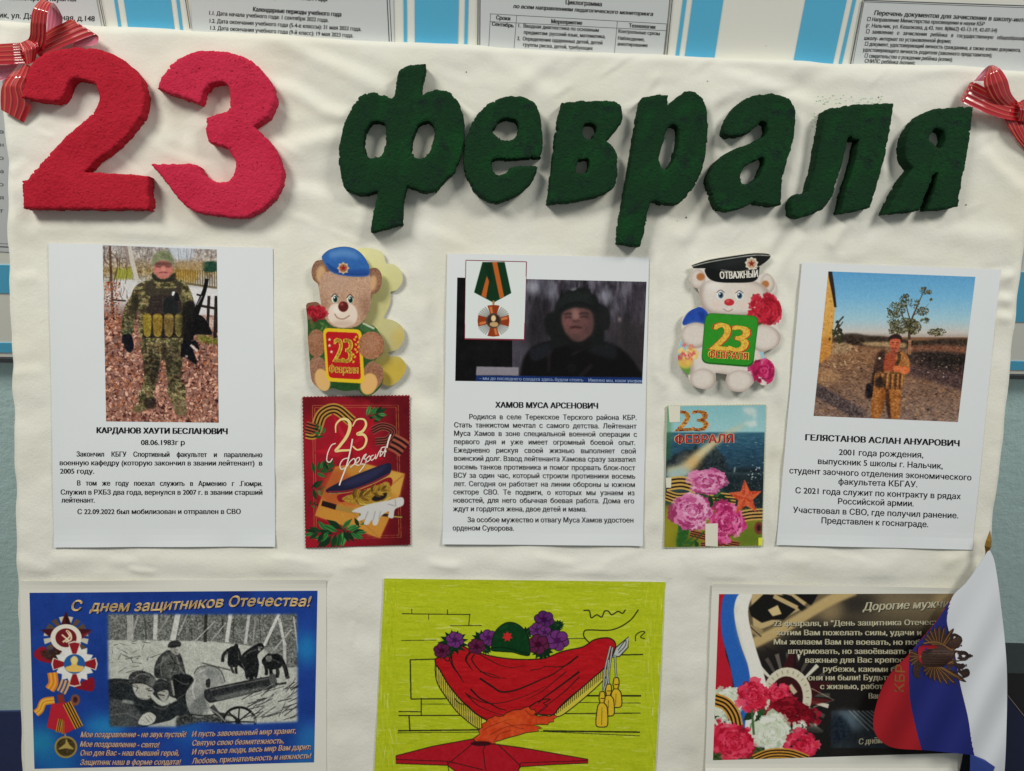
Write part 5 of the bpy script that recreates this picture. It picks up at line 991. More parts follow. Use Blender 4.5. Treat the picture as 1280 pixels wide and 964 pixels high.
c.poly([(350, 320), (250, 140), (290, 260)], (206, 50, 70), .6, .6, smooth=False); c.poly([(350, 320), (490, 190), (420, 290)], (206, 46, 66), .6, .6, smooth=False); c.poly([(350, 320), (150, 352), (280, 390)], (196, 40, 60), .6, .6, smooth=False); c.poly([(350, 320), (290, 500), (380, 420)], (136, 12, 32), .6, .6, smooth=False)
sprig(c, 150, 480, -.6, 120, 8, GR, 3); sprig(c, 130, 560, .2, 130, 8, GR, 4); sprig(c, 220, 480, -1.2, 90, 6, GR, 5); sprig(c, 118, 660, -.2, 60, 4, GR, 6)
c.poly([(265, 440), (420, 420), (655, 480), (622, 612), (515, 842), (150, 715), (200, 580)], (206, 142, 62), 1, .4, smooth=False); c.poly([(180, 600), (265, 450), (400, 560), (330, 700)], (186, 92, 50), .8, 3); c.poly([(420, 430), (655, 482), (625, 610), (560, 580)], (226, 178, 90), .7, 2, smooth=False); c.line([(560, 560), (650, 485)], 6, (160, 96, 40), .7, .6); c.poly([(150, 715), (300, 640), (560, 740), (515, 842)], (216, 150, 66), .7, 2, smooth=False); c.line([(300, 640), (515, 842)], 4, (150, 90, 40), .5, .6)
sprig(c, 320, 790, 2.7, 200, 9, GR, 7); sprig(c, 300, 790, .3, 150, 9, GR, 8); sprig(c, 400, 780, -1.2, 110, 5, GR, 9); sprig(c, 230, 800, 3.0, 150, 7, GR, 10)
c.line([(190, 645), (270, 668)], 30, (44, 24, 22), 1, .3); c.line([(270, 668), (370, 690)], 30, (176, 140, 70), 1, .3); c.line([(370, 690), (640, 724)], 16, (60, 40, 26), 1, .3); c.line([(560, 718), (640, 724)], 8, (196, 160, 80), .9); c.line([(300, 700), (320, 735)], 5, (206, 170, 80), .9)
c.poly([(280, 600), (420, 560), (570, 500), (570, 560), (440, 590), (300, 640)], (146, 28, 44), 1, .3)
c.poly([(212, 572), (300, 522), (420, 470), (560, 420), (580, 434), (566, 486), (460, 540), (340, 580), (250, 592)], (36, 36, 66), 1, .3); c.poly([(300, 535), (420, 482), (555, 430), (480, 500), (360, 545)], (66, 66, 104), .6, 2); c.line([(225, 582), (340, 575), (460, 535), (570, 480)], 8, (150, 40, 54), .95, .3); c.line([(230, 590), (345, 584), (462, 544), (572, 490)], 4, (206, 170, 90), .8)
c.poly([(305, 615), (400, 580), (500, 545), (560, 525), (580, 580), (568, 630), (510, 665), (430, 668), (380, 650), (330, 640)], (176, 138, 52), 1, .3, tex=40, cell=1.4); c.poly([(470, 615), (530, 585), (555, 590), (540, 620), (490, 635)], (30, 24, 30), .95, .4); sprig(c, 370, 625, -.35, 120, 15, [(196, 158, 66), (140, 104, 36), (176, 138, 52), (104, 76, 26)], 11); sprig(c, 470, 590, -.35, 100, 11, [(196, 158, 66), (140, 104, 36), (176, 138, 52), (104, 76, 26)], 12); c.line([(400, 650), (500, 655), (575, 610)], 8, (222, 190, 100), .8)
c.poly([(358, 690), (450, 652), (560, 630), (640, 612), (646, 655), (600, 680), (590, 728), (562, 722), (566, 690), (520, 720), (500, 765), (478, 768), (470, 740), (450, 765), (425, 762), (432, 735), (400, 745), (388, 730), (410, 705)], (218, 216, 212), 1, .3)
for P in ([(450, 690), (430, 740)], [(490, 690), (475, 745)], [(520, 690), (508, 735)], [(560, 650), (600, 660)], [(600, 625), (605, 665)]): c.line(P, 5, (150, 150, 152), .8, .4)
c.noise(6, 1.2, 52)
sh = Sheet(SHEETS['red'], lambda u, v: .5+.6*np.clip((u-.8)/.2, 0, 1)**2+.2*np.sin(5*v)); p1 = slab('postcard', sh, mat('pinked_edge_red', (120, 22, 32), .5), 62, 86, pinked=.42)
tag(p1, 'dark red postcard with an officer cap and white gloves under the brown bear', 'postcard', GP)
picture('print', c, [(379.3, 497), (511.2, 495.6), (512.2, 680.6), (382.8, 684)], sh, p1, gloss_m, res=2.2, k=.25, g=.86)
k = Ink()
for wd, col, dz in ((1.0, None, 0),):
    k.stroke(spline(zc([(268, 250), (270, 205), (300, 175), (335, 180), (348, 215), (330, 270), (290, 325), (268, 352), (300, 350), (352, 348)], *z), 8, False), np.r_[np.linspace(1.2, 4.2, 32), np.linspace(4.2, 2.4, 41)]); k.stroke(spline(zc([(362, 215), (385, 178), (425, 176), (438, 205), (420, 240), (390, 258), (425, 262), (440, 290), (425, 330), (390, 346), (362, 325)], *z), 8, False), np.r_[np.linspace(1.4, 3.6, 40), np.linspace(3.6, 1.6, 41)])
k.build('gold_digits', mat('cream_gold', (226, 192, 130), .35, .5), p1, sh.world, .3)
k = Ink()
for P, w_ in (([(268, 310), (245, 320), (225, 360), (218, 405), (235, 415), (250, 395)], 1.2), ([(362, 285), (352, 340), (330, 430), (300, 510), (288, 545)], 1.7), ([(345, 390), (310, 400), (292, 430), (300, 455), (330, 440), (350, 410), (372, 395), (375, 420), (350, 445)], 1.2),
              ([(375, 430), (400, 405), (398, 388), (382, 400), (385, 430), (402, 432)], 1.1), ([(405, 430), (425, 380), (440, 370), (425, 395), (440, 400), (432, 425), (412, 425)], 1.1), ([(440, 395), (430, 430), (400, 470)], 1.2), ([(440, 395), (458, 380), (460, 400), (442, 415)], 1.1), ([(480, 375), (465, 385), (468, 405), (486, 390), (492, 370), (490, 398)], 1.1), ([(495, 395), (510, 360), (518, 350), (516, 385)], 1.1), ([(545, 330), (525, 335), (522, 355), (540, 355), (550, 325), (540, 385)], 1.2), ([(540, 355), (518, 382)], 1.1), ([(576, 260), (562, 300), (554, 335)], 1.8), ([(550, 350), (547, 358)], 1.8)):
    k.stroke(spline(zc(P, *z), 6, False), w_)
k.build('script_lettering', mat('cream_script', (226, 206, 196), .4), p1, sh.world, .34)
z = (815, 490, 4.588); c = Canvas(827, 503, 960, 688, 2.2, (60, 92, 104)).at(*z); P_ = lambda a: zc([a], *z)[0]
c.grad([(70, (128, 176, 184)), (225, (150, 190, 194)), (236, (62, 104, 122)), (330, (48, 84, 104)), (470, (44, 66, 80)), (900, (90, 96, 40))]); c.noise(16, 6, 53, cy=1.4, mask=(c.Y > 541)*1.0)
c.specks(90, 54, (905, 545, 956, 590), (.5, 1.6), [(110, 140, 150), (32, 60, 76), (190, 210, 214)], (.3, .7), asp=.25, rot=0.)
c.poly([(85, 80), (105, 80), (100, 350), (82, 420)], (70, 120, 50), .7, 3)
c.poly([(75, 400), (130, 360), (180, 335), (230, 330), (250, 300), (270, 330), (330, 350), (350, 270), (372, 330), (420, 380), (440, 470), (75, 490)], (44, 54, 58), .95, 1, smooth=False, tex=34, cell=2); c.poly([(140, 370), (210, 350), (200, 410), (150, 420)], (110, 110, 104), .5, 2, tex=30, cell=1.5)
c.poly([(385, 470), (470, 440), (640, 460), (640, 680), (540, 700), (430, 600)], (34, 48, 54), .95, 1.5, tex=18, cell=3); c.line([(390, 465), (635, 470)], 10, (76, 92, 98), .7, 1); c.line([(475, 430), (470, 460)], 8, (160, 176, 178), .8, .5); c.specks(20, 57, (935, 580, 955, 600), (.5, 1.8), [(190, 206, 204)], (.4, .8))
c.line([(90, 475), (190, 440), (260, 370), (340, 300), (430, 240), (540, 180)], 84, (196, 184, 148), .92, 2.5, w1=8); c.line([(200, 430), (300, 335), (400, 262)], 34, (222, 206, 160), .7, 3, w1=10); c.poly([(80, 460), (180, 430), (230, 470), (150, 495), (80, 490)], (150, 180, 184), .8, 3); c.ell(235, 410, 40, 50, (190, 130, 60), .4, 5)
for P in ([(520, 185), (545, 165), (560, 180)], [(545, 180), (590, 160), (600, 190), (560, 200)], [(520, 100), (560, 90), (600, 110), (560, 130)], [(570, 120), (600, 130), (585, 160)]): c.poly(P, (206, 214, 210), .75, 1.4)
c.ell(560, 110, 46, 40, (176, 190, 188), .5, 5)
c.poly([(72, 650), (640, 680), (640, 900), (60, 900)], (128, 130, 44), 1, 2, smooth=False); c.ell(560, 830, 90, 60, (86, 112, 40), .8, 8); c.ell(90, 800, 60, 120, (150, 140, 40), .8, 8); c.ell(200, 860, 60, 40, (60, 80, 30), .7, 6)
stripes(c, [(80, 530), (170, 520), (250, 540)], 74, (196, 160, 92), (40, 26, 20)); stripes(c, [(78, 590), (150, 610), (300, 600), (480, 615)], 60, (190, 152, 84), (40, 26, 20)); stripes(c, [(490, 720), (560, 705), (640, 700)], 66, (196, 158, 96), (44, 26, 22)); stripes(c, [(220, 810), (300, 830), (440, 870), (500, 880)], 44, (160, 100, 60), (44, 22, 22)); c.ell(612, 780, 26, 36, (120, 56, 54), .9, .6); c.ell(612, 780, 12, 20, (60, 24, 26), .9, .6); stripes(c, [(280, 880), (400, 890)], 40, (150, 90, 70), (50, 20, 24))
sprig(c, 330, 600, -2.5, 120, 7, [(40, 80, 44), (58, 104, 60), (28, 60, 34)], 21, .5); c.poly([(130, 680), (190, 690), (220, 760), (180, 880), (140, 880), (150, 760)], (50, 96, 44), 1, .6, tex=14, cell=3); c.line([(300, 800), (210, 890)], 10, (52, 86, 40), .9); c.line([(250, 820), (160, 890)], 8, (60, 96, 44), .9); sprig(c, 250, 850, 2.4, 90, 4, [(60, 104, 50), (40, 76, 36)], 22, .5)
PK = [(204, 120, 162), (186, 90, 138), (216, 150, 182), (168, 70, 120), (208, 134, 170), (224, 172, 198), (150, 56, 104)]
sprig(c, 330, 590, 2.6, 130, 9, [(40, 80, 44), (58, 104, 60), (28, 60, 34)], 25, .5); sprig(c, 350, 600, .4, 110, 7, [(40, 80, 44), (58, 104, 60), (28, 60, 34)], 26, .5)
c.flower(318, 515, 118, PK, 31, 80, .66); c.flower(228, 690, 128, PK, 32, 100, .9); c.flower(428, 745, 112, [(196, 74, 130), (170, 48, 104), (212, 104, 152), (150, 36, 90), (222, 140, 176)], 33, 90, 1.1)
c.poly(star(535, 606, 100, 44, -1.62, asp=1.05), (188, 78, 52), 1, .3, smooth=False, tex=30, cell=1.5)
for i in range(5):
    a = -1.62+i*1.2566; c.poly([(535, 606), (535+100*math.cos(a), 606+105*math.sin(a)), (535+44*math.cos(a+.628), 606+46*math.sin(a+.628))], (214, 122, 78), .55, .4, smooth=False)
c.specks(110, 58, (915, 602, 950, 642), (.3, .6), [(236, 206, 150), (226, 160, 110)], (.5, 1)); c.specks(70, 59, (830, 590, 950, 682), (.3, .6), [(236, 226, 200)], (.5, 1))
c.noise(7, 1.2, 60)
sh = Sheet(SHEETS['ship'], lambda u, v: .5+.3*np.sin(4*v+1)); p2 = slab('postcard', sh, mat('card_edge', (170, 176, 150), .5), 62, 86, pinked=.36)
tag(p2, 'postcard of a ship at sea with pink carnations and a red star', 'postcard', GP)
picture('print', c, [(833.6, 508), (956.3, 506.5), (952, 682.2), (830.2, 684.2)], sh, p2, gloss_m, res=2.2, k=.35, g=.95)
k = Ink(); k.line('2', *P_((130, 225)), *P_((228, 222)), 26, nib=(.9, .1)); k.line('3', *P_((232, 224)), *P_((322, 221)), 26, nib=(.9, .1)); k.build('gold_digits', mat('red_gold', (206, 148, 70), .35, .5, var=[(400, 2, (150, 40, 34), .5, .62)]), p2, sh.world, .3)
k = Ink(); k.line('ФЕВРАЛЯ', *P_((130, 296)), *P_((466, 290)), 10.6, nib=(.9, .25)); k.build('word_halo', mat('pale_halo', (196, 160, 130), .4), p2, sh.world, .28)
k = Ink(); k.line('ФЕВРАЛЯ', *P_((132, 295)), *P_((464, 289)), 10.0, nib=(.45, 0)); k.build('word_lettering', red_m, p2, sh.world, .36)
tape_m = mat('paper_tape', (204, 202, 186), .5, .3)
for a in ([(305, 755), (376, 753), (376, 886), (305, 882)], [(92, 80), (160, 80), (158, 172), (98, 174)], [(78, 492), (110, 490), (108, 548), (80, 548)]):
    k = Ink(); k.poly(zc(a, *z)); k.build('paper_strip', tape_m, p2, sh.world, .42)
k = Ink(); k.poly(zc([(609, 836), (633, 834), (632, 880), (609, 880)], *z)); k.build('yellow_sticker', mat('yellow_sticker', (206, 206, 60), .5), p2, sh.world, .42)
# ------------------------------------------------------------------ blue holiday print, bottom left
z1, z2, z3 = (0, 710, 2.977), (30, 735, 4.21), (125, 755, 5.02)
c = Canvas(34, 735, 400, 964, 2.0, (30, 62, 136)).at(*z1); P_ = lambda a, z=z1: zc([a], *z)[0]
c.noise(12, 22, 81, (.5, .8, 1.2)); c.ell(880, 90, 60, 30, (24, 34, 92), .8, 8); c.ell(150, 650, 70, 60, (36, 134, 164), .8, 9); c.ell(210, 720, 100, 40, (30, 110, 160), .7, 9); c.ell(390, 590, 80, 40, (40, 140, 190), .8, 8); c.ell(1140, 300, 40, 60, (36, 140, 190), .75, 8); c.ell(700, 610, 60, 40, (36, 110, 180), .7, 9); c.ell(1150, 640, 50, 60, (50, 150, 190), .5, 9); c.ell(650, 100, 300, 30, (24, 50, 120), .6, 9); c.ell(1120, 720, 80, 30, (40, 120, 170), .6, 8)
# the medals
c.at(*z2)
c.poly([(60, 330), (110, 310), (150, 390), (90, 385), (55, 360)], (140, 26, 44), 1, .4); c.poly([(270, 520), (360, 470), (365, 540), (300, 535)], (130, 22, 40), 1, .4)
for a in range(16): t = a*math.pi/8+.2; c.poly([(222, 250), (222+118*math.cos(t-.13), 260+112*math.sin(t-.13)), (222+118*math.cos(t+.13), 260+112*math.sin(t+.13))], (200, 192, 168) if a % 4 not in (1, 2) else (92, 74, 56), .95, .2, smooth=False)
c.poly(star(222, 262, 142, 60, -1.57), (70, 24, 28), 1, .3, smooth=False); c.poly([(222, 262), (222, 140), (258, 212)], (40, 16, 20), .8, .3, smooth=False); c.poly([(222, 262), (365, 225), (290, 280)], (110, 36, 40), .8, .3, smooth=False); c.poly([(90, 330), (180, 330), (180, 380), (110, 370)], (58, 40, 32), .9, .8, tex=30, cell=2)
c.ell(222, 262, 82, 72, (214, 208, 196), 1, .2); c.ell(222, 262, 56, 50, (110, 30, 36), 1, .2); c.line([(205, 285), (240, 255), (225, 225), (245, 240), (248, 270), (220, 285)], 9, (222, 200, 170), 1, .2); c.line([(200, 245), (240, 280)], 8, (222, 200, 170), 1, .2)
c.poly(star(266, 400, 108, 84, 0, 14), (214, 214, 210), 1, .3, smooth=False, tex=14, cell=2)
for t in (0, math.pi/2, math.pi, -math.pi/2):
    R = lambda x, y: (266+x*math.cos(t)-y*math.sin(t), 400+x*math.sin(t)+y*math.cos(t)); c.poly([R(50, -12), R(112, -34), R(122, 0), R(112, 34), R(50, 12)], (206, 196, 180), 1, .2, smooth=False); c.poly([R(54, -10), R(108, -28), R(114, 0), R(108, 28), R(54, 10)], (138, 30, 40), 1, .2, smooth=False)
c.ell(266, 400, 56, 52, (40, 90, 150), 1, .2); c.poly([(245, 375), (265, 358), (285, 375), (280, 405), (315, 415), (300, 440), (235, 440), (218, 418), (250, 405)], (222, 178, 96), 1, .3); c.ell(266, 380, 15, 20, (232, 198, 130), 1, .4)
stripes(c, [(150, 445), (155, 500), (135, 535)], 52, (206, 120, 44), (226, 160, 60), 2); stripes(c, [(222, 485), (210, 520), (195, 550)], 50, (204, 160, 90), (60, 70, 140), 2); stripes(c, [(160, 590), (105, 600), (85, 640), (62, 660)], 40, (206, 130, 44), (226, 180, 70), 2); c.ell(270, 590, 24, 30, (130, 80, 60), 1, .6); c.ell(270, 588, 12, 16, (60, 30, 30), 1, .6); c.line([(190, 560), (200, 610)], 34, (130, 50, 40), 1, .6)
c.poly([(145, 610), (250, 600), (302, 725), (215, 768), (120, 735)], (172, 36, 52), 1, .3, smooth=False); stripes(c, [(225, 605), (290, 735)], 46, (196, 140, 50), (30, 22, 20)); stripes(c, [(192, 690), (178, 760)], 24, (196, 140, 50), (30, 22, 20), 2); stripes(c, [(205, 700), (205, 768)], 12, (196, 140, 50), (30, 22, 20), 1)
c.line([(216, 768), (218, 790)], 8, (160, 130, 80), 1); c.ell(220, 838, 60, 58, (150, 128, 70), 1, .2); c.ell(220, 838, 50, 48, (66, 56, 30), 1, .4, tex=30, cell=2); c.poly([(180, 850), (215, 820), (222, 795), (236, 822), (262, 850), (220, 845)], (176, 156, 90), .9, .4)
# the black and white photo
bg0 = c.a.copy(); c.at(*z3); r = np.random.default_rng(4)
c.poly([(-20, 30), (1300, 30), (1300, 830), (-20, 830)], (176, 178, 170), 1, 0, smooth=False)
up = c.full([(-20, 30), (1300, 30), (1300, 390), (1180, 400), (1010, 270), (700, 235), (-20, 225)], .5, smooth=False)
c.put((up, np.array([0, 0]), np.array([c.w, c.h])), (104, 106, 102)); c.noise(48, 1.5, 82, mask=up); c.noise(26, 5, 83, mask=up)
c.specks(900, 84, (133, 762, 372, 802), (.3, 1.0), [(60, 60, 58), (150, 152, 146), (80, 82, 80)], (.4, .9), clip=up)
for x, y0_, x2, y2, w_, v in ((350, 60, 345, 225, 26, 190), (490, 60, 455, 230, 34, 196), (440, 70, 350, 200, 8, 150), (550, 60, 490, 200, 9, 160), (665, 60, 660, 240, 20, 44), (820, 60, 795, 240, 24, 196), (935, 70, 912, 250, 18, 180), (975, 80, 960, 250, 10, 140), (1125, 60, 1030, 260, 18, 200), (1125, 90, 1160, 260, 18, 190), (1215, 80, 1245, 300, 10, 180), (1200, 160, 1090, 290, 9, 170), (770, 90, 770, 180, 12, 60), (280, 90, 290, 220, 9, 70), (575, 150, 578, 228, 8, 70), (720, 110, 580, 250, 6, 180), (790, 120, 650, 290, 6, 170), (190, 70, 190, 230, 40, 160), (240, 70, 205, 180, 12, 150), (1160, 260, 1160, 380, 20, 180), (1000, 90, 1010, 240, 6, 70), (840, 90, 836, 230, 7, 66)): c.line([(x, y0_), (x2, y2)], w_, (v, v, v-4), .95, .2)
for i in range(26): x = r.uniform(60, 330); y = r.uniform(230, 440); c.line([(x, y), (x+r.uniform(-70, 70), y+r.uniform(-30, 40))], r.uniform(3, 6), (70, 72, 70), .7)
c.noise(8, 8, 85); c.line([(60, 290), (420, 245), (900, 290)], 12, (196, 198, 190), .5, 2); c.line([(640, 370), (820, 415)], 9, (70, 70, 68), .8, .3)
DK = (26, 28, 30)
c.poly([(802, 330), (806, 282), (835, 264), (868, 272), (877, 330), (868, 388), (808, 390)], DK, 1, .3); c.line([(810, 284), (776, 318), (769, 364)], 20, DK, 1, .3); c.line([(868, 280), (880, 320), (872, 350)], 14, DK, 1, .3); c.line([(825, 385), (828, 410), (842, 434)], 15, (70, 72, 70), 1, .3); c.line([(855, 385), (852, 410), (858, 438)], 14, (52, 54, 54), 1, .3); c.ell(855, 265, 15, 16, (34, 34, 34), 1); c.line([(820, 395), (840, 430)], 10, (160, 160, 154), .9)
c.poly([(870, 380), (890, 320), (950, 270), (1000, 250), (1030, 275), (990, 320), (1000, 380), (980, 470), (920, 470), (905, 415)], DK, 1, .3); c.ell(1005, 265, 24, 20, (22, 22, 24), 1); c.ell(1000, 285, 10, 10, (120, 120, 114), 1)
c.poly([(1018, 372), (1022, 340), (1060, 316), (1120, 314), (1152, 352), (1140, 392), (1110, 408), (1060, 408)], DK, 1, .3); c.line([(1130, 330), (1162, 400), (1178, 468)], 26, DK, 1, .3); c.line([(1035, 370), (1046, 420), (1042, 446)], 20, DK, 1, .3); c.line([(1070, 400), (1076, 440), (1088, 468)], 22, DK, 1, .3); c.line([(1112, 400), (1118, 430), (1112, 462)], 20, (40, 42, 42), 1, .3); c.ell(1060, 340, 20, 22, (110, 110, 106), 1); c.poly([(1035, 325), (1060, 305), (1085, 322)], (30, 30, 30), 1); c.ell(1075, 290, 50, 20, (140, 142, 138), .7, 1, tex=40, cell=1.5)
c.poly([(345, 460), (345, 380), (380, 320), (430, 290), (500, 310), (530, 400), (545, 450), (590, 480), (570, 520), (520, 580), (440, 580), (420, 480)], (52, 54, 54), 1, .3, tex=34, cell=2); c.poly([(390, 340), (430, 310), (480, 330), (520, 410), (450, 470), (400, 440)], (104, 106, 102), .6, 1.5, tex=50, cell=2); c.poly([(440, 290), (450, 265), (500, 262), (500, 310), (470, 320)], (140, 140, 134), 1, .3); c.poly([(425, 272), (440, 238), (490, 230), (510, 258), (470, 275)], (48, 48, 50), 1, .3); c.poly([(455, 460), (540, 440), (590, 480), (560, 590), (480, 600)], (28, 30, 32), 1, .5); c.line([(450, 480), (465, 575)], 12, (150, 150, 144), .9, .4); c.line([(400, 470), (430, 560)], 12, (150, 152, 146), .8, .6); c.line([(440, 320), (350, 400)], 12, (120, 122, 118), .6, .6)
c.poly([(30, 490), (150, 470), (260, 510), (330, 600), (400, 640), (560, 580), (580, 700), (480, 740), (330, 770), (60, 780), (40, 640)], (38, 42, 44), 1, .5, tex=14, cell=3); c.poly([(60, 610), (180, 620), (270, 700), (250, 770), (60, 780)], (74, 78, 78), .9, 1, tex=20, cell=2); c.line([(140, 610), (210, 620)], 20, (140, 142, 138), .8, .6)
c.poly([(205, 500), (250, 480), (330, 530), (325, 570), (300, 600), (250, 595), (215, 560)], (168, 168, 160), 1, .4); c.poly([(180, 490), (190, 440), (250, 418), (320, 440), (355, 490), (340, 545), (290, 505), (220, 500)], (60, 62, 62), 1, .3, tex=44, cell=2); c.ell(330, 490, 24, 34, (120, 122, 118), .7, .8); c.ell(222, 525, 14, 22, (190, 190, 182), .9, .4); c.line([(300, 545), (325, 545)], 7, (60, 60, 60), .9, .2); c.line([(300, 580), (318, 578)], 5, (70, 70, 70), .9, .2)
c.poly([(340, 510), (370, 470), (430, 490), (440, 560), (410, 610), (370, 600), (330, 560)], (44, 46, 48), 1, .4); c.poly([(360, 560), (420, 540), (430, 570), (400, 615)], (166, 166, 158), .95, .4); c.line([(365, 568), (405, 575)], 8, (50, 50, 50), .9, .3)
c.poly([(240, 750), (265, 700), (310, 680), (350, 705), (335, 745), (290, 762)], (186, 186, 178), 1, .3); c.line([(280, 705), (310, 745)], 4, (110, 110, 106), .8); c.line([(300, 695), (330, 730)], 4, (110, 110, 106), .8); c.poly([(300, 765), (440, 730), (490, 700), (500, 740), (340, 775)], (170, 172, 166), 1, .4)
c.poly([(500, 700), (700, 700), (830, 760), (500, 790)], (52, 54, 54), .9, 1, tex=50, cell=1.5)
c.poly([(590, 440), (610, 405), (660, 388), (730, 398), (765, 430), (785, 490), (690, 540), (660, 590), (690, 640), (660, 700), (600, 710), (555, 660), (538, 570), (570, 510), (590, 480)], (150, 152, 148), 1, .3, tex=26, cell=5); c.line([(590, 440), (610, 405), (660, 388), (730, 398), (765, 430), (785, 490)], 6, (60, 60, 60), .8, .3); c.poly([(640, 420), (700, 405), (760, 440), (700, 470), (660, 440)], (110, 114, 112), .6, 2, tex=40, cell=2); c.poly([(555, 650), (650, 560), (670, 640), (640, 700), (600, 705)], (104, 108, 106), .8, 1.5); c.poly([(665, 480), (690, 470), (690, 520), (668, 520)], (40, 42, 42), 1, .3)
c.poly([(655, 580), (665, 535), (1070, 452), (1100, 470), (1105, 520), (700, 620), (680, 615)], (44, 46, 48), 1, .3); c.poly([(720, 585), (1000, 520), (1050, 530), (740, 605)], (140, 144, 140), .6, 1.2); c.poly([(1060, 455), (1100, 440), (1110, 510), (1085, 525)], (84, 86, 86), 1, .3); c.line([(1100, 505), (1170, 495)], 14, (50, 52, 52), 1, .3); c.line([(700, 640), (740, 690), (780, 700)], 34, (60, 62, 62), 1, .4)
t = np.linspace(0, 6.283, 30)
c.line([(875+100*math.cos(a), 740+92*math.sin(a)) for a in t], 16, (30, 32, 32), 1, .2); c.ell(865, 735, 18, 18, (40, 42, 42), 1)
for a in range(8): c.line([(868, 738), (875+92*math.cos(a*.785), 740+86*math.sin(a*.785))], 9, (34, 36, 36), 1, .2)
c.line([(960, 690), (978, 745)], 12, (140, 142, 138), .9, .3)
for i in range(70): x = r.uniform(880, 1230); y = r.uniform(520, 730); c.line([(x, y), (x+r.uniform(40, 130), y-r.uniform(10, 90))], r.uniform(2.5, 7), (40, 42, 42) if i % 3 else (150, 152, 148), .75)
BX = [(-20, 30), (1300, 30), (1300, 830), (-20, 830)]
for P, w_, v in (([(830, 290), (800, 300), (775, 330), (770, 362)], 13, 40), ([(800, 300), (790, 340)], 5, 96), ([(868, 300), (872, 350)], 7, 84), ([(820, 385), (838, 432)], 13, 34), ([(856, 380), (858, 436)], 12, 30), ([(836, 436), (848, 438)], 9, 150), ([(905, 330), (940, 300), (985, 285)], 9, 84), ([(890, 370), (910, 410)], 7, 90), ([(930, 460), (935, 475)], 12, 120), ([(965, 455), (972, 472)], 12, 130), ([(990, 270), (1020, 272)], 6, 150), ([(1040, 360), (1090, 350), (1130, 370)], 7, 84), ([(1150, 380), (1172, 440), (1180, 470)], 12, 46), ([(1178, 470), (1185, 482)], 10, 160), ([(1045, 400), (1050, 442)], 11, 30), ([(1110, 400), (1108, 462)], 12, 30),
                 ([(480, 275), (500, 285), (492, 305)], 16, 176), ([(440, 268), (505, 262)], 8, 24), ([(470, 300), (480, 308)], 5, 60), ([(400, 330), (380, 400), (390, 460)], 7, 120), ([(440, 320), (470, 380), (450, 440)], 6, 30), ([(480, 330), (500, 400), (530, 440)], 7, 134), ([(420, 380), (460, 370), (500, 385)], 5, 26), ([(430, 420), (480, 425)], 5, 140), ([(460, 465), (520, 500), (560, 500)], 6, 90), ([(480, 600), (540, 560)], 6, 80),
                 ([(215, 505), (235, 520), (228, 548)], 7, 90), ([(318, 525), (335, 548), (322, 560)], 8, 184), ([(290, 535), (312, 532)], 6, 40), ([(250, 590), (300, 598), (318, 585)], 6, 110), ([(205, 470), (260, 440), (320, 455)], 8, 120), ([(190, 500), (250, 495), (300, 510)], 5, 30), ([(380, 545), (410, 552)], 5, 40), ([(350, 500), (390, 490), (425, 505)], 6, 90), ([(60, 500), (140, 490), (240, 530)], 7, 66), ([(330, 640), (400, 660), (440, 620)], 7, 90), ([(60, 700), (160, 690), (240, 720)], 7, 110),
                 ([(600, 470), (580, 540), (600, 600)], 10, 190), ([(620, 430), (660, 410)], 12, 190), ([(700, 600), (900, 560), (1060, 520)], 6, 90), ([(690, 540), (1060, 465)], 7, 110), ([(560, 690), (650, 700), (760, 690)], 8, 30), ([(760, 690), (830, 700), (870, 730)], 14, 40), ([(680, 650), (740, 690), (790, 740)], 8, 150)):
    c.line(P, w_, (v, v, v-3), .8, .35)
c.line([(1000, 330), (1006, 380), (1000, 440)], 12, (188, 190, 182), .9, .6); c.a = c.a+np.random.default_rng(9).normal(0, 9, (c.h, c.w, 1)); c.noise(22, 1.4, 86); c.noise(14, 5, 89)
MK = c.full([(48, 62), (640, 66), (1236, 62), (1240, 420), (1238, 740), (900, 752), (640, 740), (470, 770), (60, 772), (52, 420)], 1.3, smooth=False)*np.clip(.55+1.0*vnoise(c.h, c.w, 5, 88, 3)+2*(c.full([(80, 90), (1205, 90), (1205, 715), (90, 735)], 3)), 0, 1)
c.a = bg0*(1-MK[..., None])+c.a*MK[..., None]; c.noise(5, 1.2, 87)
sh = Sheet(SHEETS['poster'], top_lift(.8)); p = slab('printed_sheet', sh, matte_paper)
tag(p, 'blue printed sheet with medals and a black and white war photo, bottom left', 'print', 'large prints along the bottom')
picture('print', c, [(37, 741), (397, 738.3), (392.6, 953.2), (43, 961.3)], sh, p, res=2.0, k=.12)
cream = mat('cream_lettering', (214, 190, 170), .45); halo = mat('dark_halo', (52, 30, 44), .5); goldt = mat('pale_gold_lettering', (222, 186, 124), .4, .45)
tx = ('С  днем защитников Отечества!', *P_((264, 156)), *P_((1150, 142)), 12.5); wv_ = lambda u: 2.0*np.sin(6.0*u)+.6
k = Ink(); k.line(*tx, bold=.04, slant=.28, nib=(.6, .5), wave=wv_); k.build('title_shadow', mat('title_shadow_ink', (24, 26, 70), .5), p, lambda a, b, d: sh.world(a+.9, b+.9, d), .26)
k = Ink(); k.line(*tx, bold=.012, slant=.28, nib=(.35, -.3), wave=wv_); k.build('title', goldt, p, sh.world, .34)
vs = [('Мое поздравление - не звук пустой!', 300, 630, 690, 628), ('Мое поздравление - свято!', 298, 665, 590, 667), ('Оно для Вас - наш бывший герой,', 298, 698, 665, 697), ('Защитник наш в форме солдата!', 298, 733, 670, 730), ('И пусть завоеванный мир хранит,', 715, 627, 1100, 615), ('Святую свою безмятежность,', 715, 660, 1055, 652), ('И пусть все люди, весь мир Вам дарит:', 715, 693, 1155, 675), ('Любовь, признательность и нежность!', 715, 727, 1155, 708)]
k = Ink()
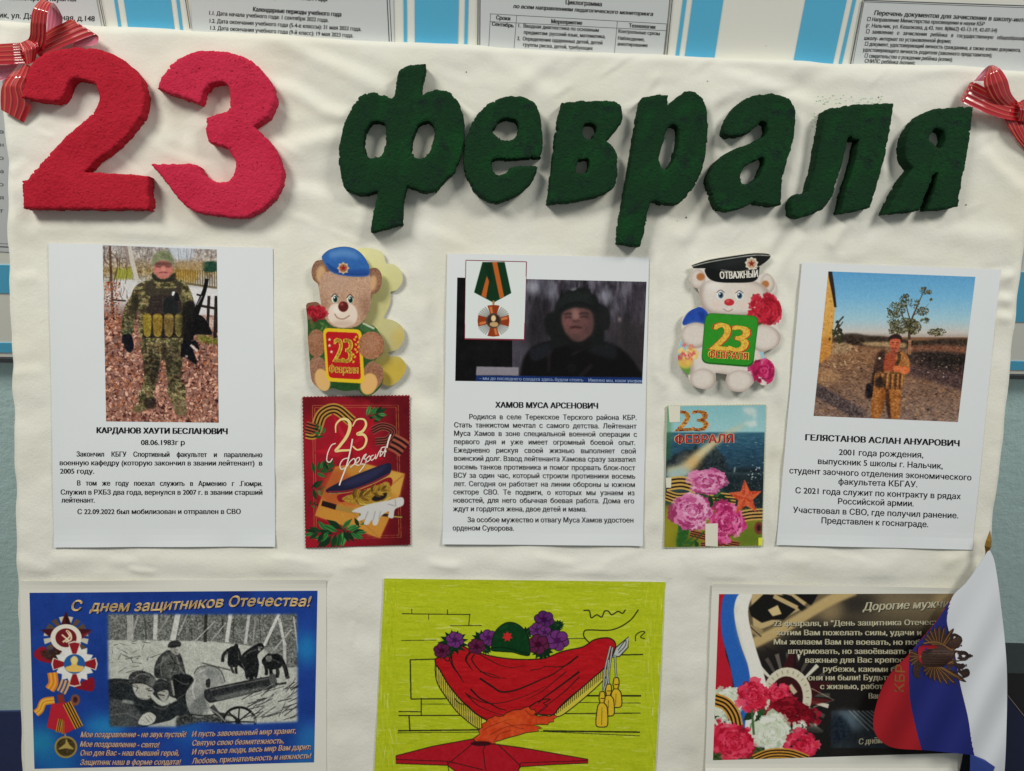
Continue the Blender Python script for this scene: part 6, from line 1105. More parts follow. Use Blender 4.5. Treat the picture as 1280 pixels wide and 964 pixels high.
for t_, a, b, d, e in vs: k.line(t_, *P_((a, b)), *P_((d, e)), 6.6, bold=.03, slant=.25, nib=(.55, .2))
k.build('verse_shadow', mat('verse_shadow_ink', (96, 24, 40), .5), p, lambda a, b, d: sh.world(a+.4, b+.5, d), .26)
k = Ink()
for t_, a, b, d, e in vs: k.line(t_, *P_((a, b)), *P_((d, e)), 6.4, slant=.25, nib=(.2, -.12))
k.build('verse', cream, p, sh.world, .34)

# ------------------------------------------------------------------ felt-pen drawing of the eternal flame, bottom centre
z4, z7 = (460, 700, 3.2), (525, 760, 6.025)
c = Canvas(462, 718, 836, 994, 2.2, (172, 184, 34)).at(*z4)
c.noise(9, 26, 91, (1, .8, .5), cy=3, oct=3); c.noise(8, 3, 92, (1, .8, .9), cy=1.5); rp = np.random.default_rng(66); o_ = c.o; c.o = (0, 0, 1.)
for i in range(1700):                                # felt pen strokes, one by one
    x, y = rp.uniform(464, 836), rp.uniform(720, 990); sd = x < 495 or x > 805; an = rp.normal(1.55 if sd else 0.03, .10); l = rp.uniform(5, 24); w_ = rp.uniform(.5, 1.5); q = rp.random()
    c.line([(x-l*math.cos(an)/2, y-l*math.sin(an)/2), (x+rp.normal(0, .4), y+rp.normal(0, .4)), (x+l*math.cos(an)/2, y+l*math.sin(an)/2)], w_, (200, 206, 118) if q < .16 else (152, 168, 22) if q < .55 else (186, 194, 44) if q < .9 else (216, 218, 160), rp.uniform(.25, .6), .15)
c.o = o_
c.specks(260, 93, (466, 722, 832, 992), (2, 9), [(204, 212, 120), (214, 218, 150), (150, 168, 24)], (.2, .5), asp=.07, rot=.03)
for b in ([(60, 72), (120, 72), (110, 850), (36, 850)], [(1120, 90), (1190, 90), (1160, 850), (1100, 850)]):
    m = c.full(b, 2, smooth=False); c.noise(9, 2, 94, (1, .9, .6), cy=14, mask=m)
BK = (24, 26, 20); ln = lambda P, w_=3.4, **k: c.line(P, w_, BK, .92, .12, **k)
for P, w_ in (([(135, 215), (410, 218)], 3.5), ([(175, 195), (175, 215)], 3), ([(318, 198), (318, 216)], 3), ([(243, 218), (243, 238)], 3), ([(407, 218), (403, 262)], 3.5), ([(328, 263), (455, 262)], 3), ([(132, 322), (275, 320)], 2.5), ([(780, 315), (870, 315)], 3), ([(168, 399), (272, 396)], 4.5), ([(169, 398), (172, 556)], 5), ([(172, 556), (312, 555)], 5), ([(213, 556), (213, 622)], 4.5), ([(215, 576), (330, 577)], 2), ([(122, 606), (213, 607)], 4), ([(122, 622), (372, 622)], 4), ([(164, 622), (168, 686)], 5), ([(120, 683), (445, 680)], 5.5), ([(118, 691), (445, 689)], 2.5), ([(700, 684), (1088, 688)], 6), ([(690, 686), (1088, 703)], 2.5), ([(850, 543), (1092, 543)], 6), ([(820, 570), (1090, 572)], 2.5), ([(780, 615), (1090, 612)], 4), ([(1005, 380), (1100, 378)], 5)): ln(P, w_, smooth=False)
ln([(862, 203), (885, 204), (893, 232), (915, 220), (935, 229), (946, 206), (962, 206), (975, 220), (1000, 206), (1018, 214), (1030, 199)], 5); ln([(1082, 199), (1045, 245), (975, 280), (872, 281), (862, 300), (872, 318), (884, 330)], 5); ln([(1070, 325), (1072, 300), (1095, 286), (1107, 290), (1090, 308), (1108, 315)], 4)
DR = [(272, 420), (270, 396), (300, 382), (330, 350), (370, 342), (415, 362), (500, 386), (600, 398), (700, 394), (780, 366), (860, 348), (905, 320), (960, 312), (988, 330), (986, 362), (952, 425), (900, 472), (850, 516), (800, 556), (765, 590), (735, 620), (600, 612), (540, 625), (473, 640), (389, 577), (325, 503), (288, 440)]
FL = [(270, 405), (288, 440), (325, 503), (389, 577), (473, 640), (452, 680), (367, 619), (309, 545), (277, 491), (269, 444)]; FR = [(952, 425), (958, 460), (885, 535), (775, 622), (730, 624), (765, 592), (850, 516), (900, 472)]
for P in (FL, FR): c.poly(P, (196, 182, 66), 1, .2); ln(P+P[:1], 4)
for a, b in zip(np.linspace(0, 1, 26), range(26)):
    x = 274+180*a; y0_ = np.interp(x, [270, 288, 325, 389, 473], [405, 440, 503, 577, 640]); y2_ = np.interp(x, [269, 277, 309, 367, 452], [444, 491, 545, 619, 680]); ln([(x, y0_), (x-1, y2_)], 2.6, smooth=False)
for a in np.linspace(0.03, .97, 26): x = 952-210*a; y0_ = 430+185*a; ln([(x, y0_), (x-2, y0_+34-20*a)], 2.6, smooth=False)
c.poly(DR, (170, 22, 30), 1, .2); m = c.full(DR); c.noise(15, 12, 95, (1, .5, .5), cy=2, mask=m); c.specks(60, 96, (548, 806, 770, 905), (2, 8), [(150, 14, 26), (190, 40, 44)], (.2, .5), asp=.12, rot=.5, clip=m); ln(DR+DR[:1], 5)
c.at(*z7)
for P, w_ in (([(240, 350), (210, 400), (170, 372), (150, 390)], 8), ([(235, 330), (245, 420), (290, 500), (330, 560)], 9), ([(225, 390), (250, 450), (310, 520)], 6), ([(390, 320), (345, 380), (360, 420), (395, 470)], 11), ([(370, 330), (350, 400), (380, 440)], 5), ([(395, 335), (440, 345), (520, 390), (600, 430), (690, 450), (790, 435)], 6), ([(410, 350), (390, 390), (450, 470), (540, 520), (650, 532)], 8), ([(450, 480), (540, 500), (600, 525)], 5), ([(450, 530), (540, 590), (610, 632), (700, 625), (800, 590), (900, 545), (1000, 500), (1100, 430), (1190, 360)], 11), ([(350, 650), (420, 690), (520, 720), (640, 710), (800, 660), (950, 590)], 6), ([(380, 610), (450, 680), (530, 722), (600, 760), (650, 770)], 10), ([(340, 640), (430, 730), (560, 790), (640, 810)], 6), ([(260, 680), (300, 720), (360, 735), (420, 800), (500, 830)], 6), ([(1190, 365), (1080, 440), (930, 440)], 8), ([(830, 470), (900, 460), (950, 440)], 5), ([(1200, 480), (1080, 570), (930, 680), (890, 720)], 11), ([(1100, 480), (980, 580), (900, 640), (800, 690)], 5), ([(1200, 520), (1100, 620), (1000, 700), (920, 760), (880, 800)], 6), ([(810, 760), (860, 720), (930, 690), (980, 690), (930, 720), (960, 740), (880, 800)], 8)): c.line(P, w_*1.35, BK, .92, .1, w1=w_*.5)
GRN = (10, 44, 24)
for cx, cy, R_, s_ in ((250, 260, 115, 1), (470, 240, 90, 2), (980, 180, 95, 3), (920, 320, 90, 4), (800, 190, 60, 6), (200, 330, 60, 7), (500, 310, 50, 8), (1040, 130, 50, 9)):
    rr = np.random.default_rng(s_); t = np.linspace(0, 6.283, 26, endpoint=False); c.poly([(cx+R_*(1 if i % 2 else .66)*rr.uniform(.85, 1.1)*math.cos(a), cy+R_*.85*(1 if i % 2 else .66)*math.sin(a)) for i, a in enumerate(t)], GRN, 1, .1, smooth=False)
    for i in range(8): a = rr.uniform(0, 6.28); c.line([(cx, cy), (cx+R_*.8*math.cos(a), cy+R_*.7*math.sin(a))], 3, (60, 96, 60), .6)
def bloom(cx, cy, R_, col):
    for i in range(6):
        a = i*1.047+.3; c.ell(cx+R_*.55*math.cos(a), cy+R_*.5*math.sin(a), R_*.5, R_*.45, BK, 1, .1); c.ell(cx+R_*.55*math.cos(a), cy+R_*.5*math.sin(a), R_*.44, R_*.39, col, 1, .1, tex=10, cell=2)
    c.ell(cx, cy, R_*.3, R_*.28, tuple(v-26 for v in col), 1, .2); c.line([(cx-R_*.4, cy-R_*.2), (cx, cy), (cx+R_*.3, cy+R_*.3)], 3, BK, .6); c.line([(cx+R_*.4, cy-R_*.3), (cx, cy), (cx-R_*.3, cy+R_*.4)], 3, BK, .6)
PU, PD = (104, 46, 112), (92, 28, 66)
for a in ((262, 240, 56, PU), (165, 320, 52, PD), (515, 225, 56, PU), (425, 290, 54, PD), (935, 90, 62, (84, 34, 96)), (880, 165, 48, PU), (940, 185, 44, PU), (1035, 245, 72, PU), (890, 275, 68, PD)): bloom(a[0], a[1], a[2]*1.22, a[3])
HM = [(540, 320), (545, 230), (580, 160), (640, 115), (700, 110), (760, 140), (805, 200), (825, 280), (825, 355), (770, 355), (700, 335), (620, 330)]
c.poly([(520, 335), (640, 332), (720, 345), (830, 365), (700, 378), (560, 358)], (176, 190, 40), .6, .3); c.poly(HM, (12, 58, 26), 1, .15, tex=8, cell=4); c.line(HM+HM[:1], 7, BK, .9, .1); c.line([(545, 300), (640, 300), (740, 325), (825, 350)], 9, (6, 34, 16), .9, .3); c.line([(600, 160), (660, 130)], 10, (40, 90, 50), .5, 1)
c.poly(star(658, 216, 42, 24, n=7), (190, 40, 40), 1, .2, smooth=False)
FLM = [(400, 985), (450, 950), (440, 920), (470, 900), (462, 878), (500, 860), (510, 835), (545, 825), (560, 812), (590, 818), (630, 815), (645, 795), (700, 770), (760, 765), (785, 750), (820, 745), (835, 765), (865, 770), (875, 790), (860, 800), (890, 815), (940, 812), (975, 818), (1000, 805), (1040, 818), (1005, 838), (1008, 858), (975, 862), (960, 880), (900, 878), (850, 885), (890, 893), (920, 905), (880, 915), (900, 928), (850, 935), (800, 940), (740, 960), (660, 980), (600, 1000), (560, 1010), (575, 1030), (540, 1050), (460, 1075), (400, 1066), (375, 1030), (420, 1005)]
c.poly(FLM, (196, 70, 32), 1, .2, tex=22, cell=5, smooth=False); c.line(FLM+FLM[:1], 6, BK, .9, .1, smooth=False)
for P in ([(470, 920), (560, 880), (640, 850), (700, 840)], [(520, 960), (640, 900), (760, 880), (850, 885)], [(640, 860), (720, 900), (780, 910)], [(800, 770), (820, 800), (880, 815)], [(560, 1000), (600, 950), (690, 920)]): c.line(P, 4, (70, 24, 14), .7, .1)
c.ell(680, 840, 90, 30, (216, 96, 40), .5, 2)
c.at(*z4)
BS = [(112, 783), (260, 745), (420, 716), (440, 742), (500, 736), (620, 752), (880, 797), (880, 812), (745, 818), (610, 828), (560, 900), (420, 900), (318, 822), (112, 814)]
c.poly(BS, (166, 24, 38), 1, .2, smooth=False, tex=8, cell=4); ln(BS+BS[:1], 3.6, smooth=False)
for P in ([(420, 735), (318, 818)], [(470, 742), (460, 760), (470, 840)], [(520, 738), (610, 824)], [(112, 798), (320, 806), (460, 840)], [(610, 812), (880, 802)], [(318, 808), (330, 900)], [(610, 812), (590, 900)]): ln(P, 3, smooth=False)
c.ell(452, 735, 42, 10, (60, 16, 24), 1, .3)
c.poly([(976, 390), (992, 350), (1020, 322), (1043, 307), (1040, 350), (1010, 384)], (176, 180, 176), 1, .1, smooth=False); ln([(976, 390), (992, 350), (1043, 307), (1040, 350), (1006, 386), (976, 390)], 4.5, smooth=False); ln([(1000, 362), (1030, 322), (1028, 345), (1002, 372)], 3)
for P in ([(970, 345), (948, 440), (940, 530)], [(978, 350), (966, 430), (962, 500)], [(988, 380), (990, 430), (993, 470)], [(962, 400), (956, 480), (944, 520)]): c.line(P, 9, (40, 44, 40), 1, .1); c.line(P, 4.5, (176, 180, 172), 1, .1)
for x, y, l in ((992, 472, 118), (962, 498, 126), (936, 528, 140)):
    T_ = [(x-8, y), (x+9, y), (x+12, y+28), (x+8, y+42), (x+20, y+60), (x+22, y+l-8), (x, y+l), (x-24, y+l-8), (x-18, y+60), (x-9, y+42), (x-12, y+26)]; c.poly(T_, (206, 172, 44), 1, .1, tex=10, cell=3); ln(T_+T_[:1], 4); ln([(x-10, y+44), (x+9, y+44)], 3); ln([(x-6, y+26), (x+10, y+26)], 3); ln([(x, y+62), (x-2, y+l-10)], 1.6)
c.noise(6, 1.2, 97)
sh = Sheet(SHEETS['drawing'], lambda u, v: .5*np.clip((.04-v)/.04, 0, 1)+.3*np.sin(6*u+3*v)); p = slab('drawing_sheet', sh, matte_paper)
tag(p, 'hand coloured drawing of a red draped flame bowl with a helmet on yellow green paper', 'drawing', 'large prints along the bottom')
picture('drawing', c, [(480.4, 723), (831.6, 727.5), (817.6, 989), (466.4, 989)], sh, p, res=2.2, k=.12, g=.98)

# ------------------------------------------------------------------ greeting print, bottom right
z5, z6 = (880, 725, 4.035), (1060, 735, 4.21)
c = Canvas(888, 738, 1212, 954, 2.0, (36, 34, 33)).at(*z5)
c.poly([(225, 60), (1340, 60), (1340, 260), (900, 240), (600, 200), (250, 340)], (110, 98, 76), .9, 8); c.ell(760, 120, 130, 60, (44, 42, 40), .9, 8); c.ell(640, 150, 60, 80, (150, 132, 100), .7, 6); c.ell(1000, 110, 140, 40, (128, 116, 96), .7, 8); c.ell(1240, 110, 90, 60, (160, 142, 108), .8, 6); c.ell(900, 210, 200, 30, (84, 76, 62), .7, 8)
c.poly([(560, 250), (800, 240), (1340, 330), (1340, 420), (520, 420), (420, 330)], (34, 32, 32), .8, 9)
c.poly([(232, 60), (560, 70), (480, 150), (330, 230), (250, 260)], (176, 156, 116), 1, .6, smooth=False); c.poly([(225, 140), (300, 70), (440, 80), (470, 140), (400, 200), (340, 200), (290, 215), (235, 180)], (28, 27, 26), 1, .5, smooth=False); c.poly([(320, 150), (370, 125), (390, 170), (345, 182)], (190, 170, 128), 1, .4, smooth=False); c.poly([(380, 60), (440, 80), (530, 150), (500, 165)], (30, 28, 27), 1, .4, smooth=False); c.line([(350, 80), (470, 140)], 22, (182, 160, 120), .95, .4); c.poly([(440, 60), (580, 60), (540, 130)], (26, 25, 25), 1, .5, smooth=False)
c.line([(245, 320), (420, 230), (620, 110), (760, 50)], 52, (178, 156, 112), .96, 1.2); c.line([(225, 240), (290, 270)], 40, (150, 132, 98), .9, .6); c.line([(232, 235), (288, 285)], 5, (40, 36, 32), .8)
for i in range(24):
    a = i*.262; c.poly([(420, 580), (420+214*math.cos(a-.05), 580+215*math.sin(a-.05)), (420+214*math.cos(a+.05), 580+215*math.sin(a+.05))], (206, 202, 186) if i % 2 else (84, 80, 74), .95, .3, smooth=False)
c.poly([(420, 580), (300, 330), (440, 400)], (36, 32, 32), .6, 1, smooth=False); c.poly(star(425, 575, 232, 100, -1.5), (64, 26, 30), 1, .4, smooth=False); c.poly([(425, 575), (655, 605), (505, 640)], (96, 34, 36), .9, .5, smooth=False); c.poly([(425, 575), (460, 345), (500, 505)], (38, 24, 26), .9, .5, smooth=False); c.line([(540, 545), (655, 605), (550, 640)], 4, (190, 180, 160), .8, .3, smooth=False)
c.ell(418, 585, 124, 146, (196, 190, 170), 1, .3); c.ell(414, 590, 84, 106, (62, 26, 28), 1, .3)
for a in np.linspace(-2.6, .3, 12): c.line([(418+96*math.cos(a), 587+116*math.sin(a)), (418+112*math.cos(a), 587+134*math.sin(a))], 6, (140, 132, 112), .7, .2)
c.line([(430, 530), (460, 570)], 24, (196, 186, 160), .9, .5); c.line([(380, 560), (420, 600)], 16, (160, 140, 120), .8, .5); c.poly([(530, 720), (600, 760), (560, 770), (500, 750)], (196, 192, 176), .8, .6)
c.poly([(70, 66), (110, 66), (95, 140), (90, 250), (110, 380), (140, 470), (145, 560), (55, 560)], (168, 34, 52), 1, .4, smooth=False)
c.poly([(108, 66), (182, 66), (155, 130), (158, 220), (185, 330), (220, 430), (235, 560), (205, 740), (175, 740), (150, 540), (125, 410), (90, 280), (85, 160)], (46, 96, 168), 1, .4)
c.poly([(180, 66), (240, 66), (222, 140), (228, 220), (262, 350), (300, 470), (310, 560), (240, 740), (205, 740), (232, 560), (222, 440), (185, 330), (157, 220), (152, 130)], (212, 210, 202), 1, .4); c.poly([(150, 150), (165, 130), (160, 250), (200, 380), (222, 440)], (160, 160, 160), .4, 2)
for cx, cy in ((260, 640), (330, 830)): sprig(c, cx, cy, 1.6, 150, 5, [(54, 84, 48), (76, 110, 66), (40, 62, 36)], int(cx), .5)
c.poly([(40, 840), (320, 850), (320, 910), (40, 910)], (60, 80, 40), .9, 1, tex=40, cell=3); c.poly([(440, 740), (620, 760), (620, 910), (440, 910)], (30, 30, 30), .8, 3)
RD = [(196, 48, 76), (176, 30, 58), (214, 84, 106), (158, 22, 48), (206, 62, 92)]; WT = [(204, 206, 192), (184, 192, 174), (216, 218, 208), (168, 180, 156), (196, 204, 184)]; DRD = [(130, 18, 38), (110, 12, 30), (150, 32, 52), (96, 10, 24)]
c.flower(110, 610, 95, WT, 70, 60); stripes(c, [(50, 600), (110, 625), (150, 680), (165, 745)], 66, (190, 140, 60), (30, 22, 22), 3); c.flower(80, 720, 60, WT, 75, 30); c.flower(60, 745, 50, RD, 76, 24)
c.flower(245, 578, 96, RD, 71, 70); c.flower(375, 572, 66, RD, 72, 50); c.flower(425, 668, 116, DRD, 73, 80, .7); c.flower(540, 690, 60, DRD, 79, 30); c.flower(480, 740, 44, WT, 80, 24)
c.flower(150, 820, 116, RD, 74, 80); c.flower(340, 770, 110, WT, 77, 80, 1.0); c.flower(490, 830, 92, RD, 78, 60); stripes(c, [(250, 905), (330, 875), (430, 875), (520, 905)], 50, (190, 140, 60), (36, 24, 22), 3); c.line([(240, 650), (250, 780)], 12, (70, 96, 60), .9, .3)
c.poly([(640, 658), (1100, 658), (1100, 846), (640, 846)], (46, 52, 58), 1, .5, smooth=False, tex=12, cell=6); c.poly([(642, 700), (720, 690), (735, 780), (660, 820), (642, 800)], (30, 40, 52), .9, 2, tex=22, cell=3); c.poly([(660, 662), (760, 662), (806, 730), (760, 760), (700, 690)], (110, 128, 140), .7, 3)
for i in range(7): c.line([(730+i*22, 658), (830+i*30, 760)], 4, (166, 168, 160), .7, .4)
c.noise(6, 1.3, 98)
sh = Sheet(SHEETS['greet'], lambda u, v: .5+1.2*np.clip((.05-v)/.05, 0, 1)**2*(.5+.5*np.cos(7*u))+2.0*np.clip((v-.96)/.04, 0, 1)**2+.3*np.sin(6*u)); p = slab('printed_sheet', sh, matte_paper)
tag(p, 'printed sheet with carnations, a star medal and pale verses behind the flag', 'print', 'large prints along the bottom')
picture('print', c, [(898.6, 742.5), (1209, 742), (1198.5, 941), (891, 950)], sh, p, res=2.0, k=.3)
pale = mat('pale_verse', (206, 200, 172), .45); k = Ink(); kh = Ink()
for t_, x0, y0_, x1, y1 in (('23 февраля, в "День защитника Отечест', 966.7, 782.5, 1172, 781), ('хотим Вам пожелать силы, удачи и', 970, 793.6, 1151, 794), ('Мы желаем Вам не воевать, но поб', 967, 805, 1149.5, 806), ('штурмовать, но завоёвывать в', 985, 816.7, 1141, 817.4), ('важные для Вас крепост', 1006.4, 828, 1135, 828), ('рубежи, какими бы', 1028.7, 839, 1126, 840), ('они ни были! Будьте', 1010, 850, 1114, 850), ('с жизнью, работой', 1025, 861, 1114, 861), ('Ваших', 1085.7, 873, 1112, 873)):
    k.line(t_, x0, y0_, x1, y1, 6.6, bold=.004, nib=(.32, 0)); kh.line(t_, x0, y0_, x1, y1, 6.6, bold=.02, nib=(.5, 0))
k.line('Дорогие мужчины', *zc([(78, 118)], *z6)[0], *zc([(600, 98)], *z6)[0], 9.6, bold=.02, slant=.25, nib=(.4, 0)); kh.line('Дорогие мужчины', *zc([(78, 118)], *z6)[0], *zc([(600, 98)], *z6)[0], 9.6, bold=.04, slant=.25, nib=(.6, 0))
k.line('С днём за', *zc([(55, 822)], *z6)[0], *zc([(225, 812)], *z6)[0], 7.0, bold=.02, slant=.15, nib=(.3, 0)); k.line('ПВС', *zc([(495, 858)], *z6)[0], *zc([(540, 856)], *z6)[0], 2.8)
kh.build('verse_shadow', mat('verse_black', (24, 22, 20), .5), p, lambda a, b, d: sh.world(a+.7, b+.8, d), .26); k.build('verse', pale, p, sh.world, .34)
# ------------------------------------------------------------------ ribbon bows
def ribbon_m(name, a, b):
    m = mat(name, a, .2, .7, attr='ink'); m.node_tree.nodes['Principled BSDF'].inputs['Coat Weight'].default_value = .8; m.node_tree.nodes['Principled BSDF'].inputs['Coat Roughness'].default_value = .08
    return m
rib = ribbon_m('satin_ribbon', (160, 24, 36), (90, 10, 20))
def strip(name, parent, L_, R_, zz, hs=1.0, inner=None, n=14, nw=33, bulge=0.0):
    """a length of ribbon between its two edges, each given as (x, y, height); gold threads run along it"""
    A, B_ = (np.array([(zz[0]+p[0]/zz[2], zz[1]+p[1]/zz[2], p[2]*hs) for p in E]) for E in (L_, R_))
    def sp3(P):
        a = spline([p[:2] for p in P], 8, False); t = np.linspace(0, len(P)-1, len(a)); return np.c_[a, np.interp(t, np.arange(len(P)), P[:, 2])]
    A, B_ = sp3(A), sp3(B_); N = min(len(A), len(B_)); A, B_ = A[:N], B_[:N]
    w_ = np.linspace(0, 1, nw)[None, :, None]; G_ = A[:, None]*(1-w_)+B_[:, None]*w_; H = G_[..., 2]+bulge*np.sin(np.pi*w_[..., 0])+.12*np.sin(np.arange(nw)*np.pi/4)[None]
    X, Y = px2board(G_[..., 0], G_[..., 1], H); V = board2world(X, Y, H).reshape(-1, 3)
    v = np.linspace(0, 1, nw); base = np.array((166, 24, 38.)); col = np.tile(base, (nw, 1))
    for q in (.14, .34, .56, .78): col = np.where(np.abs(v-q)[:, None] < .018, np.array((190, 92, 66.)), col); col = np.where(np.abs(v-q-.05)[:, None] < .02, np.array((138, 16, 28.)), col)
    col = np.tile(col[None], (N, 1, 1))
    if inner is not None: f = np.clip((np.linspace(0, 1, N)-inner)*12, 0, 1)[:, None, None]; col = col*(1-f)+np.array((206, 120, 142.))*f
    F = grid_faces(nw, N); F2 = grid_faces(nw, N, len(V))[:, ::-1]; nrm = np.cross(V[1]-V[0], V[nw]-V[0]); off_ = (ORG-V.mean(0)); off_ = off_/np.linalg.norm(off_)*.0003
    return mesh_obj(name, np.vstack([V, V-off_]), np.vstack([F, F2]), rib, parent, colors=np.vstack([alb(col).reshape(-1, 3)]*2), smooth=True)
GW = 'ribbon bows on the upper corners of the board'
zz = (0, 0, 6.025); bw = empty('ribbon_bow', board2world(*px2board(33., 66.), 3.)); tag(bw, 'red gold-striped ribbon bow on the upper left corner above the digit 2', 'bow', GW)
strip('loop', bw, [(180, 330, 6), (222, 275, 14), (230, 170, 22), (252, 65, 26), (318, -4, 22), (368, 40, 14), (358, 140, 9), (352, 250, 4)], [(330, 385, 8), (348, 300, 15), (352, 180, 24), (362, 95, 28), (402, 25, 23), (460, 105, 14), (470, 170, 9), (430, 270, 4)], zz, inner=.56)
strip('loop', bw, [(220, 335, 6), (375, 225, 9), (470, 176, 12), (545, 149, 13), (610, 215, 9), (560, 300, 5)], [(300, 430, 6), (430, 372, 9), (560, 318, 12), (724, 262, 13), (722, 335, 9), (545, 356, 5)], zz, inner=.66)
strip('loop', bw, [(190, 320, 6), (90, 326, 14), (-40, 335, 18), (-140, 350, 16), (-120, 470, 9), (30, 490, 6), (150, 470, 4)], [(215, 478, 7), (100, 485, 15), (-40, 490, 19), (-150, 500, 16), (-130, 600, 10), (0, 610, 7), (110, 560, 4)], zz, inner=.6)
strip('tail', bw, [(150, 470, 5), (60, 580, 12), (15, 650, 13), (4, 740, 9), (8, 828, 4)], [(235, 500, 6), (222, 580, 12), (195, 665, 12), (235, 790, 8), (180, 925, 3)], zz, bulge=2.5)
strip('knot', bw, [(140, 330, 8), (175, 400, 13), (200, 495, 8)], [(235, 285, 8), (290, 345, 13), (262, 460, 8)], zz, bulge=3)
zz = (1130, 50, 6.427); bw = empty('ribbon_bow', board2world(*px2board(1276., 146.), 3.)); tag(bw, 'red ribbon bow on the upper right corner beside the letter я', 'bow', GW)
strip('loop', bw, [(960, 505, 7), (830, 480, 13), (690, 405, 16), (552, 338, 14), (500, 380, 8)], [(965, 660, 8), (800, 632, 14), (640, 580, 16), (468, 500, 14), (450, 480, 8)], zz)
strip('loop', bw, [(800, 570, 9), (705, 485, 18), (645, 375, 25), (650, 290, 26), (690, 206, 20), (640, 240, 12), (560, 330, 7)], [(925, 510, 9), (862, 430, 19), (830, 320, 26), (775, 235, 26), (705, 201, 20), (720, 250, 12), (660, 330, 7)], zz, inner=.72, bulge=2)
strip('tail', bw, [(800, 630, 6), (850, 720, 7), (905, 805, 6), (990, 900, 4), (1100, 1010, 3)], [(965, 610, 8), (985, 700, 9), (1020, 780, 7), (1080, 850, 5), (1180, 950, 3)], zz, bulge=1.5)
strip('loop', bw, [(935, 490, 8), (1060, 440, 15), (1210, 415, 17), (1330, 440, 10)], [(965, 660, 8), (1080, 685, 15), (1220, 705, 17), (1330, 690, 10)], zz)
strip('knot', bw, [(900, 500, 11), (930, 560, 16), (915, 650, 11)], [(1010, 490, 11), (1030, 570, 16), (1010, 660, 11)], zz, bulge=3)

# ------------------------------------------------------------------ the little flag standing in front of the board
HF = lambda x, y: 15+3.5*np.sin((np.asarray(x, float)-1100)/19.0+(np.asarray(y, float)-700)/150)+5*np.clip((1240-np.asarray(x, float))/150, 0, 1)+2.3*np.sin((np.asarray(x, float)*1.0+np.asarray(y, float)*.5)/8.5)*np.clip((np.asarray(y, float)-690)/140, 0, 1)
ffn = flat_fn(HF)
c0 = [(1237.5, 688), (1243, 701), (1250, 747), (1258.5, 835), (1257.5, 930), (1254, 990)]
c1 = [(1235, 689), (1209, 727), (1190, 747), (1183.5, 775), (1193, 813), (1200, 854), (1210, 896), (1214, 925), (1218, 944)]
c2 = [(1191.5, 744.5), (1172, 775), (1155.5, 795), (1138.5, 817), (1136, 842), (1138, 877), (1145, 911), (1152, 937.5)]
c1b = [(1191, 744.5), (1184.5, 768), (1184, 785), (1189, 803), (1195, 830), (1202, 865), (1210, 898), (1218, 944)]
c3 = [(1191.3, 744.3), (1171.8, 774.8), (1155.3, 794.6), (1137.5, 816.5), (1106, 853), (1091.5, 906), (1110, 932.5), (1152, 938)]
flag = empty('table_flag', board2world(*px2board(1254., 985., 30.), 30.)); tag(flag, 'small white, blue and red table flag with a golden eagle emblem', 'flag')
def band(name, a, b, m, n=60, nw=22):
    A, B_ = spline(a, 8, False), spline(b, 8, False)
    if len(a) != len(b): A, B_ = resample(A, 1, False), resample(B_, 1, False)
    t = np.linspace(0, 1, n)
    A, B_ = (np.stack([np.interp(t, np.linspace(0, 1, len(q)), q[:, i]) for i in (0, 1)], 1) for q in (A, B_)); w_ = np.linspace(0, 1, nw)[None, :, None]; G_ = A[:, None]*(1-w_)+B_[:, None]*w_
    V = ffn(G_[..., 0], G_[..., 1], 0.).reshape(-1, 3); V2 = ffn(G_[..., 0], G_[..., 1], -.35).reshape(-1, 3)
    return mesh_obj(name, np.vstack([V, V2]), np.vstack([grid_faces(nw, n), grid_faces(nw, n, len(V))[:, ::-1]]), m, flag, smooth=True)
wv2 = [(1600, 2, .12, .0006)]
band('white_stripe', c0, c1+[(1225, 965), (1232, 990)], mat('white_silk', (202, 205, 211), .5, .3, bump=wv2), nw=40)
band('blue_stripe', c1b, c2, mat('blue_silk', (28, 36, 106), .5, .3, bump=wv2)); band('red_stripe', c2, c3, mat('red_silk', (146, 20, 30), .5, .3, bump=wv2))
k = Ink(); k.poly([(1212, 942), (1218, 944), (1230, 949), (1243, 958), (1238, 970), (1220, 985), (1211, 985)]); k.build('blue_corner', mat('blue_silk_back', (44, 62, 130), .5, .3), flag, ffn, 1.2)
EM = mat('eagle_bronze', (66, 44, 34), .5, .3, var=[(900, 2, (40, 28, 26), .45, .6)]); EG = mat('eagle_gold', (120, 84, 46), .45, .4); EMD = mat('eagle_dark', (46, 32, 30), .5, .3)
z6 = (1060, 735, 4.21); E_ = lambda P: [p[:2] for p in zc(P, *z6)]
k = Ink()                                            # body, two wings, tail, legs: the eagle lies on its side, heads to the right
for P in ([(360, 400), (365, 330), (400, 285), (450, 275), (500, 300), (540, 330), (560, 355), (540, 385), (500, 410), (440, 415), (395, 415)],
          [(370, 345), (335, 330), (330, 360), (325, 385), (345, 400), (340, 430), (350, 465), (380, 475), (372, 440), (385, 405)]): k.poly(spline(E_(P), 5))
for P in ([(520, 300), (560, 262), (590, 252), (600, 280), (575, 312), (545, 330)], [(520, 400), (560, 396), (600, 424), (625, 440), (610, 468), (575, 440), (530, 425)], [(545, 330), (610, 335), (640, 356), (610, 378), (545, 385)]): k.poly(spline(E_(P), 5))
def feather(sx, sy, tx, ty, w_):
    d = np.array((tx-sx, ty-sy), float); n_ = np.array((-d[1], d[0]))/np.linalg.norm(d)*w_; s_ = np.array((sx, sy), float)
    return [tuple(s_-n_*.4), tuple(s_+d*.6-n_), (tx, ty, 1), tuple(s_+d*.6+n_), tuple(s_+n_*.4)]
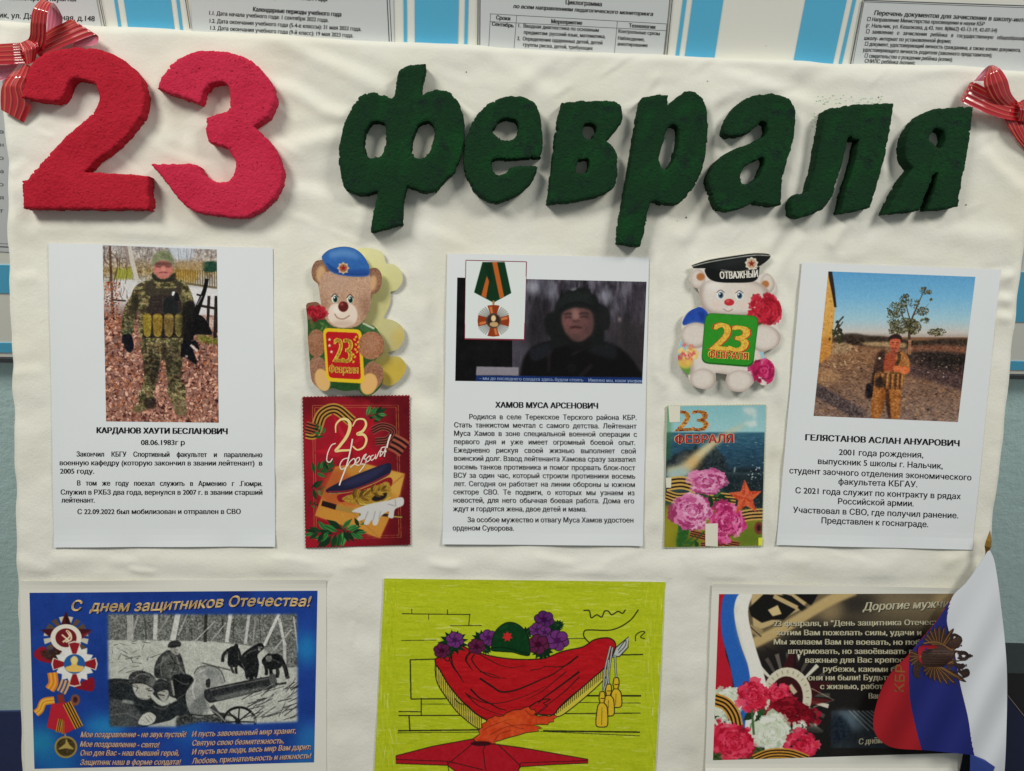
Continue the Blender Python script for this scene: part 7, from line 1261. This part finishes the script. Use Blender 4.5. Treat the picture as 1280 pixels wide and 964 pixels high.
WING = [((450, 300), [(398, 262), (408, 238), (428, 216), (452, 202), (480, 196), (510, 200), (556, 212), (542, 234), (548, 254)]), ((430, 415), [(392, 440), (404, 462), (428, 480), (458, 494), (492, 506), (530, 512), (570, 508), (622, 494), (604, 476)])]
for s0_, tips in WING:
    for i_, t_ in enumerate(tips): k.poly(spline([p for p in E_(feather(s0_[0]+i_*7, s0_[1], t_[0], t_[1], 12))], 4))
for t_ in ((322, 335), (316, 358), (320, 382), (330, 404)): k.poly(spline(E_(feather(385, 358, t_[0], t_[1], 11)), 4))
k.build('eagle_body', EM, flag, ffn, .5)
k = Ink()
for s0_, tips in WING:
    for i_, t_ in enumerate(tips): k.stroke(np.linspace(E_([(s0_[0]+i_*7, s0_[1])])[0], E_([(s0_[0]*.12+t_[0]*.88, s0_[1]*.12+t_[1]*.88)])[0], 4), .9)
for t_ in ((322, 335), (316, 358), (320, 382), (330, 404)): k.stroke(np.linspace(E_([(385, 358)])[0], E_([t_])[0], 4), .8)
for y_ in (318, 338, 372, 392):
    for x_ in range(478, 545, 16): k.stroke(E_([(x_, y_), (x_+7, y_+4), (x_+12, y_)]), .8)
k.stroke(spline(E_([(395, 290), (470, 285), (550, 330)]), 5, False), 1.6); k.stroke(spline(E_([(395, 412), (470, 412), (550, 385)]), 5, False), 1.6)
k.build('feathers', EG, flag, ffn, .8)
k = Ink()
for P, w_ in (([(530, 325), (560, 300), (545, 270), (555, 245), (585, 260), (580, 285)], 3.6), ([(540, 385), (575, 405), (590, 440), (625, 430), (630, 455), (600, 468)], 3.6), ([(560, 305), (575, 300)], 5.5), ([(575, 405), (605, 415)], 5.5), ([(630, 356), (655, 356)], 2.4), ([(640, 346), (640, 366)], 2.0), ([(575, 365), (600, 380)], 2), ([(575, 345), (600, 330)], 2), ([(620, 412), (620, 400)], 1.6), ([(590, 302), (598, 302)], 2)): k.stroke(spline(E_(P), 5, False) if len(P) > 2 else np.linspace(*E_(P), 4), w_)
k.poly(spline(E_([(583, 340), (610, 330), (632, 345), (634, 368), (612, 382), (585, 372)]), 5)); k.poly(spline(E_([(590, 400), (605, 396), (615, 410), (605, 422), (590, 416)]), 4)); k.poly(spline(E_([(560, 295), (578, 292), (588, 302), (578, 315), (560, 312)]), 4))
k.build('heads_and_crowns', EMD, flag, ffn, .65)
k = Ink(); k.poly(spline(E_([(372, 308), (420, 298), (466, 308), (474, 345), (466, 388), (420, 399), (376, 388), (366, 345)]), 5)); k.build('shield', mat('shield_red', (150, 22, 34), .4), flag, ffn, 1.0)
k = Ink(); k.poly(spline(E_([(400, 332), (428, 325), (446, 335), (436, 350), (446, 366), (422, 370), (402, 362), (412, 346)]), 5)); k.build('rider', EMD, flag, ffn, 1.3)
k = Ink(); k.line('КБР', *E_([(292, 545)])[0], *E_([(300, 405)])[0], 11.5, bold=.02, nib=(.4, .4)); k.build('gold_letters', mat('flag_gold', (128, 70, 34), .45, .4), flag, ffn, .5)
gold = mat('finial_gold', (176, 132, 60), .28, .6, metal=.9)
def cone_px(name, pts, m, nseg=14):
    """a turned rod or point along measured centre points (x, y, height, radius mm)"""
    Pc = [np.array([*px2board(p[0], p[1], p[2]), p[2]]) for p in pts]; ax = Pc[-1]-Pc[0]; ax /= np.linalg.norm(ax); s1 = np.cross(ax, (0, 0, 1.)); s1 /= np.linalg.norm(s1); s2 = np.cross(ax, s1); V = []
    for q, p in zip(Pc, pts):
        for i in range(nseg): a = 2*math.pi*i/nseg; V.append(q+p[3]*(math.cos(a)*s1+math.sin(a)*s2))
    V = np.array(V); n = len(pts); F = [[k_*nseg+i, k_*nseg+(i+1) % nseg, (k_+1)*nseg+(i+1) % nseg, (k_+1)*nseg+i] for k_ in range(n-1) for i in range(nseg)]+[list(range(nseg))[::-1], list(range((n-1)*nseg, n*nseg))]
    return mesh_obj(name, board2world(V[:, 0], V[:, 1], V[:, 2]), F, m, flag, smooth=nseg > 6)
cone_px('finial', [(1237.5, 663, 15, .2), (1236, 676, 15, 3.2), (1235, 683, 15, 3.9), (1234, 690, 15, 2.0), (1233.5, 694, 15, 2.0)], gold, 4)
cone_px('pole', [(1234, 690, 14, 1.5), (1240, 730, 11, 1.5), (1247, 830, 10, 1.5), (1250, 995, 9, 1.5)], mat('flag_pole', (150, 150, 150), .4, .4))
# ------------------------------------------------------------------ dark box standing at the board's lower right
bx = empty('dark_box', board2world(*px2board(1280., 1000., -60.), -60.)); tag(bx, 'black box with a dark navy slanted panel behind the flag', 'box')
def pblock(name, P, h1, h0, m):
    P = np.array(P, float); X, Y = px2board(P[:, 0], P[:, 1], float(h1)); n = len(P); V = np.vstack([board2world(X, Y, np.full(n, float(h1))), board2world(X, Y, np.full(n, float(h0)))])
    return mesh_obj(name, V, [list(range(n))[::-1], list(range(n, 2*n))]+[[i, (i+1) % n, n+(i+1) % n, n+i] for i in range(n)], m, bx)
pblock('box_body', [(1240, 841), (1345, 843), (1345, 1010), (1236, 1010)], -40, -130, mat('black_plastic', (24, 23, 25), .45, .4, bump=[(200, 2, .1, .001)]))
pblock('slanted_panel', [(1259, 869), (1283, 899), (1345, 960), (1345, 1010), (1252, 1010)], -30, -38, mat('navy_panel', (24, 28, 54), .4, .4, bump=[(120, 2, .1, .002)]))
k = Ink(); k.stroke([(1259, 868.5), (1283, 898.5), (1345, 959)], .9); k.build('panel_edge', mat('grey_edge', (120, 106, 104), .4), bx, lambda a, b, d: board2world(*px2board(a, b, -29.), np.full_like(a, -29.)), .0)
